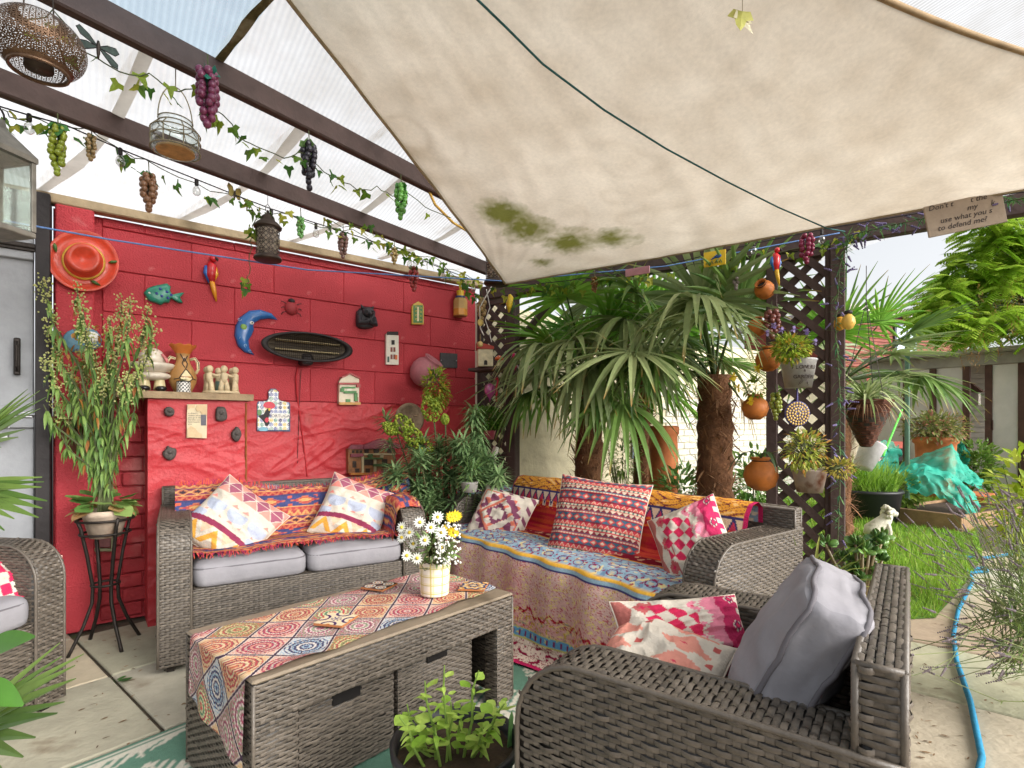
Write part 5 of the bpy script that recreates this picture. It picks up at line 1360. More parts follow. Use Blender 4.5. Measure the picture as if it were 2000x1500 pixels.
# ladybird
lb = wallthing('ladybird_ornament', 'dusty red ladybird with dark spots on the red wall', 'ladybird', 569, 602)
mb = MB(); mb.ball((0, 0, 0), (.042, .045, .03), 16, 10, MW); mb.build('shell', pm('lady', (160, 52, 56), .6), lb, smooth=True)
mb = MB(); mb.ball((0, .045, .004), (.022, .018, .02), 10, 8, MW); mb.build('head', m_blk, lb, smooth=True)
for sg in (-1, 1):
    for y in (.025, 0, -.025): mb = MB(); mb.tube([MW @ Vector((sg * .03, y, .006)), MW @ Vector((sg * .055, y * 1.4, .008)), MW @ Vector((sg * .062, y * 1.7 - .006, .001))], .0025, 5); mb.build('leg', m_blk, lb)
    for x, y in ((.016, .012), (.022, -.014), (.008, -.03)): mb = MB(); mb.ball((sg * x, y, .0255 - (x * x + y * y) * 9), (.006, .006, .003), 8, 4, MW); mb.build('spot', m_blk, lb)
# heater
he = wallthing('patio_heater', 'oval black electric heater on a bracket on the red wall', 'heater', 604, 678, .13)
hx = 82 / FPX * 3.44; hz = 29 / FPX * 3.36; N_ = 48; hx = .285
mb = MB(); rg = []
for z, q in ((-.085, .35), (-.075, .75), (-.04, .96), (.0, 1.0), (.012, .985), (.012, .88), (-.02, .84)): rg.append([(hx * q * math.cos(a) if True else 0, (hz * q * math.sin(a)), z) for a in [6.28318 * k / N_ for k in range(N_)]])
TM = Matrix.Rotation(math.radians(12), 4, 'X')
mb.rings(rg, True, False, MW @ TM); mb.build('housing', m_blk, he, smooth=True)
mb = MB(); mb.rings([[(hx * .85 * math.cos(a), hz * .85 * math.sin(a), -.022) for a in [6.28318 * k / N_ for k in range(N_)]]] * 1 + [[(hx * .2 * math.cos(a), hz * .2 * math.sin(a), -.04) for a in [6.28318 * k / N_ for k in range(N_)]]], False, True, MW @ TM); mb.build('reflector', mat('dull_gold', L(74, 64, 50), .5, .2, metal=.4), he)
mb = MB()
for k in range(2): y = hz * (.3 - .6 * k); mb.tube([MW @ TM @ Vector((x, y, -.012)) for x in (-hx * .7, hx * .7)], .006, 8); 
mb.build('heating_tube', mat('quartz', L(206, 186, 140), .2, .1), he, smooth=True)
for k in range(34):
    x = -hx * .72 + hx * 1.44 * k / 33; yy = hz * .84 * math.sqrt(max(0, 1 - (x / hx / .86) ** 2)); mb = MB(); mb.tube([MW @ TM @ Vector((x, -yy, .006)), MW @ TM @ Vector((x, yy, .006))], .0016, 4); mb.build('grille_wire', m_iron, he)
for k in range(5):
    y = hz * (-.62 + .31 * k); xx = hx * .84 * math.sqrt(1 - (y / hz) ** 2); mb = MB(); mb.tube([MW @ TM @ Vector((-xx, y, .008)), MW @ TM @ Vector((xx, y, .008))], .002, 4); mb.build('grille_wire', m_iron, he)
mb = MB(); mb.bbox((-.035, -.11, -.125), (.035, -.04, -.02), .012, MW); mb.tube([MW @ Vector((0, -.075, -.126)), MW @ Vector((0, -.07, -.03))], .03, 12); mb.build('bracket', m_blk, he)
def wcord(label, pts, r, c): 
    return cord('cable', label, [WF(u, v, .012) for u, v in pts], r, c, 'cable', n=6)
wcord('red painted cable running down the wall below the heater', [(583, 715), (578, 735), (580, 770), (588, 830), (597, 900), (600, 930)], .005, (176, 40, 46))
wcord('thin dark pull cord with bead below the heater', [(588, 722), (585, 780), (581, 905)], .0018, (60, 50, 46))
# gargoyle
ga = wallthing('gargoyle_ornament', 'black crouching gargoyle head ornament on the red wall', 'gargoyle', 713, 620)
mg = pm('gargoyle', (58, 56, 60), .55, vary=.3, bump=.5)
mb = MB(); mb.dome(sm(wl([(696, 600), (730, 600), (731, 638), (722, 643), (702, 643), (694, 636)], (713, 620))), 0, .045, MW); mb.build('body', mg, ga, smooth=True)
mb = MB(); mb.ball((0, .028, .05), (.042, .036, .036), 14, 10, MW); mb.ball((0, .016, .082), (.014, .012, .014), 8, 6, MW); mb.ball((-.018, .034, .078), (.014, .007, .01), 8, 6, MW); mb.ball((.018, .034, .078), (.014, .007, .01), 8, 6, MW); hd = mb.build('head', mg, ga, smooth=True)
for sg in (-1, 1):
    mb = MB(); mb.tube([MW @ Vector((sg * .03, .05, .04)), MW @ Vector((sg * .046, .078, .04))], [.016, .003], 8); mb.build('ear', mg, hd, smooth=True)
    mb = MB(); mb.tube([MW @ Vector((sg * .052, -.0, .03)), MW @ Vector((sg * .056, -.05, .05)), MW @ Vector((sg * .01, -.045, .07)), MW @ Vector((sg * .005, -.02, .082))], [.018, .018, .014, .012], 8); mb.build('arm', mg, ga, smooth=True)
# painted little plaques
def plaque(name, label, cat, pts, c, depth, m, y=WY):
    th = wallthing(name, label, cat, c[0], c[1], .004, y); mb = MB(); P = wl(pts, c, y); mb.prism(P, 0, depth, MW); mb.build('body', m, th); return th
def rect_on(th, name, c, u0, v0, u1, v1, z0, z1, m, par=None, y=WY):
    P = wl([(u0, v0), (u1, v0), (u1, v1), (u0, v1)], c, y); mb = MB(); mb.prism(P, z0, z1, MW); return mb.build(name, m, par or th)
ap = plaque('arched_plaque', 'yellow and green arched tile plaque on the red wall', 'plaque', [(803, 634), (803, 600), (806, 594), (811, 592), (815, 589), (819, 592), (824, 594), (826, 600), (826, 634)], (815, 612), .014, pm('plyellow', (196, 160, 54), .3))
rect_on(ap, 'green_field', (815, 612), 805.5, 597, 823.5, 631, .0141, .0165, pm('plgreen', (74, 128, 62), .3)); rect_on(ap, 'candle_motif', (815, 612), 812.5, 600, 816, 628, .0166, .0185, pm('cream', (222, 206, 160)))
for sg in (-1, 1):
    for k in range(4):
        mb = MB(); cx = (sg * 18 if k < 4 else 0) / FPX * 3.8 * .45; mb.tube([MW @ Vector((sg * (.016 + .010 * math.sin(a)), -.055 + k * .03 + .0035 * a, .0172)) for a in [i * .6 for i in range(7)]], .0016, 4); mb.build('scroll', pm('plscroll', (222, 186, 70)), ap)
# dispenser / feeder bottle
bo = wallthing('bottle_feeder', 'yellow capped bottle feeder half full of amber liquid on red wall', 'bottle', 899, 597, .045)
mb = MB(); mb.lathe([(.052, -.085), (.056, -.08), (.056, .035), (.05, .052), (.028, .06)], 8, cap1=True); mb.build('bottle', mat('amber_glass', L(212, 176, 112), .25, .15, trans=.3), bo)
mb = MB(); mb.lathe([(.0566, -.08), (.0568, -.03)], 8, cap0=True, cap1=True); mb.build('liquid', pm('amber', (206, 142, 62), .2), bo)
mb = MB(); mb.lathe([(.04, .058), (.04, .072)], 16, cap1=True); mb.build('collar', pm('collarblue', (52, 72, 116)), bo)
mb = MB(); mb.lathe([(.026, .072), (.03, .115), (.024, .118)], 16, cap1=True); mb.build('cap', pm('capyellow', (224, 182, 40)), bo)
mb = MB(); mb.tube([(.0, 0, .118), (.01, 0, .14), (0, 0, .152), (-.01, 0, .14), (0, 0, .118)], .003, 5); mb.tube([(0, 0, .10), (0, .045, .10)], .005, 5); mb.build('hanger', pm('capyellow', (224, 182, 40)), bo)
# tall house plaque
th_ = plaque('house_plaque', 'tall narrow white house plaque with black dormer on red wall', 'plaque', [(752, 712), (752, 654), (758, 648), (762, 654), (776, 656), (776, 713)], (764, 682), .022, pm('hwhite', (222, 214, 198), .4))
c = (764, 682); rect_on(th_, 'gable_top', c, 753, 648.5, 775, 655, .0221, .026, m_blk); rect_on(th_, 'attic_door', c, 762, 665, 768, 674, .0221, .024, m_blk)
for u in (760, 765.5): rect_on(th_, 'window', c, u, 679, u + 4, 688, .0221, .024, pm('brickred', (120, 52, 40))); rect_on(th_, 'window', c, u, 693, u + 4, 702, .0221, .024, pm('brickred', (120, 52, 40)))
rect_on(th_, 'door', c, 754, 697, 757.5, 708, .0221, .024, pm('dkgreen', (40, 70, 60))); rect_on(th_, 'flower_pot', c, 769, 694, 773, 703, .0221, .025, pm('orangepot', (206, 106, 44)))
# green balcony house
gh = plaque('house_plaque', 'small pottery house plaque with red eaves and green vines', 'plaque', [(659, 789), (660, 745), (664, 740), (664, 737), (680, 730), (698, 740), (698, 790)], (678, 762), .03, pm('hcream', (222, 208, 180), .35))
c = (678, 762); m_rr = pm('roofred', (166, 62, 56), .4); m_vg = pm('vine', (72, 136, 66), .4, vary=.4)
for a, b, d in (((657, 748), (697, 748), 4), ((692, 752), (700, 752), 5), ((663, 737), (680, 729), 3), ((680, 729), (699, 738), 3)):
    P = wl([a, b, (b[0], b[1] + d), (a[0], a[1] + d)], c); mb = MB(); mb.prism(P, .0301, .045, MW); mb.build('eave', m_rr, gh)
for a in ((661, 759, 668, 766), (668, 764, 692, 769), (664, 756, 690, 759), (688, 768, 694, 784), (672, 780, 680, 786)): rect_on(gh, 'vine', c, *a, .0301, .042, m_vg)
rect_on(gh, 'window', c, 674, 757, 684, 764, .0301, .034, pm('pane', (236, 226, 206))); rect_on(gh, 'door', c, 690, 776, 696, 788, .0301, .034, m_rr); rect_on(gh, 'base', c, 658, 786, 699, 791, .0301, .05, pm('mustardbase', (196, 140, 60)))
# big house relief
bh_ = plaque('house_relief', 'large glazed relief of a rustic house with plum roof on red wall', 'relief', [(675, 924), (675, 876), (765, 872), (765, 924)], (720, 895), .05, pm('rust', (150, 100, 62), .4, vary=.45, scale=30))
c = (720, 895)
for P, d in (([(673, 876), (679, 868), (703, 868), (703, 877)], .07), ([(702, 876), (702, 869), (733, 857), (772, 868), (772, 875)], .085), ([(678, 892), (678, 886), (702, 885), (702, 891)], .07)):
    mb = MB(); mb.prism(wl(P, c), .0501, d, MW); mb.build('roof', pm('plumroof', (140, 70, 80), .4, vary=.3, scale=60), bh_)
for u0, v0, u1, v1 in ((682, 879, 686, 884), (690, 879, 694, 884), (697, 879, 701, 884), (706, 877, 714, 884), (724, 876, 734, 884), (750, 876, 760, 884), (704, 897, 722, 908), (683, 900, 690, 912), (708, 914, 716, 923), (688, 914, 696, 922), (740, 896, 750, 912)): rect_on(bh_, 'window', c, u0, v0, u1, v1, .0501, .056, pm('dkwin', (62, 48, 40)))
for u0, v0, u1, v1, k in ((704, 885, 765, 888, 0), (704, 893, 740, 896, 1), (722, 905, 765, 910, 1), (676, 922, 765, 926, 2), (724, 897, 728, 920, 0), (700, 890, 704, 922, 0), (742, 915, 762, 921, 1), (712, 886, 720, 893, 1), (736, 887, 742, 893, 0)): rect_on(bh_, ['moulding', 'vine', 'base'][k], c, u0, v0, u1, v1, .0501, .062 + .01 * k, [pm('hcream2', (196, 178, 140), .4), pm('vine2', (84, 106, 62), .5, vary=.5), pm('oran', (190, 120, 60))][k])
# Portugal board
pb = wallthing('cheese_board', 'patterned cutting board with a rooster and the word PORTUGAL', 'board', 533, 800, .006)
c = (533, 800); BO = wl([(501, 842), (501, 788), (503, 784), (520, 783), (524, 777), (523, 765), (528, 759), (537, 759), (544, 765), (543, 777), (546, 782), (564, 786), (566, 790), (566, 843)], c)
mb = MB(); mb.prism(BO, 0, .012, MW); mb.build('board_edge', pm('bnavy', (40, 44, 84)), pb)
mb = MB(); PB_ = inset(BO, .955); x0, x1 = min(p[0] for p in PB_), max(p[0] for p in PB_); z0, z1 = min(p[1] for p in PB_), max(p[1] for p in PB_)
nx, nz = 60, 80; ids = {}
for j in range(nz + 1):
    for i in range(nx + 1):
        x, z = x0 + (x1 - x0) * i / nx, z0 + (z1 - z0) * j / nz
        if in_poly(x, z, PB_):
            ids[(i, j)] = len(mb.v); mb.v.append(tuple(MW @ Vector((x, z, .0128)))); gx, gz = math.floor(x / .027), math.floor(z / .027); fx, fz = x / .027 - gx - .5, z / .027 - gz - .5; r = math.hypot(fx, fz); h = hsh(gx * 3.1, gz * 5.7); cc = L(228, 226, 220)
            k = [(60, 76, 150), (90, 110, 170), (206, 180, 70), (96, 150, 130), (50, 50, 90)][int(h * 5)]
            if (.28 < r < .40) or (r < .14) or (abs(math.sin(math.atan2(fz, fx) * (3 + int(h * 3)))) > .8 and r < .46): cc = L(*k)
            mb.colr(cc)
for j in range(nz):
    for i in range(nx):
        q_ = [(i, j), (i + 1, j), (i + 1, j + 1), (i, j + 1)]
        if all(k in ids for k in q_): mb.f.append(tuple(ids[k] for k in q_))
mb.build('printed_face', mat('board_print', None, .35, .05, attr=True), pb)
def flat(th, name, P, z, m): mb = MB(); mb.prism(wl(P, c), z, z + .0012, MW); return mb.build(name, m, th)
flat(pb, 'rooster_comb', sm([(512, 793), (516, 786), (526, 784), (535, 788), (537, 795), (530, 799), (518, 797)]), .0135, pm('roored', (206, 30, 60), .4))
flat(pb, 'rooster_body', sm([(520, 798), (528, 796), (526, 808), (522, 820), (527, 826), (519, 834), (513, 822), (504, 814), (503, 806), (512, 812)]), .0137, m_blk)
flat(pb, 'rooster_heart', sm([(516, 818), (520, 815), (525, 818), (521, 826), (516, 823)]), .0152, pm('roored', (206, 30, 60), .4))
flat(pb, 'rooster_face', sm([(522, 797), (529, 798), (524, 804)]), .0153, pm('capyellow', (224, 182, 40)))
flat(pb, 'rooster_tail', sm([(502, 800), (508, 800), (511, 808), (505, 813), (501, 808)]), .0151, pm('plgreen', (74, 128, 62), .3))
flat(pb, 'rooster_foot', sm([(504, 842), (504, 836), (512, 833), (522, 836), (522, 842)]), .0137, pm('footblue', (110, 170, 190)))
o = WF(545, 814.5, .0); o2 = WF(*c, .006); mt = pm('textnavy', (30, 32, 74))
mb = MB(); mb.prism(wl([(529, 807), (564, 808), (564, 816.5), (529, 815.5)], c), .0129, .0164, MW); mb.build('word_patch', pm('white', (232, 228, 216)), pb)
x, z = wxz(546.5, 815.2, WY - .006); text_mesh('PORTUGAL', .0265, 'lettering', mt, pb, Matrix.Translation((x - o2.x, -.0172, z - o2.z)) @ MW)
# pink wall pot with trailing plant
pp = wallthing('wall_pot', 'dusky pink half-round wall pot tilted on the red wall', 'pot', 823, 726, .02)
mp = pm('pinkpot', (176, 110, 116), .6)
TP = MW @ Matrix.Rotation(-.45, 4, 'Z') @ Matrix.Rotation(-math.pi / 2 + .55, 4, 'X')
mb = MB(); mb.lathe([(.03, -.12), (.075, -.10), (.105, -.05), (.112, .0), (.098, .05), (.07, .078), (.066, .088), (.078, .10), (.074, .106), (.058, .09), (.055, .05)], 28, Matrix.Translation((0, -.07, 0)) @ TP); mb.build('pot_body', mp, pp, smooth=True)
mb = MB(); mb.lathe([(.056, .07), (.002, .075)], 20, Matrix.Translation((0, -.07, 0)) @ TP, cap1=True); mb.build('pot_soil', m_soil, pp)
# slate and dark ornaments
sl_ = plaque('slate_plaque', 'blank dark slate plaque screwed to red wall beside the pink pot', 'plaque', [(859, 689), (892, 691), (892, 719), (859, 718)], (876, 704), .01, mat('slate', L(76, 74, 76), .6, .3, 12, .4, 40))
for u, v in ((860.5, 704), (890, 705)): dot(sl_, 'screw', u, v, (876, 704), .006, .003, m_steel, .010)
mst = mat('dark_stone', L(84, 76, 72), .7, .4, 40, .7, 60); PY = 3.37 - .004
for nm, lab, P, c in (('face_fossil', 'dark grey rounded stone ornament at the top of the pier', [(320, 800), (324, 795), (332, 794), (340, 799), (341, 808), (335, 814), (325, 813), (320, 807)], (331, 804)),
                      ('bell_ornament', 'dark bell shaped stone ornament beside the lettered plaque on pier', [(420, 820), (421, 800), (424, 794), (437, 794), (442, 801), (444, 818), (436, 823), (427, 823)], (431, 808)),
                      ('leaf_ornament', 'dark pointed stone ornament by the corner of the pier', [(450, 846), (457, 838), (461, 832), (467, 836), (472, 846), (468, 858), (462, 864), (453, 858)], (461, 848)),
                      ('turtle_ornament', 'dark stone turtle ornament low on the pier', [(316, 884), (323, 877), (327, 869), (333, 874), (345, 876), (344, 888), (340, 896), (331, 900), (320, 894)], (331, 884))):
    th = wallthing(nm, lab, 'ornament', c[0], c[1], .010, PY); mb = MB(); mb.dome(sm(wl(P, c, PY, .010)), 0, .024, MW); mb.build('body', mst, th, smooth=True)
    mb = MB(); mb.ball((0, .004, .022), (.014, .012, .008), 10, 6, MW); mb.ball((.012, -.012, .018), (.008, .008, .006), 8, 5, MW); mb.ball((-.012, -.01, .018), (.008, .008, .006), 8, 5, MW); mb.build('relief', mst, th, smooth=True)
c = (384, 823); lp = plaque('letter_plaque', 'cream card plaque with small writing and torn paper relief on pier', 'plaque', [(365, 790), (404, 790), (403, 856), (364, 855)], c, .012, pm('card', (212, 196, 164), .7), PY - .006)
rect_on(lp, 'dark_square', c, 391.5, 810, 402, 831, .0121, .0135, pm('slateblue', (70, 68, 78)), y=PY - .006)
for k, P in enumerate(([(384, 791), (403, 791), (403, 812), (398, 808), (393, 809), (390, 803), (384, 804), (381, 798)], [(365, 854), (365, 838), (372, 832), (380, 836), (386, 844), (393, 847), (394, 855)], [(366, 791), (380, 791), (379, 797), (372, 797), (366, 800)])):
    mb = MB(); mb.prism(wl(P, c, PY - .006), .0121, .017, MW); mb.build('torn_paper', pm('paper%d' % k, (206, 180, 142), .8), lp)
oo = WF(*c, .004, PY - .006)
for k, ln in enumerate(('it doesn\'t', 'matter where', 'you go in life', 'it\'s who you', 'have beside', 'you')):
    x, z = wxz(367, 808.5 + k * 4.2, PY - .01); text_mesh(ln, .0115, 'lettering', pm('ink', (70, 60, 56)), lp, Matrix.Translation((x - oo.x, -.0126, z - oo.z)) @ MW, align='LEFT')
for k in range(1, 6):
    P = wl([(366.5, 809 + k * 4), (366.8, 809 + k * 4)], c, PY - .006)
# ---------------------------------------------------------- pottery on the shelf
def onshelf(u, y): p = ony(u, 770, y); return Vector((p.x, y, SHELF_Z))
S0 = 3.42
va = thing('pottery_vase', 'tan two-handled pottery vase with flared orange mouth on the shelf', 'vase', onshelf(357, S0)); s_ = .98
mtan = pm('vasetan', (176, 130, 76), .3, vary=.3, scale=14, coat=.2)
mb = MB(); mb.lathe([(.040 * s_, 0), (.045 * s_, .01), (.066 * s_, .055), (.070 * s_, .085), (.056 * s_, .125), (.035 * s_, .165), (.031 * s_, .195), (.036 * s_, .215)], 30); mb.build('body', mtan, va, smooth=True)
mb = MB(); n_ = 40; rg = []
for r, z in ((.036, .214), (.048, .235), (.065, .258), (.067, .262), (.06, .258), (.036, .225)): rg.append([(r * s_ * math.cos(a), r * s_ * math.sin(a), z + (.004 * math.sin(a * 9) if r > .06 else 0)) for a in [6.28318 * k / n_ for k in range(n_)]])
mb.rings(rg, False, True); mb.build('mouth', pm('vaseorange', (196, 112, 50), .35), va, smooth=True)
for sg in (-1, 1):
    mb = MB(); mb.tube([(sg * .034, 0, .185), (sg * .058, 0, .192), (sg * .072, 0, .17), (sg * .074, 0, .135), (sg * .062, 0, .108)], [.008, .009, .009, .008, .007], 8); hh_ = mb.build('handle', pm('cream', (222, 206, 160)), va, smooth=True)
    mb = MB(); mb.tube([(sg * .036, -.007, .187), (sg * .059, -.0085, .194), (sg * .074, -.0085, .17), (sg * .076, -.008, .135)], .0018, 5); mb.build('line', m_blk, hh_)
def on_vase(a, z, e=.0012):
    pr = [(0, .040), (.01, .045), (.055, .066), (.085, .070), (.125, .056), (.165, .035), (.195, .031), (.22, .036)]
    for i in range(len(pr) - 1):
        if pr[i][0] <= z <= pr[i + 1][0]: r = pr[i][1] + (pr[i + 1][1] - pr[i][1]) * (z - pr[i][0]) / (pr[i + 1][0] - pr[i][0])
    return (r * s_ + e) * math.sin(a), -(r * s_ + e) * math.cos(a), z
for A in ([(-.9, .07), (-.5, .075), (-.35, .095), (0, .13), (.35, .095), (.5, .075), (.9, .07)], [(0, .13), (.35, .16), (0, .19), (-.35, .16), (0, .13)], [(-.6, .21), (0, .17), (.6, .21)], [(-.3, .04), (-.2, .06), (-.5, .075)], [(.3, .04), (.2, .06), (.5, .075)]):
    pts = []
    for i in range(len(A) - 1):
        for k in range(5): q_ = k / 5; pts.append(on_vase(A[i][0] + .15 + (A[i + 1][0] - A[i][0]) * q_, A[i][1] + (A[i + 1][1] - A[i][1]) * q_))
    mb = MB(); mb.tube(pts, .0026, 5); mb.build('painted_line', m_blk, va)
mb = MB(); rg = []
for z, w_ in ((.062, .25), (.075, .42), (.09, .42), (.105, .28), (.12, .1)): rg.append([on_vase(.15 + w_ * (k / 6 * 2 - 1), z, .0006) for k in range(7)])
mb.rings(rg, False, False, closed=False); mb.build('painted_panel', pm('cream', (222, 206, 160)), va, smooth=True)
sp = thing('planter_cube', 'small black and white patterned pot with succulent on the shelf', 'pot', onshelf(357, S0 - .075) + Vector((.004, 0, 0)))
mb = MB(); n_ = 48; i0 = 0
for j in range(19):
    for k in range(n_): a = 6.28318 * k / n_; mb.v.append((.033 * math.cos(a), .033 * math.sin(a), .058 * j / 18)); mb.colr(L(30, 28, 30) if ((k % 4 < 2) != (j % 6 < 3)) and (j % 3 or k % 3) or j in (17, 18) else L(226, 222, 214))
for j in range(18):
    for k in range(n_): mb.f.append((j * n_ + k, j * n_ + (k + 1) % n_, (j + 1) * n_ + (k + 1) % n_, (j + 1) * n_ + k))
mb.f.append(tuple(range(n_))[::-1]); mb.build('pot', mat('pot_print', None, .35, .05, attr=True), sp)
mb = MB(); mb.lathe([(.0, .050), (.0325, .052)], 24); mb.build('gravel', m_soil, sp)
mb = MB(); rng = random.Random(3)
for k in range(16): mb.blade((0, 0, .055), (math.cos(k * 2.4), math.sin(k * 2.4), .25 + .06 * k), .03 - k * .0008, .011, droop=-.2, fold=.5); mb.colr(mixc(L(196, 180, 150), L(120, 140, 90), rng.random()))
mb.build('succulent', m_ivy, sp)
# ring of friends
mf = pm('stoneware', (206, 186, 150), .65, vary=.25, bump=.3); rf_ = thing('friends_candleholder', 'cream stoneware ring of linked figures on the shelf', 'sculpture', onshelf(432, S0 - .02)); rr0 = .074
mb = MB(); mb.lathe([(rr0 + .018, 0), (rr0 + .022, .006), (rr0 + .018, .014), (rr0 - .016, .014)], 36); mb.build('base', mf, rf_, smooth=True)
for k in range(6):
    a = 6.28318 * k / 6 + .55; c = Vector((rr0 * math.cos(a), rr0 * math.sin(a), 0)); T = Vector((-math.sin(a), math.cos(a), 0)); mb = MB()
    mb.tube([c - T * .016 + Vector((0, 0, .013)), c - T * .014 + Vector((0, 0, .045)), c - T * .006 + Vector((0, 0, .075))], [.015, .012, .012], 10); mb.tube([c + T * .016 + Vector((0, 0, .013)), c + T * .014 + Vector((0, 0, .045)), c + T * .006 + Vector((0, 0, .075))], [.015, .012, .012], 10)
    mb.tube([c + Vector((0, 0, .06)), c + Vector((0, 0, .085)), c + Vector((0, 0, .108)), c + Vector((0, 0, .118))], [.016, .018, .018, .009], 12)
    a2 = a + 6.28318 / 6; c2 = Vector((rr0 * math.cos(a2), rr0 * math.sin(a2), 0)); mid = (c + c2) * .5
    mb.tube([c + Vector((0, 0, .108)), mid * 1.12 + Vector((0, 0, .098)), c2 + Vector((0, 0, .104))], [.010, .008, .008], 8); mb.ball(c + Vector((0, 0, .135)), (.019, .019, .021), 12, 8)
    mb.build('figure', mf, rf_, smooth=True)
mb = MB(); mb.lathe([(.03, .015), (.03, .07)], 20, cap1=True); mb.build('candle_jar', pm('jarteal', (120, 150, 140), .2), rf_)
# ceramic person-shaped stack with feet
cf = thing('ceramic_figure', 'cream ceramic figure of stacked bowls with black shoes on the shelf', 'figure', onshelf(297, S0 - .01)); mc = pm('cerwhite', (214, 202, 184), .3, coat=.3)
mb = MB(); mb.ball((0, 0, .175), (.062, .06, .058), 18, 12); mb.build('belly', mc, cf, smooth=True)
mb = MB(); mb.lathe([(.02, .095), (.07, .108), (.098, .130), (.104, .146), (.099, .150), (.085, .142), (.03, .13)], 28); mb.build('bowl', mc, cf, smooth=True)
mb = MB(); mb.ball((0, 0, .085), (.088, .07, .026), 20, 10); mb.build('lap', mc, cf, smooth=True)
for sg in (-1, 1):
    mb = MB(); mb.lathe([(.03, .01), (.026, .04), (.022, .07)], 14, Matrix.Translation((sg * .034, 0, 0))); mb.build('leg', pm('cream', (222, 206, 160)), cf, smooth=True)
    mb = MB(); mb.ball((sg * .037, -.03, .0165), (.028, .036, .016), 14, 8); mb.build('shoe', mat('gloss_black', L(22, 20, 24), .12, .05, spec=.8), cf, smooth=True)
mb = MB(); mb.tube([(.04, -.045, .2), (.06, -.05, .17), (.065, -.045, .15)], [.006, .009, .006], 6); mb.build('scarf', pm('pinkscarf', (206, 120, 120)), cf, smooth=True)
# big painted fish plate half hidden by the tall plant
fp_ = wallthing('painted_plate', 'painted fish plate half hidden behind the tall drooping plant', 'plate', 160, 662, .006, WY - .07)
mb = MB(); mb.dome(sm(wl([(120, 670), (126, 650), (150, 640), (185, 642), (200, 660), (196, 680), (165, 690), (130, 686)], (160, 662), WY - .07)), 0, .02, MW); mb.build('plate', pm('plateblue', (96, 140, 160), .3, vary=.3), fp_, smooth=True)
mb = MB(); mb.dome(sm(wl([(170, 648), (190, 650), (196, 664), (182, 672), (168, 662)], (160, 662), WY - .07)), .018, .026, MW); mb.build('fin', pm('white', (232, 228, 216)), fp_, smooth=True)
# tile picture low on the wall
tpn = wallthing('tile_picture', 'framed tile picture of flowers low on the wall behind plant stand', 'picture', 172, 985, .02); c = (172, 985); YT = WY
for i in range(2):
    for j in range(3):
        u0, u1 = 128 + 44 * i, 171 + 44 * i; v0, v1 = 904 + 55 * j, 957.5 + 55 * j; P = wl([(u0, v0), (u1, v0), (u1, v1), (u0, v1)], c); mb = MB(); mb.prism(P, 0, .012, MW); mb.build('tile', mat('picture_tile', L(128, 74, 74), .25, .45, 16, vary2=(L(120, 130, 84), 9, .56)), tpn)
for a in ((122, 898, 127, 1075), (216.5, 898, 221, 1075), (127, 898, 216.5, 903), (127, 1070, 216.5, 1075)): rect_on(tpn, 'frame_side', c, *a, 0, .02, pm('frame', (120, 118, 84), .5))
rng = random.Random(8)
for k in range(14):
    u, v = rng.uniform(140, 205), rng.uniform(925, 990); P = wl([(u + 6 * math.cos(a), v + 6 * math.sin(a)) for a in [6.28 * i / 7 for i in range(7)]], c); mb = MB(); mb.prism(P, .0121, .0135, MW); mb.build('painted_flower', pm('pf%d' % (k % 3), [(190, 120, 110), (110, 130, 90), (140, 60, 70)][k % 3]), tpn)
# ---------------------------------------------------------- corner shelf with birdhouse at the lattice
CT = 3.95
cs = thing('corner_shelf', 'little dark bracket shelf on the lattice carrying a birdhouse', 'shelf', at(963, 722, CT), math.atan2(CD.y, CD.x))
mb = MB(); mb.bbox((-.16, -.10, -.012), (.14, .06, .012), .004); mb.build('board', m_tim, cs)
BHS = Matrix.Rotation(math.atan2(CD.y, CD.x), 4, 'Z')
b2 = thing('birdhouse', 'white birdhouse with red roof on the little corner shelf', 'birdhouse', at(947, 718, CT - .06) + Vector((0, 0, -.0)), -.5)
mw_ = pm('bhwhite', (214, 200, 166), .7, vary=.3)
z0_ = at(963, 722, CT).z + .0125; b2.location.z = z0_
mb = MB(); mb.bbox((-.055, -.05, 0), (.055, .05, .125), .003); mb.build('box', mw_, b2)
mb = MB(); mb.prism([(-.06, 0), (.06, 0), (.06, .02), (-.06, .05)], -.058, .058, Matrix.Translation((0, 0, .1255)) @ Matrix.Rotation(math.pi / 2, 4, 'X')); mb.build('roof', pm('bhroof', (176, 70, 60), .7), b2)
mb = MB(); mb.prism([(-.012, 0), (.012, 0), (.012, .025), (.006, .034), (-.006, .034), (-.012, .025)], 0, .002, Matrix.Translation((0, -.0505, .01)) @ Matrix.Rotation(math.pi / 2, 4, 'X')); mb.build('doorway', m_blk, b2)
mu = thing('mushroom_ornament', 'tiny orange toadstool ornament on the little corner shelf', 'ornament', at(975, 716, CT - .08), 0); mu.location.z = z0_
mb = MB(); mb.lathe([(.018, 0), (.02, .01), (.012, .03), (.013, .05)], 14); mb.build('stalk', pm('cream', (222, 206, 160)), mu, smooth=True)
mb = MB(); mb.lathe([(.013, .045), (.034, .05), (.03, .066), (.012, .08), (.001, .083)], 18); cp = mb.build('cap', pm('mushcap', (206, 96, 50), .3), mu, smooth=True)
for k in range(6): mb = MB(); mb.ball((.022 * math.cos(k * 1.05), .022 * math.sin(k * 1.05), .070), .005, 6, 4); mb.build('spot', pm('white', (232, 228, 216)), cp)
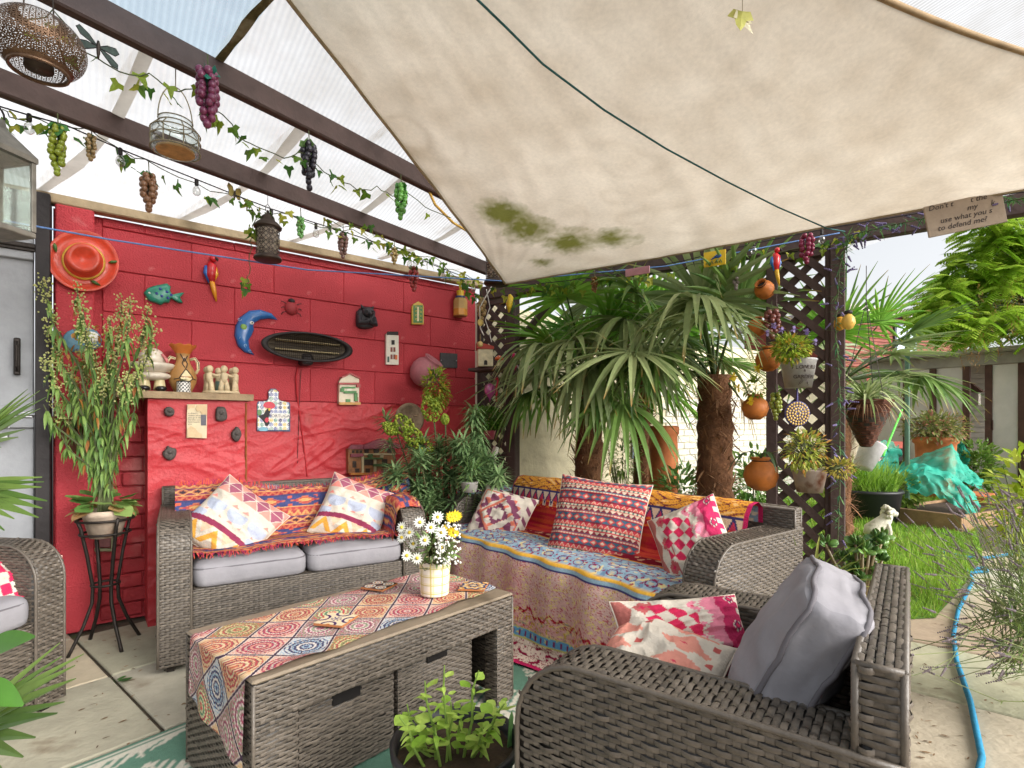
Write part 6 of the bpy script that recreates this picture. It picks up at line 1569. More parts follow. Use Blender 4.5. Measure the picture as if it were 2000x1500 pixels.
# pink glass float and red ribbon
pk = thing('glass_float', 'pink glass float in a net with drooping tail on lattice', 'ornament', at(957, 762, CT - .05))
mb = MB(); mb.lathe([(.003, -.085), (.008, -.06), (.02, -.045), (.038, -.02), (.042, .005), (.036, .03), (.018, .045), (.004, .05)], 20, cap1=True); mb.build('glass', mat('pink_glass', L(190, 84, 150), .1, .15, spec=.8, coat=.5), pk, smooth=True)
mb = MB()
for k in range(8): a = k * .785; mb.tube([(.0435 * math.cos(a), .0435 * math.sin(a), .004), (.037 * math.cos(a + .3), .037 * math.sin(a + .3), .032), (.004, 0, .052)], .0012, 4)
mb.tube([(0, 0, .05), (0, 0, .13)], .0015, 4); mb.build('net', m_wire, pk)
rb = MB(); 
p = at(968, 752, CT - .08); rb.tube([(0, 0, .04), (.014, 0, .055), (.02, 0, .03), (.008, 0, -.02), (.01, 0, -.08), (.006, 0, -.12)], .008, 6); tag(rb.build('red_hook', pm('redplastic', (196, 40, 60), .3), loc=p, smooth=True), 'red plastic hook hanging beside the pink glass float', 'hook')
# tulip chain
tc_ = thing('flower_chain', 'string of little magenta and white glass flowers on the lattice post', 'garland', at(1008, 672, 3.78)); mb = MB(); mb.tube([(0, 0, .02), (.004, 0, -.2), (.01, .0, -.38)], .0012, 4); mb.build('thread', m_wire, tc_)
for k, (u, v) in enumerate(((1004, 695), (1008, 717), (1012, 738), (1017, 760))):
    p = at(u, v, 3.76) - Vector(tc_.location)
    for i in range(5): mb = MB(); mb.blade(p + Vector((0, 0, .02)), (math.cos(i * 1.26) * .6, math.sin(i * 1.26) * .6, -1), .05, .018, droop=.0, fold=.6); mb.build('petal', pm('magenta', (190, 30, 90), .3) if i % 2 else pm('petalwhite', (226, 206, 210), .3), tc_)
# yellow bird
yb = thing('yellow_bird_ornament', 'yellow and green bird ornament clipped to the lattice', 'ornament', at(995, 594, 3.8)); mb = MB(); mb.tube([(0, 0, .07), (.01, 0, .05), (0, 0, .0), (-.005, 0, -.06)], [.008, .022, .024, .006], 10); mb.build('body', pm('birdyellow', (226, 190, 50)), yb, smooth=True)
mb = MB(); mb.tube([(.02, -.01, .03), (.026, -.01, -.01), (.012, -.005, -.08)], [.006, .016, .003], 8); mb.build('wing', pm('birdgreen', (60, 90, 50)), yb, smooth=True)
cord('cable', 'white twisted cable dangling at the corner of the red wall', [at(960, 560, 3.7), at(937, 600, 3.68), at(938, 640, 3.68), at(945, 655, 3.68)], .004, (214, 208, 200), 'cable', n=8)
cord('cable', 'white looped cable hanging beside lattice at the wall corner', [at(950, 565, 3.7), at(957, 600, 3.68), at(948, 625, 3.68), at(956, 650, 3.68), at(960, 668, 3.68)], .003, (220, 216, 210), 'cable', n=8)
for k, (u, v, c_, r, lab) in enumerate(((938, 672, (200, 170, 110), .02, 'small tan gourd hanging beside the birdhouse'), (938, 630, (206, 176, 100), .024, 'dried orange slice hanging under the beige grapes'))):
    mb = MB(); mb.ball((0, 0, 0), (r, r if k == 0 else .005, r), 12, 8); mb.tube([(0, 0, r * .8), (0, 0, r + .05)], .0014, 4); tag(mb.build('hanging_gourd' if k == 0 else 'dried_slice', pm('gourd%d' % k, c_, .4), smooth=True, loc=at(u, v, 3.66)), lab, 'ornament')
# signs on the beam
def sign(label, u, v, t, w_, h_, c, name='small_sign'):
    th = thing(name, label, 'sign', at(u, v, t), math.atan2(-CD.y, -CD.x)); mb = MB(); mb.bbox((-w_ / 2, -.004, -h_ / 2), (w_ / 2, .004, h_ / 2), .001); mb.build('board', pm('sign' + str(c), c, .5), th); return th
sign('small pink wooden sign on the palm side beam', 1245, 530, 3.22, .15, .045, (196, 140, 150))
ys = sign('small yellow painted sign with a blue bird on the beam', 1396, 505, 3.06, .12, .085, (222, 182, 40))
mb = MB(); mb.ball((-.02, .006, .01), (.018, .004, .012), 10, 6); mb.tube([(-.01, .006, .01), (.02, .006, -.005)], [.008, .002], 6); mb.build('bird_motif', pm('birdblue', (50, 90, 150)), ys)
for k in range(4): mb = MB(); mb.tube([(-.04 + k * .024, .0055, -.03), (-.034 + k * .024, .0055, -.012), (-.026 + k * .024, .0055, -.028)], .003, 5); mb.build('painted_mark', pm('signgreen', (70, 110, 60)), ys)
ls = thing('lettered_board', 'grey wooden board with handwritten words hung on the beam', 'sign', at(1884, 420, 2.42), AZ - math.pi / 2 - .5); ls.rotation_euler = (0, math.radians(-9), AZ - math.pi / 2 - .22)
mb = MB(); mb.bbox((-.155, -.005, -.07), (.155, .005, .075), .002); mb.build('board', mat('driftwood', L(176, 160, 144), .8, .2, 9, .3, 30), ls)
Mv = Matrix.Rotation(math.pi / 2, 4, 'X')
for k, (ln, x_) in enumerate((("Don't t", -.09), ('t the', .06), ('my', .03), ('k', .11), ('use what you s', .0), ('to defend me?', -.02))): text_mesh(ln, .034, 'lettering', pm('ink', (70, 60, 56)), ls, Matrix.Translation((x_, -.0062, .05 - (0, 0, 1, 1, 2, 3)[k] * .033)) @ Mv, shear=.25)
# ============================================================ PLANTS
m_leaf = mat('leaf_green', None, .5, .18, 14, attr=True, trans=.3, spec=.4)
m_palm = mat('palm_leaf', None, .42, .2, 9, attr=True, trans=.28, spec=.45)
m_bark = mat('palm_fibre', L(112, 76, 50), .95, .45, 26, .9, 50)
m_terra = mat('terracotta', L(184, 108, 62), .75, .28, 10, .3, 40, vary2=(L(150, 84, 50), 5, .6))
m_terra2 = mat('orange_terracotta', L(192, 112, 46), .55, .28, 10, .25, 40, vary2=(L(140, 84, 46), 6, .58))
m_black = mat('black_plastic', L(38, 38, 40), .45, .15, 20)
m_white = mat('white_petal', L(232, 232, 222), .7, .06)
m_yel = mat('yellow_petal', L(232, 200, 40), .7, .15)
def rdir(r, zmin=-1, zmax=1):
    z = r.uniform(zmin, zmax); a = r.uniform(0, 6.283); q = math.sqrt(1 - z * z); return Vector((q * math.cos(a), q * math.sin(a), z))
def fan(mb, hub, D, N, R, n, spread, droop, r, c0, c1, wd=.032, tipc=None):
    D = D.normalized(); N = (N - D * N.dot(D)).normalized(); S = D.cross(N)
    for k in range(n):
        a = math.radians(spread) * (k / (n - 1) - .5); d = D * math.cos(a) + S * math.sin(a) + N * .12; ln = R * (1 - .28 * abs(a) / math.radians(spread) * 2 * .7) * r.uniform(.9, 1.08)
        q0 = len(mb.v); mb.blade(hub, d, ln, wd * r.uniform(.85, 1.1), up=N, droop=droop * r.uniform(.5, 1.5), seg=6, fold=.45, tip=.10, wp=.35)
        c = mixc(c0, c1, r.random()); mb.colr(c)
        if tipc and r.random() < .5:
            for i in range(q0 + 18, len(mb.v)): mb.c[i] = tipc
def palm(label, base, h, seed, fr, rt=.10, lean=(0, 0)):
    r = random.Random(seed); th = thing('palm_tree', label, 'palm', base); crown = Vector((lean[0], lean[1], h))
    mb = MB(); rg = []
    for j in range(26):
        q = j / 25; rr = rt * (1.05 - .25 * q) * (1 + .10 * ((j * 3) % 2)); c = Vector((lean[0] * q * q, lean[1] * q * q, h * q)); rg.append([c + Vector((math.cos(a), math.sin(a), 0)) * rr * (1 + .22 * noise.noise((math.cos(a) * 2, math.sin(a) * 2, q * 9 + seed))) for a in [6.283 * k / 14 for k in range(14)]])
    mb.rings(rg); mb.build('trunk', m_bark, th, smooth=True)
    mb = MB()
    for k in range(1100):
        q = r.random(); a = r.uniform(0, 6.283); rr = rt * (1.0 - .25 * q); p = Vector((lean[0] * q * q + rr * math.cos(a), lean[1] * q * q + rr * math.sin(a), h * q)); d = Vector((math.cos(a) * .5 + r.uniform(-.6, .6), math.sin(a) * .5 + r.uniform(-.6, .6), r.uniform(-.5, 1.1)))
        mb.blade(p, d, r.uniform(.05, .17), r.choice((.003, .004, .014)), droop=r.uniform(-.4, .7), seg=2, fold=.1); mb.colr(mixc(L(96, 62, 42), L(160, 120, 84), r.random()))
    f = mb.build('fibre', mat('fibre_hair', None, .95, .2, 20, attr=True), th); f['kind'] = 'stuff'
    for (az, el, pl, R, n, spr, dr, bright) in fr:
        a = math.radians(az); e = math.radians(el); d = Vector((math.cos(a) * math.cos(e), math.sin(a) * math.cos(e), math.sin(e))); pts = []; p = crown.copy(); dd = d.copy(); p += Vector((d.x, d.y, 0)) * rt * .4
        for k in range(7): pts.append(p.copy()); p = p + dd * (pl / 6); dd = (dd - Vector((0, 0, .07))).normalized()
        q = MB(); q.tube(pts, [.011 - .0010 * k for k in range(7)], 6); pc = L(70, 92, 40); q.colr(pc)
        N = Vector((-math.sin(e) * math.cos(a), -math.sin(e) * math.sin(a), math.cos(e)))
        N = (N + rdir(r) * .25).normalized()
        mb = MB(); c0, c1 = ((L(78, 116, 52), L(124, 154, 78)), (L(92, 150, 44), L(136, 186, 70)), (L(112, 134, 80), L(160, 174, 120)), (L(140, 108, 66), L(176, 146, 96)))[bright]
        fan(mb, pts[-1], dd, N, R, n, spr, dr, r, c0, c1, wd=.030 * R / .45, tipc=L(166, 128, 70))
        o = mb.build('frond', m_palm, th); q.build('petiole', m_palm, o)
    return th
rp = random.Random(4)
def frs(seed, n, el=(80, 0), pl=(.35, .6), R=(.42, .56), dr=(.5, 1.3), skip=None):
    r = random.Random(seed); out = []
    for k in range(n):
        q = k / n; az = k * 137.5 + r.uniform(-14, 14); e = el[0] + (el[1] - el[0]) * q + r.uniform(-8, 8); out.append((az, e, r.uniform(*pl), r.uniform(*R), r.randrange(17, 23), r.uniform(190, 260), r.uniform(*dr) * (.5 + q * .9), r.choice((0, 2, 1, 2)) if q > .35 else r.choice((0, 1, 1, 2))))
    return out
pb1 = at(1150, 834, 4.0); pb1.z = 0
palm('fan palm with fibrous trunk rising behind the large red cushion', pb1, 1.34, 11, frs(5, 21, (84, -2), (.40, .72), (.48, .68)) + [(192, 34, .62, .58, 26, 200, 2.3, 2), (222, 22, .55, .64, 26, 200, 2.4, 2), (240, 30, .60, .62, 26, 200, 2.2, 0), (175, 5, .5, .5, 24, 210, 1.6, 0), (262, 30, .55, .6, 24, 200, 2.0, 2), (300, -40, .2, .3, 8, 120, 1.6, 3)], .105)
pb2 = at(1396, 834, 3.42); pb2.z = 0
palm('fan palm with shaggy trunk beside the trellis and terracotta balls', pb2, 1.38, 23, [f for f in frs(9, 23, (84, -2), (.40, .74), (.48, .68)) if not (-155 < ((f[0] + 180) % 360 - 180) < 25 and f[1] < 70)] + [(200, 45, .6, .62, 28, 210, 2.0, 2), (150, 40, .65, .62, 28, 210, 2.0, 2), (175, 20, .5, .5, 22, 200, 1.6, 0), (270, -42, .2, .3, 8, 120, 1.6, 3)], .118)
pb3 = at(1640, 834, 4.7); pb3.z = 0
palm('fan palm standing on the lawn behind the trellis', pb3, 1.45, 37, frs(14, 13, (80, 0), (.35, .6), (.45, .6), (.3, .8)) + [(-45, 45, .7, .6, 20, 190, .3, 0), (-25, 20, .6, .6, 18, 200, 1.0, 0), (-60, 12, .55, .62, 18, 190, 1.1, 0)], .09)
pb4 = at(1255, 834, 4.6); pb4.z = 0
palm('fan palm with leaves coloured as if backlit, growing against the cream wall', pb4, 1.45, 51, [(a, b, .6, .55, 28, 250, .3, 1) for a, b in ((200, 60), (250, 45), (300, 62), (160, 40), (225, 25), (280, 20), (180, 75), (330, 55), (140, 62), (240, 68), (120, 35), (350, 40), (210, 42), (270, 50))], .08)  # brighter green only: the backlight is put into the leaf colour
# ------------------------------------------------ generic foliage
def leaves(mb, c, rad, n, ln, wd, cols, r, outward=.7, droop=.6, shell=.5, zs=1.0, seg=2, zmin=-1):
    c = Vector(c)
    if not hasattr(rad, '__len__'): rad = (rad, rad, rad)
    for k in range(n):
        d = rdir(r, zmin); q = shell + (1 - shell) * r.random(); p = c + Vector((d.x * rad[0], d.y * rad[1], d.z * rad[2])) * q
        dd = d * outward + rdir(r) * (1 - outward) + Vector((0, 0, .15)); mb.blade(p, dd, r.uniform(*ln), r.uniform(*wd), up=(rdir(r) * .5 + Vector((0, 0, 1))), droop=droop * r.uniform(.3, 1.4), seg=seg, fold=.3); mb.colr(mixc(cols[0], cols[1], r.random()) if r.random() < .85 or len(cols) < 3 else cols[2])
def simple_plant(name, label, base, center, rad, n, ln, wd, cols, seed, stems=8, cat='plant', z0=0, **kw):
    r = random.Random(seed); th = thing(name, label, cat, base); B = Vector(base); c = Vector(center) - B; mb = MB(); leaves(mb, c, rad, n, ln, wd, cols, r, **kw); f = mb.build('foliage', m_leaf, th); f['kind'] = 'stuff'
    q = MB(); R_ = rad if hasattr(rad, '__len__') else (rad,) * 3
    for k in range(stems):
        d = rdir(r, -.2); e = c + Vector((d.x * R_[0], d.y * R_[1], d.z * R_[2])) * .8; q.tube([(r.uniform(-.02, .02), r.uniform(-.02, .02), z0), c * .5 + Vector((0, 0, z0 * .5)) + d * .02, e], [.005, .004, .002], 5)
    q.build('stems', m_stem, th); return th
# ------------------------------------------------ euphorbia beside the sofa
def lime_cone(mb, p, d, ln, r, n=130):
    d = d.normalized()
    for k in range(n):
        q = r.random(); a = r.uniform(0, 6.283); u = d.orthogonal().normalized(); w_ = d.cross(u); R = ln * .36 * math.sin(math.pi * (q * .8 + .15)); o = p + d * ln * q + (u * math.cos(a) + w_ * math.sin(a)) * R
        mb.ball(o, r.uniform(.006, .010), 6, 4); mb.colr(mixc(L(120, 150, 44), L(176, 186, 70), r.random()))
re = random.Random(12); eb = at(880, 834, 3.42); eb.z = 0
eu = thing('euphorbia_bush', 'large euphorbia bush with lime flower heads between the two sofas', 'bush', eb)
tipsE = []
for k in range(120):
    u = re.uniform(745, 975); v = re.uniform(850, 1000)
    if v < 900 and u < 800: v += 60
    if v < 880 and u > 930: v += 40
    tipsE.append((u, v, re.uniform(3.12, 3.55), 0))
tipsE += [(925, 800, 3.4, 0), (930, 845, 3.38, 0), (935, 880, 3.35, 0), (915, 870, 3.3, 0), (890, 870, 3.3, 0), (760, 860, 3.35, 0), (750, 812, 3.4, 0), (855, 860, 3.35, 0)]
for i in range(9): tipsE.append((925 + 6 * i * .6, 790 + 18 * i, 3.4 - .01 * i, 2))
for (u, v, t, kd) in tipsE:
    p = at(u, v, t) - eb; mb = MB(); d = Vector((p.x * .5, p.y * .5, .7)).normalized() + rdir(re) * .35; n = 36
    for k in range(n):
        a = k * 2.4; up_ = d.orthogonal().normalized(); w_ = d.cross(up_); s = (up_ * math.cos(a) + w_ * math.sin(a)); b0 = p - d * .075 * (1 - k / n)
        mb.blade(b0, s * .9 + d * (.2 + .6 * k / n), re.uniform(.09, .13), .0165, droop=.6 if kd == 0 else 1.5, seg=2, fold=.15); mb.colr(mixc(L(92, 128, 80), L(156, 184, 126), re.random()))
    mb.build('leaf_rosette', m_leaf, eu)
    q = MB(); q.tube([(p.x * .15, p.y * .15, 0), (p.x * .7, p.y * .7, p.z * .55), p - d * .02], [.006, .004, .003], 5); q.build('stem', m_stem, eu)
for (u, v, u2, v2) in ((848, 822, 836, 780), (800, 850, 780, 815), (822, 870, 795, 840), (775, 845, 752, 830), (838, 900, 820, 860), (870, 826, 868, 812)):
    a, b = at(u, v, 3.36) - eb, at(u2, v2, 3.33) - eb; mb = MB(); lime_cone(mb, a, b - a, (b - a).length * 1.15, re); mb.build('flower_head', m_leaf, eu, smooth=True); q = MB(); q.tube([(a.x * .3, a.y * .3, a.z * .3), a], .005, 5); q.build('stem', m_stem, eu)
sa = thing('round_stone_face', 'round weathered stone face plaque behind the euphorbia on red wall', 'plaque', WF(798, 818, .006)); mb = MB(); mb.lathe([(.115, 0), (.118, .02), (.10, .035), (.09, .028), (.02, .03)], 30, MW, cap1=True); mb.build('disc', mat('stone_disc', L(150, 128, 104), .85, .4, 16, .8, 30), sa, smooth=True)
mb = MB(); mb.ball((0, -.005, .03), (.02, .035, .02), 10, 8, MW); mb.ball((-.04, .025, .028), (.022, .01, .012), 10, 6, MW); mb.ball((.04, .025, .028), (.022, .01, .012), 10, 6, MW); mb.build('face', MATS['stone_disc'], sa, smooth=True)
gp_ = at(917, 968, 3.1); gpo = thing('small_grey_pot', 'small pale grey plant pot on the quilted sofa arm', 'pot', gp_); gpo.location.z = .672
mb = MB(); mb.lathe([(.04, 0), (.052, .055), (.056, .06), (.048, .06), (.045, .05)], 24, cap1=True); mb.build('pot', mat('grey_pot', L(160, 156, 152), .7, .2), gpo, smooth=True)
mb = MB(); leaves(mb, (0, 0, .10), .06, 60, (.05, .08), (.007, .01), (L(84, 120, 66), L(130, 160, 90)), re); o = mb.build('foliage', m_leaf, gpo); o['kind'] = 'stuff'
# trailing plant in the pink pot, parsley ball
simple_plant('trailing_plant', 'light green trailing plant spilling from pink wall pot', at(843, 722, 3.62), at(852, 760, 3.58), (.10, .07, .15), 420, (.02, .045), (.012, .024), (L(120, 150, 44), L(166, 184, 70), L(206, 176, 60)), 5, stems=14, droop=1.0)
pg = simple_plant('parsley_ball', 'dense curly green plant ball in a pot on the lattice', at(952, 850, 3.8), at(952, 818, 3.78), (.12, .10, .085), 1500, (.012, .026), (.012, .02), (L(56, 104, 28), L(110, 156, 50)), 6, stems=6, shell=.72, outward=.6)
mb = MB(); mb.lathe([(.045, -.03), (.06, .03), (.064, .035), (.05, .035)], 20, cap1=True); mb.build('pot', pm('rosepot', (170, 70, 90), .5), pg, smooth=True)
# ------------------------------------------------ tall drooping plant on an iron stand
ST = onz(206, 1262, 0); stand = thing('plant_stand', 'tall black iron plant stand with curved legs beside the pier', 'plant stand', ST, .4)
for k in range(4):
    a = k * 1.5708; c, s = math.cos(a), math.sin(a); mb = MB(); mb.tube([(c * r, s * r, z) for r, z in ((.15, .0), (.135, .03), (.09, .12), (.055, .22), (.052, .30), (.075, .45), (.10, .58), (.115, .62))], .008, 6); mb.build('leg', m_iron, stand, smooth=True)
for z, r in ((.30, .055), (.545, .098), (.61, .112)): mb = MB(); mb.tube([(r * math.cos(a), r * math.sin(a), z) for a in [6.2832 * i / 26 for i in range(27)]], .006, 6); mb.build('hoop', m_iron, stand, smooth=True)
pt = thing('clay_pot', 'whitened clay pot of limp broad leaves in the iron stand', 'pot', ST + Vector((0, 0, .525)))
mb = MB(); mb.lathe([(.062, 0), (.088, .10), (.098, .105), (.098, .13), (.088, .13), (.084, .11)], 28, cap1=True); mb.build('pot', mat('limed_clay', L(196, 176, 156), .85, .3, 12, .3, 40, vary2=(L(150, 110, 84), 7, .58)), pt, smooth=True)
rl = random.Random(31)
def round_leaf(mb, p, d, s, c, r, cup=.25):
    d = d.normalized(); up = Vector((0, 0, 1)) + rdir(r) * .4; S = d.cross(up).normalized(); N = S.cross(d); i = len(mb.v); mb.v.append(tuple(p + d * s * .5 - N * s * cup * .2))
    n = 12
    for k in range(n): a = 6.283 * k / n; q = 1 + .10 * math.cos(a * 4) + r.uniform(-.05, .05); mb.v.append(tuple(p + d * s * (.5 + .5 * math.cos(a) * q) + S * s * .46 * math.sin(a) * q + N * s * cup * (.35 - .5 * math.cos(a) - .3 * abs(math.cos(a * 2)))))
    for k in range(n): mb.f.append((i, i + 1 + k, i + 1 + (k + 1) % n))
    mb.colr(c)
for k in range(52):
    a = rl.uniform(0, 6.283); e = rl.uniform(-.9, .8); d = Vector((math.cos(a), math.sin(a), e)); mb = MB(); dry = e < -.05 and rl.random() < .75
    round_leaf(mb, Vector((math.cos(a) * .07, math.sin(a) * .07, .145 + max(0, e) * .05)), d, rl.uniform(.055, .09), mixc(L(196, 160, 104), L(170, 130, 90), rl.random()) if dry else mixc(L(96, 136, 66), L(150, 176, 100), rl.random()), rl); mb.build('leaf', m_leaf, pt, smooth=True)
tp = thing('tall_drooping_plant', 'tall wilting plant with hanging leaves and pale flower sprays by red wall', 'plant', ST + Vector((0, 0, .64))); TB = ST + Vector((0, 0, .64))
sprays = [(82, 545), (100, 640), (150, 560), (162, 600), (135, 720), (178, 660), (215, 620), (238, 585), (255, 590), (290, 600), (300, 640), (275, 700), (200, 720), (110, 780), (90, 700), (160, 690), (225, 700), (250, 730), (140, 800), (190, 790), (120, 850), (205, 830), (265, 790), (230, 800), (150, 760), (180, 745), (85, 790)]
lvm, flm, stm = MB(), MB(), MB()
for i, (u, v) in enumerate(sprays):
    tip = at(u, v, 2.52 + rl.uniform(-.10, .12)) - TB; mid = Vector((tip.x * .25, tip.y * .25, tip.z * .5)); P = [Vector((rl.uniform(-.03, .03), rl.uniform(-.03, .03), 0)), mid * .55, mid + Vector((tip.x * .15, tip.y * .15, tip.z * .12)), Vector((tip.x * .85, tip.y * .85, tip.z * .82)), tip]
    stm.tube(P, [.006, .006, .005, .004, .002], 5)
    for k in range(42):
        q = .22 + .72 * rl.random(); j = min(3, int(q * 4)); p = P[j].lerp(P[j + 1], q * 4 - j); a = rl.uniform(0, 6.283); d = Vector((math.cos(a), math.sin(a), -.5)); lvm.blade(p, d, rl.uniform(.045, .095), rl.uniform(.010, .018), droop=2.6, seg=4, fold=.3); lvm.colr(mixc(L(90, 128, 66), L(150, 178, 92), rl.random()) if rl.random() > .05 else mixc(L(190, 130, 60), L(160, 100, 50), rl.random()))
    if i < 18:
        for k in range(110):
            d = rdir(rl, -.6); p = P[3].lerp(P[4], rl.uniform(-.2, 1.05)) + d * rl.uniform(.005, .042); flm.ball(p, rl.uniform(.003, .006), 5, 3); flm.colr(mixc(L(176, 186, 100), L(216, 212, 150), rl.random()))
for k in range(90):
    p = at(rl.uniform(110, 240), rl.uniform(640, 760), 2.6) - TB; lvm.blade(p, rdir(rl), rl.uniform(.02, .05), .016, droop=1, seg=2); lvm.colr(mixc(L(190, 130, 60), L(206, 160, 84), rl.random()))
for mb, nm, mm in ((lvm, 'leaves', m_leaf), (flm, 'flower_sprays', m_leaf), (stm, 'stems', m_stem)): o = mb.build(nm, mm, tp); o['kind'] = 'stuff'
wb = thing('wall_basket', 'brown slatted wall basket behind the tall drooping plant', 'basket', WF(165, 880, .02, WY - .07)); mb = MB()
for k in range(9):
    a = math.pi * k / 8; p0, p1 = (.13 * math.cos(a), -.11 * math.sin(a) - .01, .17), (.05 * math.cos(a), -.05 * math.sin(a) - .01, 0)
    q = MB(); q.tube([p1, p0], .012, 6); q.build('slat', pm('wickerbrown', (104, 62, 44), .8), wb)
# ------------------------------------------------ foreground black pot of seedlings
FP = at(890, 1440, 1.30); FP.z = .0
fpo = thing('seedling_pot', 'black plastic pot of leggy green seedlings in front of the table', 'pot', (FP.x, FP.y, .0175)); zr = .27
mb = MB(); mb.lathe([(.10, 0), (.146, zr - .02), (.156, zr - .02), (.158, zr), (.146, zr), (.142, zr - .03)], 40); mb.build('pot', m_black, fpo, smooth=True)
mb = MB(); n_ = 24; rg = []
for r_ in (.142, .10, .05, .005): rg.append([(r_ * math.cos(a), r_ * math.sin(a), zr - .035 + .012 * noise.noise((math.cos(a) * 4 * r_ * 10, math.sin(a) * 40 * r_, 1))) for a in [6.283 * k / n_ for k in range(n_)]])
mb.rings(rg, False, True); mb.build('soil', m_soil, fpo)
rs_ = random.Random(77); tips = [(795, 1375), (830, 1330), (868, 1300), (935, 1310), (985, 1370), (850, 1420), (905, 1395), (940, 1420), (800, 1440), (985, 1375), (880, 1370), (915, 1440), (780, 1400), (960, 1440)]
for (u, v) in tips:
    tip = at(u, v, 1.28 + rs_.uniform(-.06, .06)) - Vector((FP.x, FP.y, .0175)); b0 = Vector((tip.x * .55 + rs_.uniform(-.02, .02), tip.y * .4, zr - .04)); sd_ = MB(); P = [b0, b0.lerp(tip, .4) + rdir(rs_) * .008, b0.lerp(tip, .75) + rdir(rs_) * .008, tip]; sd_.tube(P, [.004, .0035, .0028, .0016], 6); sd_.colr(L(146, 176, 84))
    for k in range(9):
        q = .3 + .7 * k / 12; j = min(2, int(q * 3)); p = P[j].lerp(P[j + 1], min(1, q * 3 - j)); a = k * 2.4; d = Vector((math.cos(a), math.sin(a), .5)); s = rs_.uniform(.016, .038) * (1.1 if q < .95 else .6); c = mixc(L(140, 180, 60), L(190, 214, 104), rs_.random())
        if rs_.random() < .6: round_leaf(sd_, p + d.normalized() * .012, d, s, c, rs_)
        else: sd_.blade(p, d, s * 1.3, s * .45, droop=1.2, seg=3); sd_.colr(c)
    sd_.build('seedling', m_leaf, fpo)
mb = MB(); mb.prism([(-.008, 0), (.008, 0), (.008, .09), (0, .105), (-.008, .09)], -.001, .001, Matrix.Translation((.118, -.06, zr - .06)) @ R3(1.45, .25, .2)); mb.build('plant_label', pm('labelgreen', (110, 160, 90), .4, vary=.4), fpo)
# ------------------------------------------------ flowers on the table
FB = onz(849, 1160, TH + .008); FL = thing('flower_pot', 'cream checked scalloped pot of daisies on the table runner', 'flowers', (FB.x, FB.y, TH + .0105)); pr_ = .058; ph_ = .122
mb = MB(); n_ = 72
for j in range(41):
    for k in range(n_):
        a = 6.2832 * k / n_; z = ph_ * j / 40 + (.004 * abs(math.sin(a * 9)) if j == 40 else 0); r_ = pr_ * (.9 + .1 * j / 40); mb.v.append((r_ * math.cos(a), r_ * math.sin(a), z)); ch = (k % 9 in (0,)) or (j % 10 == 4); ch2 = k % 9 == 2 or j % 10 == 6; mb.colr(L(196, 180, 84) if ch else (L(222, 212, 160) if ch2 else L(230, 222, 206)))
for j in range(40):
    for k in range(n_): mb.f.append((j * n_ + k, j * n_ + (k + 1) % n_, (j + 1) * n_ + (k + 1) % n_, (j + 1) * n_ + k))
mb.f.append(tuple(range(n_))[::-1]); mb.build('pot', mat('pot_check', None, .5, .05, attr=True), FL, smooth=True)
mb = MB(); mb.lathe([(.002, ph_ - .02), (pr_ * .97, ph_ - .02)], 24); mb.build('foam', m_soil, FL)
rfz = random.Random(19)
def daisy(par, p, d, s, yellow=False):
    d = d.normalized(); u = d.orthogonal().normalized(); w_ = d.cross(u); mb = MB(); n = 13 if not yellow else 22
    for k in range(n):
        a = 6.283 * k / n; mb.blade(p, (u * math.cos(a) + w_ * math.sin(a)) + d * (.15 + (.4 * (k % 2) if yellow else 0)), s * rfz.uniform(.9, 1.05), s * .36, up=d, droop=.1, seg=2, fold=.15)
    o = mb.build('daisy', m_yel if yellow else m_white, par); q = MB(); q.ball(p + d * .002, (s * .28,) * 3, 8, 6); q.build('flower_centre', mat('daisy_eye', L(206, 180, 60), .8, .2), o, smooth=True)
base = Vector(FL.location)
for (u, v, yl) in ((800, 1040, 0), (842, 1030, 0), (785, 1050, 0), (820, 1020, 0), (795, 1085, 0), (815, 1090, 0), (862, 1040, 0), (785, 1030, 0), (830, 1055, 0), (855, 1010, 0), (880, 1010, 1), (885, 1040, 1), (890, 1008, 1), (872, 1035, 1), (862, 1070, 0), (808, 1062, 0)):
    p = at(u, v, 1.80 + rfz.uniform(-.05, .07)) - base; d = (Vector((p.x, p.y, .06)) - Vector(FW) * .05 + rdir(rfz) * .03); daisy(FL, p, d, .022 if not yl else .022, yl); q = MB(); q.tube([(p.x * .15, p.y * .15, ph_ - .02), (p.x * .6, p.y * .6, p.z * .65), p], .0016, 4); q.build('stem', m_stem, FL)
gy, gs = MB(), MB()
for k in range(150):
    p = at(rfz.uniform(850, 900), rfz.uniform(1020, 1105), 1.80 + rfz.uniform(-.04, .05)) - base; gy.ball(p, rfz.uniform(.003, .005), 6, 4)
    if k % 3 == 0: gs.tube([(p.x * .3, p.y * .3, ph_), p], .0007, 3)
o = gy.build('gypsophila', m_white, FL, smooth=True); o['kind'] = 'stuff'; o = gs.build('fine_stems', m_stem, FL); o['kind'] = 'stuff'
mb = MB(); leaves(mb, (0, 0, ph_ + .045), (.07, .07, .06), 150, (.03, .06), (.006, .014), (L(96, 130, 60), L(150, 176, 110)), rfz); o = mb.build('greenery', m_leaf, FL); o['kind'] = 'stuff'
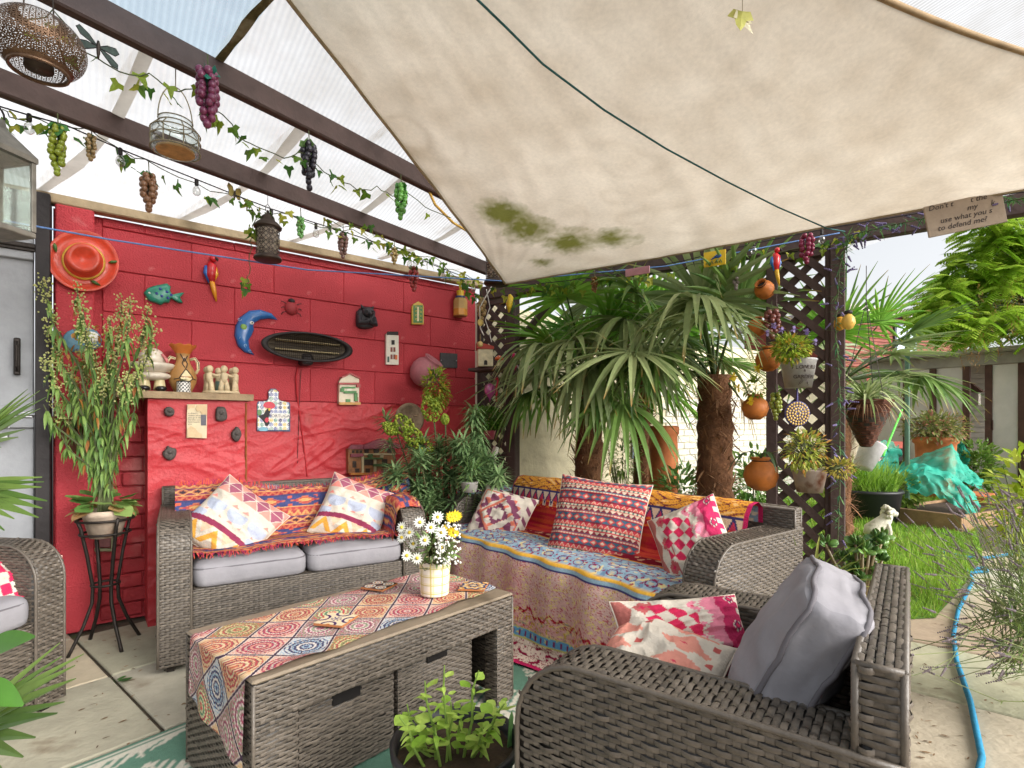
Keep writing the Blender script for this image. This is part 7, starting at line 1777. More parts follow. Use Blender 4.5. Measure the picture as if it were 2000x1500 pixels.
# ------------------------------------------------ foreground leaves at the left edge
lf = thing('yucca_plant', 'spiky green palm leaves reaching in beside the armchair by the door', 'plant', at(-150, 1500, 1.15) * 1.0); lb_ = Vector(lf.location); lf.location.z = lb_.z; rk = random.Random(6)
for (u, v, t, D, R, n, spr) in ((-90, 900, 1.25, (1, -.1, .45), .26, 17, 100), (-80, 1440, 1.02, (1, -.2, .3), .28, 13, 85), (-110, 960, 1.3, (1, .2, -.2), .24, 9, 60)):
    mb = MB(); d = RT * D[0] + FW * D[1] + Vector((0, 0, D[2])); fan(mb, at(u, v, t) - lb_, d, Vector((0, 0, 1)) - FW * .9, R, n, spr, .15, rk, L(74, 104, 42), L(112, 136, 64), .028); o = mb.build('frond', m_palm, lf); q = MB(); q.tube([at(u, v, t) - lb_, at(u - 60, v + 200, t) - lb_, (0, 0, 0)], .006, 6); q.build('petiole', m_stem, o)
bl = thing('broad_leaf_plant', 'glossy broad green leaves beside the armchair by the door', 'plant', at(-120, 1450, .95)); B_ = Vector(bl.location)
for (u, v, D, ln, w_) in ((-30, 1275, (1, 0, .5), .095, .05), (-45, 1340, (1, 0, -.25), .09, .045)):
    mb = MB(); mb.blade(at(u, v, .95) - B_, RT * D[0] + Vector((0, 0, D[2])), ln, w_, up=Vector((0, 0, 1)) - FW * .8, droop=.3, seg=8, fold=.25); mb.colr(mixc(L(56, 104, 34), L(84, 126, 46), .5)); o = mb.build('leaf', m_palm, bl, smooth=True); q = MB(); q.tube([at(u, v, .95) - B_, (0, 0, 0)], .005, 6); q.build('stalk', m_stem, o)
# ============================================================ TRELLIS POTS
def ball_pot(label, u, v, t, r, tilt=0, az=0, soil=True):
    th = thing('terracotta_ball_pot', label, 'pot', at(u, v, t), 0, 'terracotta ball pots on the trellis'); M = R3(tilt, 0, az)
    mb = MB(); mb.lathe([(r * .35, -r * .92), (r * .8, -r * .62), (r, -.02 * r), (r * .86, r * .5), (r * .52, r * .82), (r * .46, r * .92), (r * .60, r * 1.04), (r * .58, r * 1.08), (r * .42, r * .95), (r * .42, r * .7)], 26, M); mb.build('pot', m_terra2, th, smooth=True)
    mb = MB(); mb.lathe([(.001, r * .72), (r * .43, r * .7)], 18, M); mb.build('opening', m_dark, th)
    mb = MB(); mb.tube([M @ Vector((r * .5 * math.cos(a), r * .5 * math.sin(a), r * .86)) for a in [6.2832 * i / 16 for i in range(17)]], .003, 5); mb.tube([M @ Vector((0, .4 * r, r * .9)), M @ Vector((0, .3 * r, r * .9)) + FW * (r * .8) + Vector((0, 0, r * .5))], .003, 5); mb.build('wire', m_iron, th)
ball_pot('terracotta ball pot with open mouth turned sideways below the parrot', 1493, 566, 3.05, .055, 1.0, AZ - 1.57 - .9)
ball_pot('plain terracotta ball pot beside the red brown grapes', 1478, 640, 3.08, .055)
ball_pot('weathered terracotta ball pot half hidden by the lettered bucket plant', 1500, 703, 3.05, .070)
ball_pot('terracotta ball pot sprouting yellow pansies', 1475, 797, 3.02, .072)
ball_pot('largest bright orange ball pot low on the trellis with drooping strap leaves', 1486, 928, 2.95, .092)
rt_ = random.Random(41)
pz = thing('pansy_plant', 'yellow pansies on thin stems above the terracotta ball pot', 'plant', at(1475, 775, 3.0)); B_ = Vector(pz.location)
for k, (u, v) in enumerate(((1432, 736), (1441, 758), (1465, 783), (1480, 720))):
    p = at(u, v, 2.95) - B_; mb = MB()
    for i in range(5): a = i * 1.256; d = RT * math.cos(a) + Vector((0, 0, math.sin(a))); round_leaf(mb, p, d, .026, L(228, 200, 50), rt_, .1)
    o = mb.build('pansy', m_leaf, pz); q = MB(); q.tube([(0, 0, 0), p * .5 + Vector((0, 0, .03)), p], .0018, 4); q.build('stalk', m_stem, o)
mb = MB(); leaves(mb, (0, 0, .05), (.07, .05, .06), 80, (.02, .04), (.012, .02), (L(110, 140, 40), L(150, 176, 60)), rt_); o = mb.build('foliage', m_leaf, pz); o['kind'] = 'stuff'
sl2 = thing('strap_leaf_plant', 'drooping dark strap leaves in the largest ball pot', 'plant', at(1486, 895, 2.9)); mb = MB()
for a in (0, 1.3, 2.6, 4.0, 5.2): mb.blade((0, 0, 0), (math.cos(a) * .5, math.sin(a) * .5, .8), .24, .022, droop=2.6, seg=6, fold=.4); mb.colr(L(70, 92, 60)); mb.build('leaf', m_leaf, sl2); mb = MB()
# buckets
m_zinc = mat('zinc', L(184, 182, 180), .5, .25, 12, .2, 40, metal=.35, vary2=(L(150, 146, 142), 5, .6))
m_rusty = mat('rusty_enamel', L(190, 172, 160), .6, .3, 10, .2, 40, vary2=(L(120, 66, 40), 7, .55))
def bucket(label, u, v, t, r, h, m, text=None):
    th = thing('hanging_bucket', label, 'bucket', at(u, v, t), AZ - math.pi / 2, 'buckets hooked on the trellis'); mb = MB(); mb.lathe([(r * .72, -h / 2), (r * .74, -h / 2 - .002), (r, h / 2), (r * 1.05, h / 2 + .004), (r * 1.03, h / 2 + .010), (r * .97, h / 2), (r * .9, h * .25)], 36); mb.build('bucket', m, th, smooth=True)
    mb = MB(); mb.lathe([(.002, h * .3), (r * .92, h * .3)], 24); mb.build('soil', m_soil, th)
    mb = MB(); mb.tube([(.35 * r, r * .95, h * .42), (.35 * r, r * 1.0, h * .9), (.35 * r, r * 1.15, h * 1.2), (.35 * r, r * 1.5, h * 1.3), (.35 * r, r * 1.8, h * 1.15)], .009, 8); mb.build('hook', m_zinc, th, smooth=True)
    if text:
        for txt, size, z in text:
            n = len(txt); 
            for i, ch in enumerate(txt):
                if ch == ' ': continue
                a = (i - (n - 1) / 2) * size * .72 / r * 1.05 - .10; zz = z; rr_ = r * (.872 + .262 * (z / h)) + .0022
                M = Matrix.Translation((rr_ * math.sin(a), -rr_ * math.cos(a), zz)) @ Matrix.Rotation(a, 4, 'Z') @ Matrix.Rotation(math.pi / 2 + .16, 4, 'X'); text_mesh(ch, size, 'letter', pm('ink', (70, 60, 56)), th, M, depth=.0009)
        for sg in (-1, 1):
            mb = MB()
            for k in range(3):
                pts = []
                for i in range(9): a = sg * (.12 + .10 * k + .05 * math.sin(i * .8)) - .10; z = -.052 + .004 * i * (1 if k % 2 else .5) - .006 * k; rr_ = r * (.872 + .262 * (z / h)) + .0018; pts.append((rr_ * math.sin(a), -rr_ * math.cos(a), z))
                mb.tube(pts, .0009, 4)
            mb.build('scroll', pm('ink', (70, 60, 56)), th)
    return th
bucket('whitewashed zinc bucket lettered FLOWERS and GARDEN on the trellis', 1559, 731, 2.86, .088, .14, m_zinc, (('FLOWERS', .027, .022), ('&', .018, .006), ('GARDEN', .027, -.028)))
bucket('rusty enamel bucket hooked low on the trellis', 1581, 940, 2.82, .083, .11, m_rusty)
vio = simple_plant('violet_plant', 'bushy yellow green plant with lilac violas in the lettered bucket', at(1556, 700, 2.86), at(1545, 682, 2.82), (.12, .09, .075), 900, (.018, .036), (.009, .017), (L(126, 158, 44), L(180, 196, 76), L(206, 170, 70)), 8, stems=24, droop=.8)
rv = random.Random(3)
for k, (u, v) in enumerate(((1527, 645), (1550, 643), (1575, 648), (1592, 668), (1512, 636), (1498, 650))):
    q = MB()
    for i in range(5): a = i * 1.256; round_leaf(q, Vector((0, 0, 0)), RT * math.cos(a) + Vector((0, 0, math.sin(a))), .019, mixc(L(128, 106, 176), L(176, 160, 206), rv.random()), rv, .1)
    q.build('viola', m_leaf, vio, loc=at(u, v, 2.78) - Vector(vio.location))
simple_plant('yellowing_plant', 'straggly yellowing plant spilling from the rusty bucket', at(1578, 905, 2.82), at(1572, 880, 2.78), (.17, .10, .11), 640, (.016, .04), (.007, .015), (L(126, 150, 50), L(180, 180, 80), L(206, 150, 76)), 9, stems=30, droop=.9)
simple_plant('yellowing_plant', 'sprigs of yellowing plant trailing past the trellis post', at(1615, 920, 2.76), at(1640, 915, 2.72), (.10, .06, .05), 160, (.016, .036), (.007, .014), (L(136, 146, 50), L(196, 170, 80)), 10, stems=10)
# mandala disc
md = thing('mandala_disc', 'round brass and blue mandala disc hanging on trellis by a ribbon', 'ornament', at(1557, 808, 2.9), AZ - math.pi / 2); r = .068
mb = MB(); mb.lathe([(r, -.004), (r * 1.03, 0), (r, .004)], 36, Matrix.Rotation(math.pi / 2, 4, 'X'), cap1=True); mb.build('disc', pm('discblue', (70, 66, 110)), md, smooth=True)
for ring, n in ((.2, 6), (.42, 12), (.64, 18), (.86, 24)):
    for k in range(n):
        a = 6.283 * k / n + ring; mb = MB(); mb.ball((r * ring * math.cos(a), -.006, r * ring * math.sin(a)), (.0062, .003, .0062), 8, 5); mb.build('bead', pm('bead%d' % (int(ring * 10) % 2), [(206, 170, 90), (170, 130, 80)][int(ring * 10) % 2], .3), md)
mb = MB(); mb.tube([(0, 0, r), (0, 0, r + .07)], .006, 6); mb.build('ribbon', pm('ribbonpurple', (80, 70, 130)), md)
parrot('bright red, blue and yellow parrot hanging at the trellis top', at(1513, 512, 2.92), .80, frame((0, 0, 0), RT, (0, 0, 1), -FW), [(206, 40, 44), (40, 110, 180), (40, 110, 180), (230, 180, 50)])
eg = thing('egg_light', 'yellow egg shaped light with black cap on the trellis post', 'light', at(1657, 628, 2.85)); mb = MB(); mb.lathe([(.002, -.045), (.022, -.036), (.034, -.01), (.030, .018), (.016, .036), (.010, .04)], 18, cap1=True); mb.build('shade', pm('eggyellow', (226, 184, 90), .3), eg, smooth=True)
mb = MB(); mb.lathe([(.012, .038), (.02, .044), (.018, .056), (.004, .062)], 14, cap1=True); mb.build('cap', m_blk, eg, smooth=True)
ei = thing('egg_light', 'amber egg light half behind the trellis post', 'light', at(1640, 632, 2.93)); mb = MB(); mb.lathe([(.002, -.04), (.022, -.03), (.03, -.01), (.026, .018), (.012, .036)], 18, cap1=True); mb.build('shade', pm('eggamber', (206, 150, 50), .3), ei, smooth=True)
mb = MB(); mb.lathe([(.012, .034), (.016, .044), (.004, .055)], 14, cap1=True); mb.build('cap', m_blk, ei, smooth=True)
# ============================================================ BEHIND THE SOFA
ch = at(1296, 834, 4.2); cm = thing('chimney_pot', 'tall terracotta chimney pot between the palms', 'chimney pot', (ch.x, ch.y, 0)); mb = MB(); mb.lathe([(.15, 0), (.15, .05), (.13, .08), (.105, .98), (.118, 1.0), (.118, 1.05), (.10, 1.06), (.085, 1.06)], 30, cap1=True); mb.build('shaft', m_terra, cm, smooth=True)
mb = MB(); mb.lathe([(.120, .50), (.128, .52), (.119, .54)], 30, cap0=False); mb.build('band', m_terra, cm, smooth=True)
simple_plant('leafy_shrub', 'light green slender leafed shrub between palm trunks', (at(1215, 834, 4.3).x, at(1215, 834, 4.3).y, 0), at(1215, 900, 4.3), (.17, .17, .42), 620, (.03, .07), (.008, .014), (L(84, 120, 50), L(140, 166, 80)), 21, stems=16, shell=.2)
simple_plant('leafy_shrub', 'low green shrub between the shaggy palm and trellis', (at(1470, 834, 4.1).x, at(1470, 834, 4.1).y, 0), at(1470, 950, 4.1), (.25, .25, .3), 560, (.04, .08), (.02, .035), (L(74, 120, 48), L(130, 166, 80)), 22, stems=14, shell=.3)
simple_plant('leafy_shrub', 'dark green shrub at the foot of the chimney pot', (at(1330, 834, 3.9).x, at(1330, 834, 3.9).y, 0), at(1330, 960, 3.9), (.3, .2, .2), 420, (.04, .08), (.02, .03), (L(60, 100, 44), L(110, 150, 70)), 23, stems=12, shell=.3)
sw = thing('switch_box', 'white cable switch hanging low on the lattice', 'switch', at(966, 884, 3.85)); mb = MB(); mb.bbox((-.018, -.02, -.045), (.018, .02, .045), .006, R3(.2, .3, 0)); mb.build('box', pm('white', (232, 228, 216)), sw); mb = MB(); mb.tube([(0, 0, -.045), (.012, 0, -.12), (-.004, 0, -.2), (.0, 0, -.28)], .003, 5); mb.build('lead', pm('white', (232, 228, 216)), sw)
wp = thing('blue_wall_tile', 'pale blue patterned tile on the cream wall behind palms', 'tile', onx(1247, 870, 0.01) if False else ony(1247, 870, 3.738)); mb = MB(); mb.bbox((-.11, -.012, -.14), (.11, 0, .14), .004); mb.build('tile', pm('tileblue', (150, 164, 184), .3, vary=.4), wp); mb = MB(); mb.bbox((-.085, -.018, -.11), (.085, -.0125, .11), .002); mb.build('relief', pm('tileblue2', (120, 136, 164), .3, vary=.4, scale=40), wp)
# ============================================================ BY THE ARMCHAIR AND TRELLIS FOOT
gpx = onz(1590, 1200, .0); gpx = at(1568, 834, 2.38); gpp = thing('grass_pot', 'terracotta pot of striped arching grass at the trellis foot', 'plant', (gpx.x, gpx.y, 0)); mb = MB(); mb.lathe([(.08, 0), (.11, .18), (.12, .185), (.12, .215), (.10, .215)], 26, cap1=True); mb.build('pot', m_terra, gpp, smooth=True)
rgz = random.Random(9)
for k in range(95):
    a = rgz.uniform(0, 6.283); e = rgz.uniform(.5, 2.4); mb = MB(); mb.blade((rgz.uniform(-.04, .04), rgz.uniform(-.04, .04), .21), (math.cos(a), math.sin(a), e), rgz.uniform(.36, .60), rgz.uniform(.009, .015), droop=rgz.uniform(.7, 2.0), seg=7, fold=.4, wp=.3); mb.colr(mixc(L(96, 122, 46), L(170, 176, 90), rgz.random()) if rgz.random() > .06 else L(196, 130, 60)); mb.build('blade', m_leaf, gpp)
jd = at(1680, 834, 2.5); jp = thing('jade_plant', 'jade plant with fleshy round leaves in a clay pot behind the armchair', 'plant', (jd.x, jd.y, 0)); mb = MB(); mb.lathe([(.07, 0), (.10, .15), (.11, .155), (.11, .18), (.09, .18)], 24, cap1=True); mb.build('pot', m_terra, jp, smooth=True)
rj = random.Random(15); jb = Vector((jd.x, jd.y, 0))
for k in range(30):
    c = at(rj.uniform(1610, 1728), rj.uniform(1050, 1150), 2.5 + rj.uniform(-.1, .1)) - jb; mb = MB(); mb.tube([(0, 0, .17), (c.x * .4, c.y * .4, c.z * .6), c], [.012, .009, .006], 6); mb.colr(L(120, 104, 70))
    for i in range(11):
        d = rdir(rj, -.1); M = frame(c + d * .018, d.orthogonal().normalized(), d.cross(d.orthogonal().normalized()), d); mb.ball((0, 0, .016), (.016, .005, .021), 8, 6, M); mb.colr(mixc(L(58, 96, 44), L(104, 140, 66), rj.random()))
    mb.build('sprig', mat('jade_leaf', None, .3, .15, 14, attr=True, spec=.5), jp, smooth=True)
# ============================================================ GARDEN
hb = at(1692, 800, 3.7); hk = thing('hanging_basket', 'conical brown wicker hanging basket beyond the trellis', 'basket', hb, 0); mb = MB(); prof = [(.03, -.26), (.07, -.18), (.12, -.06), (.15, .05)]
mb.lathe(prof, 26, cap1=True); mb.build('core', m_dark, hk, smooth=True); rw = random.Random(2); mb = MB()
for k in range(34):
    q = k / 33; z = -.25 + .31 * q; r = .035 + .125 * q ** .9; mb.tube([(r * (1 + .03 * math.sin(i * 3 + k)) * math.cos(a), r * (1 + .03 * math.sin(i * 3 + k)) * math.sin(a), z + rw.uniform(-.003, .003)) for i, a in enumerate([6.2832 * i / 20 for i in range(21)])], .0055, 5)
mb.build('wicker', mat('wicker', L(96, 58, 42), .85, .4, 40), hk)
for k in range(3): a = k * 2.094; mb = MB(); mb.tube([(.15 * math.cos(a), .15 * math.sin(a), .05), (0, 0, .75), (0, 0, 1.0)], .0025, 4); mb.build('chain', m_iron, hk)
mb = MB()
for k in range(60): a = rw.uniform(0, 6.283); mb.blade((.12 * math.cos(a), .12 * math.sin(a), .04), (math.cos(a) * .6, math.sin(a) * .6, .2), rw.uniform(.1, .25), .006, droop=2.2, seg=4, fold=.1); mb.colr(mixc(L(150, 116, 84), L(110, 70, 50), rw.random()))
o = mb.build('dry_roots', m_leaf, hk); o['kind'] = 'stuff'
sp_ = thing('spider_plant', 'variegated spider plant arching out of wicker basket', 'plant', hb + Vector((0, 0, .06)))
for k in range(90): a = rw.uniform(0, 6.283); mb = MB(); mb.blade((0, 0, 0), (math.cos(a), math.sin(a), rw.uniform(.3, 2)), rw.uniform(.22, .46), .016, droop=rw.uniform(.8, 2), seg=6, fold=.4); mb.colr(mixc(L(110, 136, 66), L(196, 204, 150), rw.random())); mb.build('leaf', m_leaf, sp_)
wbk = at(1695, 890, 5.2); th = thing('white_bucket', 'tilted white plastic bucket hanging from the basket stand', 'bucket', wbk); th.rotation_euler = (.2, .5, 0); mb = MB(); mb.lathe([(.085, -.13), (.11, .12), (.118, .13), (.105, .13), (.10, .1)], 24, cap1=True); mb.build('bucket', pm('bucketwhite', (214, 210, 214), .5), th, smooth=True); mb = MB(); mb.tube([(-.11, 0, .12), (0, 0, .24), (.11, 0, .12)], .004, 5); mb.build('handle', m_iron, th)
# black tub with grass
tb_ = onz(1685, 985, 0); tb_ = at(1690, 834, 6.0); tub = thing('black_tub', 'black round tub of tall grass on the lawn', 'planter', (tb_.x, tb_.y, 0)); mb = MB(); mb.lathe([(.30, 0), (.34, .32), (.36, .33), (.35, .36), (.32, .34)], 30, cap1=True); mb.build('tub', m_black, tub, smooth=True); mb = MB()
for k in range(700): a = rw.uniform(0, 6.283); q = rw.random() ** .5 * .3; mb.blade((q * math.cos(a), q * math.sin(a), .33), (rw.uniform(-.5, .5), rw.uniform(-.5, .5), 1), rw.uniform(.2, .45), .010, droop=rw.uniform(.2, 1), seg=3); mb.colr(mixc(L(96, 140, 40), L(160, 196, 76), rw.random()))
o = mb.build('tall_grass', m_leaf, tub); o['kind'] = 'stuff'
# raised bed with net
ra, rb_ = onz(1728, 1018, 0), onz(1880, 1040, 0); bed = thing('raised_bed', 'weathered timber raised bed at the lawn edge', 'planter', (ra.x, ra.y, 0), math.atan2((rb_ - ra).y, (rb_ - ra).x)); Lb = (rb_ - ra).length
m_bedw = mat('bed_timber', L(150, 120, 88), .85, .35, 6, .4, 30)
for y in (0, 1.3): mb = MB(); mb.bbox((0, y - .02, 0), (Lb, y + .02, .17), .006); mb.build('long_board', m_bedw, bed)
for x in (.021, Lb - .021): mb = MB(); mb.bbox((x - .02, .021, 0), (x + .02, 1.279, .165), .006); mb.build('end_board', m_bedw, bed)
mb = MB(); mb.box((.042, .021, .01), (Lb - .042, 1.279, .14)); mb.build('soil', m_soil, bed)
simple_plant('bed_plant', 'leafy green vegetable plants at the end of raised bed', (ra.x + .15, ra.y + .1, .14), at(1755, 960, 6.1), (.22, .25, .2), 320, (.05, .1), (.03, .06), (L(100, 136, 50), L(160, 180, 80)), 30, stems=10)
m_net = bpy.data.materials.new('green_net'); m_net.use_nodes = True; nn = m_net.node_tree.nodes; pbs = nn['Principled BSDF']; pbs.inputs['Base Color'].default_value = (*L(28, 160, 136), 1); pbs.inputs['Roughness'].default_value = .7
tpn_ = nn.new('ShaderNodeBsdfTransparent'); mxn = nn.new('ShaderNodeMixShader'); wvn = nn.new('ShaderNodeTexNoise'); wvn.inputs['Scale'].default_value = 9; mrn = nn.new('ShaderNodeMapRange'); mrn.inputs[1].default_value = .35; mrn.inputs[2].default_value = .7; mrn.inputs[3].default_value = .62; mrn.inputs[4].default_value = .92; m_net.node_tree.links.new(wvn.outputs[0], mrn.inputs[0]); m_net.node_tree.links.new(mrn.outputs[0], mxn.inputs[0]); m_net.node_tree.links.new(tpn_.outputs[0], mxn.inputs[1]); m_net.node_tree.links.new(pbs.outputs[0], mxn.inputs[2]); m_net.node_tree.links.new(mxn.outputs[0], nn['Material Output'].inputs[0])
def net(label, ctrl, n=46, wob=.02, seed=0):
    """draped net over a grid of given points (rows of equal length)"""
    R_, C_ = len(ctrl), len(ctrl[0]); mb = MB()
    for j in range(n + 1):
        for i in range(n + 1):
            a, b = j / n * (R_ - 1), i / n * (C_ - 1); r, c = min(R_ - 2, int(a)), min(C_ - 2, int(b)); fa, fb = a - r, b - c
            p = (ctrl[r][c] * (1 - fa) + ctrl[r + 1][c] * fa) * (1 - fb) + (ctrl[r][c + 1] * (1 - fa) + ctrl[r + 1][c + 1] * fa) * fb
            p = p + Vector((noise.noise((a * 3 + seed, b * 3, 0)), noise.noise((a * 3, b * 3 + seed, 4)), noise.noise((a * 4, b * 4, seed + 7)))) * wob * (1 + 2 * abs(noise.noise((a, b, 3)))); mb.v.append(tuple(p))
    for j in range(n):
        for i in range(n): c = j * (n + 1) + i; mb.f.append((c, c + 1, c + n + 2, c + n + 1))
    return tag(mb.build('garden_net', m_net, smooth=True), label, 'net')
net('green garden net draped low over the raised bed', [[at(1765, 918, 6.3), at(1800, 905, 6.3), at(1860, 925, 6.1), at(1905, 965, 5.9)], [at(1768, 935, 6.0), at(1805, 918, 5.9), at(1860, 940, 5.8), at(1915, 990, 5.6)], [at(1775, 962, 5.9), at(1830, 968, 5.75), at(1875, 992, 5.6), at(1915, 1035, 5.4)]], wob=.03, seed=2)
net('green garden net peaked over pots behind the raised bed', [[at(1735, 912, 7.6), at(1800, 890, 7.6), at(1858, 866, 7.5), at(1880, 905, 7.5), at(1918, 940, 7.3)], [at(1740, 925, 7.2), at(1800, 905, 7.1), at(1860, 880, 7.0), at(1885, 920, 7.0), at(1920, 945, 6.9)], [at(1745, 940, 7.0), at(1800, 930, 6.9), at(1860, 935, 6.7), at(1890, 945, 6.7), at(1915, 955, 6.6)]], wob=.03, seed=9)
net('green garden net hung over the far fence end', [[at(1690, 868, 7.6), at(1720, 862, 7.7), at(1756, 868, 7.8)], [at(1688, 905, 7.6), at(1720, 900, 7.7), at(1756, 905, 7.8)], [at(1690, 945, 7.5), at(1720, 940, 7.5), at(1755, 945, 7.6)]], wob=.05, seed=15)
net('green garden net bunched by the shed doorway', [[at(1853, 850, 8.2), at(1870, 846, 8.2), at(1880, 855, 8.2)], [at(1848, 890, 8.1), at(1872, 880, 8.1), at(1885, 885, 8.1)], [at(1845, 925, 8.0), at(1872, 920, 8.0), at(1890, 920, 8.0)]], wob=.08, seed=25)
pp_ = at(1827, 834, 7.9); fpo_ = thing('terracotta_planter', 'big ribbed terracotta planter in front of the shed', 'planter', (pp_.x, pp_.y, 0)); mb = MB(); mb.lathe([(.2, 0), (.22, .05), (.235, .5), (.25, .52), (.25, .57), (.24, .59), (.25, .80), (.28, .82), (.28, .90), (.25, .90)], 30, cap1=True); mb.build('planter', m_terra, fpo_, smooth=True)
simple_plant('planter_shrub', 'small leaved green shrub in the ribbed terracotta planter', (pp_.x, pp_.y, .88), at(1825, 836, 7.9), (.5, .45, .24), 1500, (.04, .08), (.025, .045), (L(96, 116, 56), L(170, 166, 100), L(190, 130, 110)), 33, stems=20, shell=.3)
simple_plant('doorway_shrub', 'green climbing shrub beside the shed doorway', (at(1912, 834, 8.0).x, at(1912, 834, 8.0).y, 0), at(1912, 915, 8.0), (.3, .3, .45), 900, (.05, .1), (.03, .06), (L(90, 130, 50), L(140, 170, 80)), 34, stems=12, shell=.3)
rpo = at(1900, 834, 6.4); pth = thing('clay_bowl', 'low terracotta bowl at the end of the green net', 'pot', (rpo.x, rpo.y, 0)); mb = MB(); mb.lathe([(.12, 0), (.19, .22), (.205, .225), (.205, .26), (.18, .26)], 24, cap1=True); mb.build('bowl', m_terra, pth, smooth=True)
gpole = at(1772, 834, 7.2); mb = MB(); mb.tube([(gpole.x, gpole.y, 0), (gpole.x, gpole.y, 2.25)], .03, 8); tag(mb.build('green_pole', pm('polegreen', (70, 104, 84), .6)), 'green painted metal pole beside the terracotta planter', 'pole')
cord('cord', 'bright green cord slanting to the hammock', [at(1762, 800, 7.0), at(1725, 890, 6.4)], .012, (96, 210, 80), 'cord')
hmk = net('red and white striped hammock end behind the black tub', [[at(1694, 880, 6.6), at(1705, 893, 6.5), at(1724, 893, 6.4)], [at(1696, 895, 6.5), at(1708, 905, 6.4), at(1724, 898, 6.4)]], n=20, wob=.02); hmk.name = 'hammock'; hmk['category'] = 'hammock'
mhm = mat('hammock_cloth', None, .9, .1, attr=True); hmk.data.materials[0] = mhm; a_ = hmk.data.color_attributes.new('Col', 'FLOAT_COLOR', 'POINT')
for i in range(len(hmk.data.vertices)): a_.data[i].color = (*(L(190, 60, 90) if (i // 21) % 4 < 2 else L(226, 220, 214)), 1)
# lion statue
ln = onz(1722, 1056, .0); lion = thing('lion_statue', 'small white stone lion sitting on the lawn', 'statue', ln, AZ + math.pi - .1 + .35); ms_ = mat('garden_stone', L(206, 200, 182), .85, .25, 16, .7, 40, vary2=(L(150, 146, 120), 9, .58))
lion.rotation_euler = (0, 0, AZ - math.pi / 2 - .15)
mb = MB(); mb.tube([(-.10, 0, .05), (-.085, 0, .10), (-.02, 0, .15), (.035, 0, .20), (.05, 0, .24)], [.055, .068, .062, .055, .045], 14); mb.build('body', ms_, lion, smooth=True)
mb = MB(); mb.ball((.075, 0, .265), (.045, .042, .042), 14, 10); mb.tube([(.095, 0, .255), (.13, 0, .245)], [.028, .022], 10); mb.ball((.128, 0, .257), .010, 8, 6); hd = mb.build('head', ms_, lion, smooth=True)
mb = MB(); rq = random.Random(4)
for k in range(60): d = rdir(rq); d.x = d.x * .5 - .15; p = Vector((.045, 0, .25)) + Vector((d.x * .05, d.y * .066, d.z * .068)); mb.ball(p, rq.uniform(.014, .020), 7, 5)
o = mb.build('mane', ms_, hd, smooth=True); o['kind'] = 'stuff'
for sg in (-1, 1):
    mb = MB(); mb.tube([(.03, sg * .035, .17), (.05, sg * .038, .09), (.05, sg * .038, .03), (.075, sg * .038, .014)], [.024, .020, .018, .018], 10); mb.build('leg', ms_, lion, smooth=True)
    mb = MB(); mb.tube([(-.09, sg * .05, .085), (-.04, sg * .068, .075), (-.05, sg * .068, .02), (.0, sg * .066, .014)], [.036, .032, .018, .017], 10); mb.build('leg', ms_, lion, smooth=True)
    mb = MB(); mb.ball((.06, sg * .04, .30), (.010, .008, .014), 8, 6); mb.build('ear', ms_, hd, smooth=True)
mb = MB(); mb.tube([(-.13, 0, .02), (-.16, .03, .02), (-.15, .07, .02)], [.012, .010, .012], 8); mb.build('tail', ms_, lion, smooth=True)
# hose
cord('garden_hose', 'blue ribbed garden hose lying along the paved path', [onz(1900, 1560, .014), onz(1918, 1480, .014), onz(1895, 1370, .014), onz(1868, 1290, .014), onz(1862, 1240, .014), onz(1872, 1190, .014), onz(1900, 1135, .014), onz(1890, 1112, .014), onz(1925, 1108, .014), onz(1928, 1116, .014), onz(1890, 1118, .014)], .0105, (40, 130, 168), 'hose', n=8)
cord('garden_hose', 'far loop of blue garden hose crossing the lawn edge', [onz(1815, 1075, .014), onz(1850, 1080, .014), onz(1885, 1088, .014), onz(1920, 1090, .014), onz(1975, 1082, .014)], .0125, (50, 120, 150), 'hose', n=8)
# lavender leaning in from the right
rlv = random.Random(55); LV = at(2090, 834, 1.9); lav = thing('lavender_bush', 'lavender bush leaning across the path on thin stems', 'plant', (LV.x, LV.y, 0)); lo = Vector((LV.x, LV.y, 0)); ls_, lf_, ll_ = MB(), MB(), MB()
for k in range(210):
    u = 1990 - abs(rlv.gauss(0, 100)) if k < 150 else rlv.uniform(1930, 2040); u = max(u, 1770); v = rlv.uniform(965, 1330); t = rlv.uniform(1.65, 2.3); tip = at(u, v, t) - lo; b0 = Vector((rlv.uniform(-.15, .15), rlv.uniform(-.2, .2), rlv.uniform(.1, .45))); mid = b0.lerp(tip, .5) + Vector((0, 0, rlv.uniform(-.05, .08))); ls_.tube([b0, mid, tip], [.0018, .0016, .0013], 4); ls_.colr(mixc(L(96, 116, 66), L(140, 150, 90), rlv.random())); d = (tip - mid).normalized()
    for m_ in range(7): lf_.ball(tip + d * (m_ * .0075), .0042 * (1 - .06 * m_), 6, 4); lf_.colr(mixc(L(120, 108, 104), L(156, 142, 150), rlv.random()))
    for m_ in range(5): q = rlv.random() * .6; ll_.blade(b0.lerp(mid, q * 1.6), d + rdir(rlv) * .8, rlv.uniform(.03, .06), .004, droop=.3, seg=2); ll_.colr(mixc(L(96, 122, 60), L(150, 170, 90), rlv.random()))
for k in range(700):
    p = at(rlv.uniform(1975, 2090), rlv.uniform(1080, 1330), rlv.uniform(1.7, 2.1)) - lo; ll_.blade(p, rdir(rlv, -.3), rlv.uniform(.04, .08), .004, droop=.3, seg=2); ll_.colr(mixc(L(86, 116, 50), L(140, 166, 80), rlv.random()))
for mb, nm, mm in ((ls_, 'stems', m_leaf), (lf_, 'flower_spikes', m_leaf), (ll_, 'leaves', m_leaf)): o = mb.build(nm, mm, lav); o['kind'] = 'stuff'
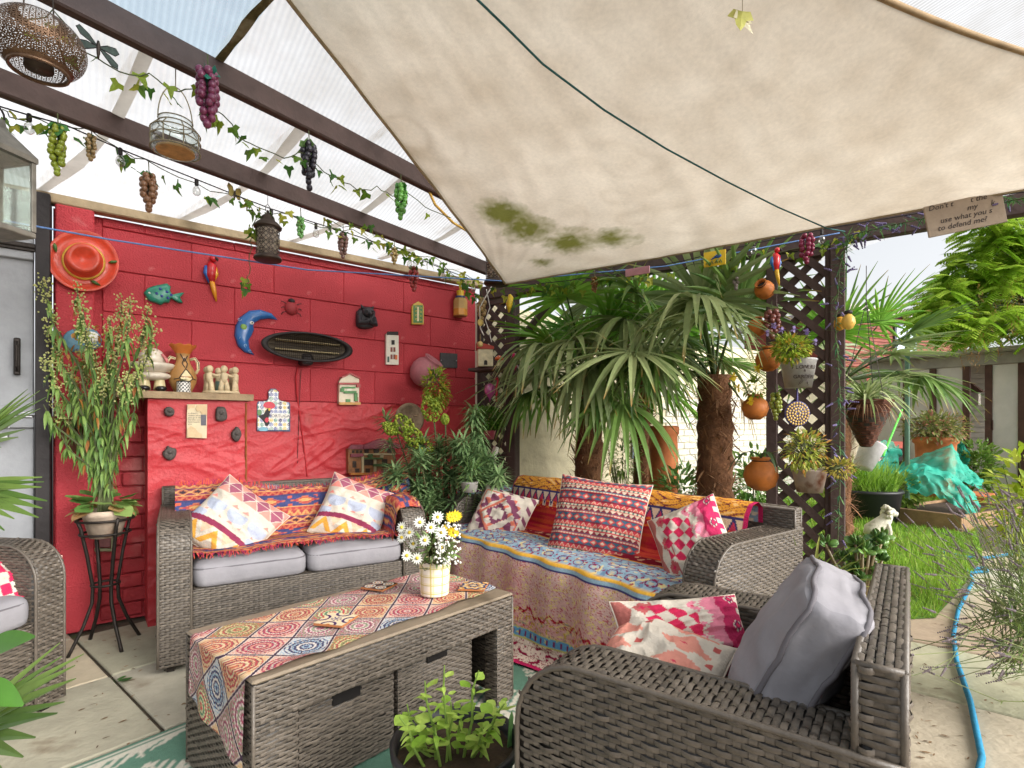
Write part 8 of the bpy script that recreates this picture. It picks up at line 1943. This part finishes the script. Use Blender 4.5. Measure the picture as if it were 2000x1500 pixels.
ysx = at(2010, 834, 3.0); simple_plant('golden_shrub', 'bright yellow green shrub behind the lavender', (ysx.x, ysx.y, 0), at(2010, 990, 3.0), (.22, .22, .36), 520, (.04, .075), (.03, .05), (L(150, 176, 40), L(206, 214, 90)), 44, stems=14, shell=.3)
# ------------------------------------------------ tree above the shed
TR = at(2120, 834, 7.4); tr = thing('acacia_tree', 'light green feathery leaved tree overhanging the shed', 'tree', (TR.x, TR.y, 0)); tb = Vector((TR.x, TR.y, 0)); rr = random.Random(66); tk, br, cr, pods = MB(), MB(), MB(), MB()
tk.tube([(0, 0, 0), (.05, .03, 1.0), (-.02, .05, 2.0), (-.1, .1, 2.9)], [.13, .11, .09, .06], 10); tk.build('trunk', mat('tree_bark', L(92, 78, 62), .9, .4, 12, .8, 30), tr, smooth=True)
cl = []
for k in range(150):
    u = rr.uniform(1815, 2080); lo_ = 655 if u > 1850 else 640; hi_ = 640 - (u - 1795) * 1.75; hi_ = max(hi_, 415); 
    v = rr.uniform(hi_, lo_); cl.append((u, v, rr.uniform(6.6, 8.0)))
for u, v, t in cl:
    c = at(u, v, t) - tb; br.tube([(-.05, .08, 2.3 + rr.uniform(-.4, .5)), (c.x * .5, c.y * .5, c.z * .55 + 1.15), c], [.02, .012, .004], 5)
    for s in range(11):
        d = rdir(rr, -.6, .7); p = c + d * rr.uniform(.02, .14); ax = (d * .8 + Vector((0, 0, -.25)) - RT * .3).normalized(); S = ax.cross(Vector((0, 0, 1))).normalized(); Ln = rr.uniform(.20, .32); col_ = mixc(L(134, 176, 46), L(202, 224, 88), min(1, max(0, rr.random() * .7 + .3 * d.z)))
        for m_ in range(9):
            b = p + ax * (Ln * m_ / 9) - Vector((0, 0, .05 * (m_ / 9) ** 2))
            for sg in (-1, 1): cr.blade(b, S * sg + ax * .5 - Vector((0, 0, .2)), .088, .042, droop=.3, seg=1, fold=.1, tip=.5); cr.colr(col_)
br.build('branches', m_stem, tr); o = cr.build('crown', m_leaf, tr); o['kind'] = 'stuff'
for k in range(26):
    c = at(rr.uniform(1860, 2000), rr.uniform(540, 690), rr.uniform(6.5, 7.2)) - tb
    for i in range(14): pods.blade(c + Vector((rr.uniform(-.03, .03), rr.uniform(-.03, .03), -.018 * i)), rdir(rr, -1, 0), .05, .018, droop=.5, seg=1); pods.colr(mixc(L(176, 140, 84), L(150, 110, 64), rr.random()))
o = pods.build('seed_pods', m_leaf, tr); o['kind'] = 'stuff'
# bare twigs against the sky and fallen bits on the paving
cord('wire', 'thin utility wire crossing the sky above the red house', [at(1700, 640, 20), at(1800, 605, 18), at(1850, 590, 16)], .012, (150, 150, 156), 'wire')
rb2 = random.Random(13); lit = MB()
for k in range(160):
    p = onz(rb2.uniform(1660, 1990), rb2.uniform(1180, 1495), .0045) if k < 110 else onz(rb2.uniform(140, 380), rb2.uniform(1240, 1480), .0045)
    lit.blade(p, Vector((rb2.uniform(-1, 1), rb2.uniform(-1, 1), .02)), rb2.uniform(.008, .028), rb2.uniform(.003, .010), droop=.02, seg=2, fold=.2); lit.colr(mixc(L(84, 62, 44), L(150, 116, 80), rb2.random()))
tag(lit.build('leaf_litter', m_leaf), 'scattered dry leaf bits on the paving slabs', 'leaf litter', kind='stuff')
fl = MB(); p = onz(230, 1334, .006); round_leaf(fl, Vector((0, 0, .003)), Vector((1, .3, .05)), .05, L(70, 116, 56), rb2, .1); round_leaf(fl, Vector((0.01, 0.01, .006)), Vector((.2, 1, .05)), .035, L(80, 126, 60), rb2, .1); tag(fl.build('fallen_leaf', m_leaf, loc=p), 'fallen green leaf on the slabs beside the small sofa', 'leaf')
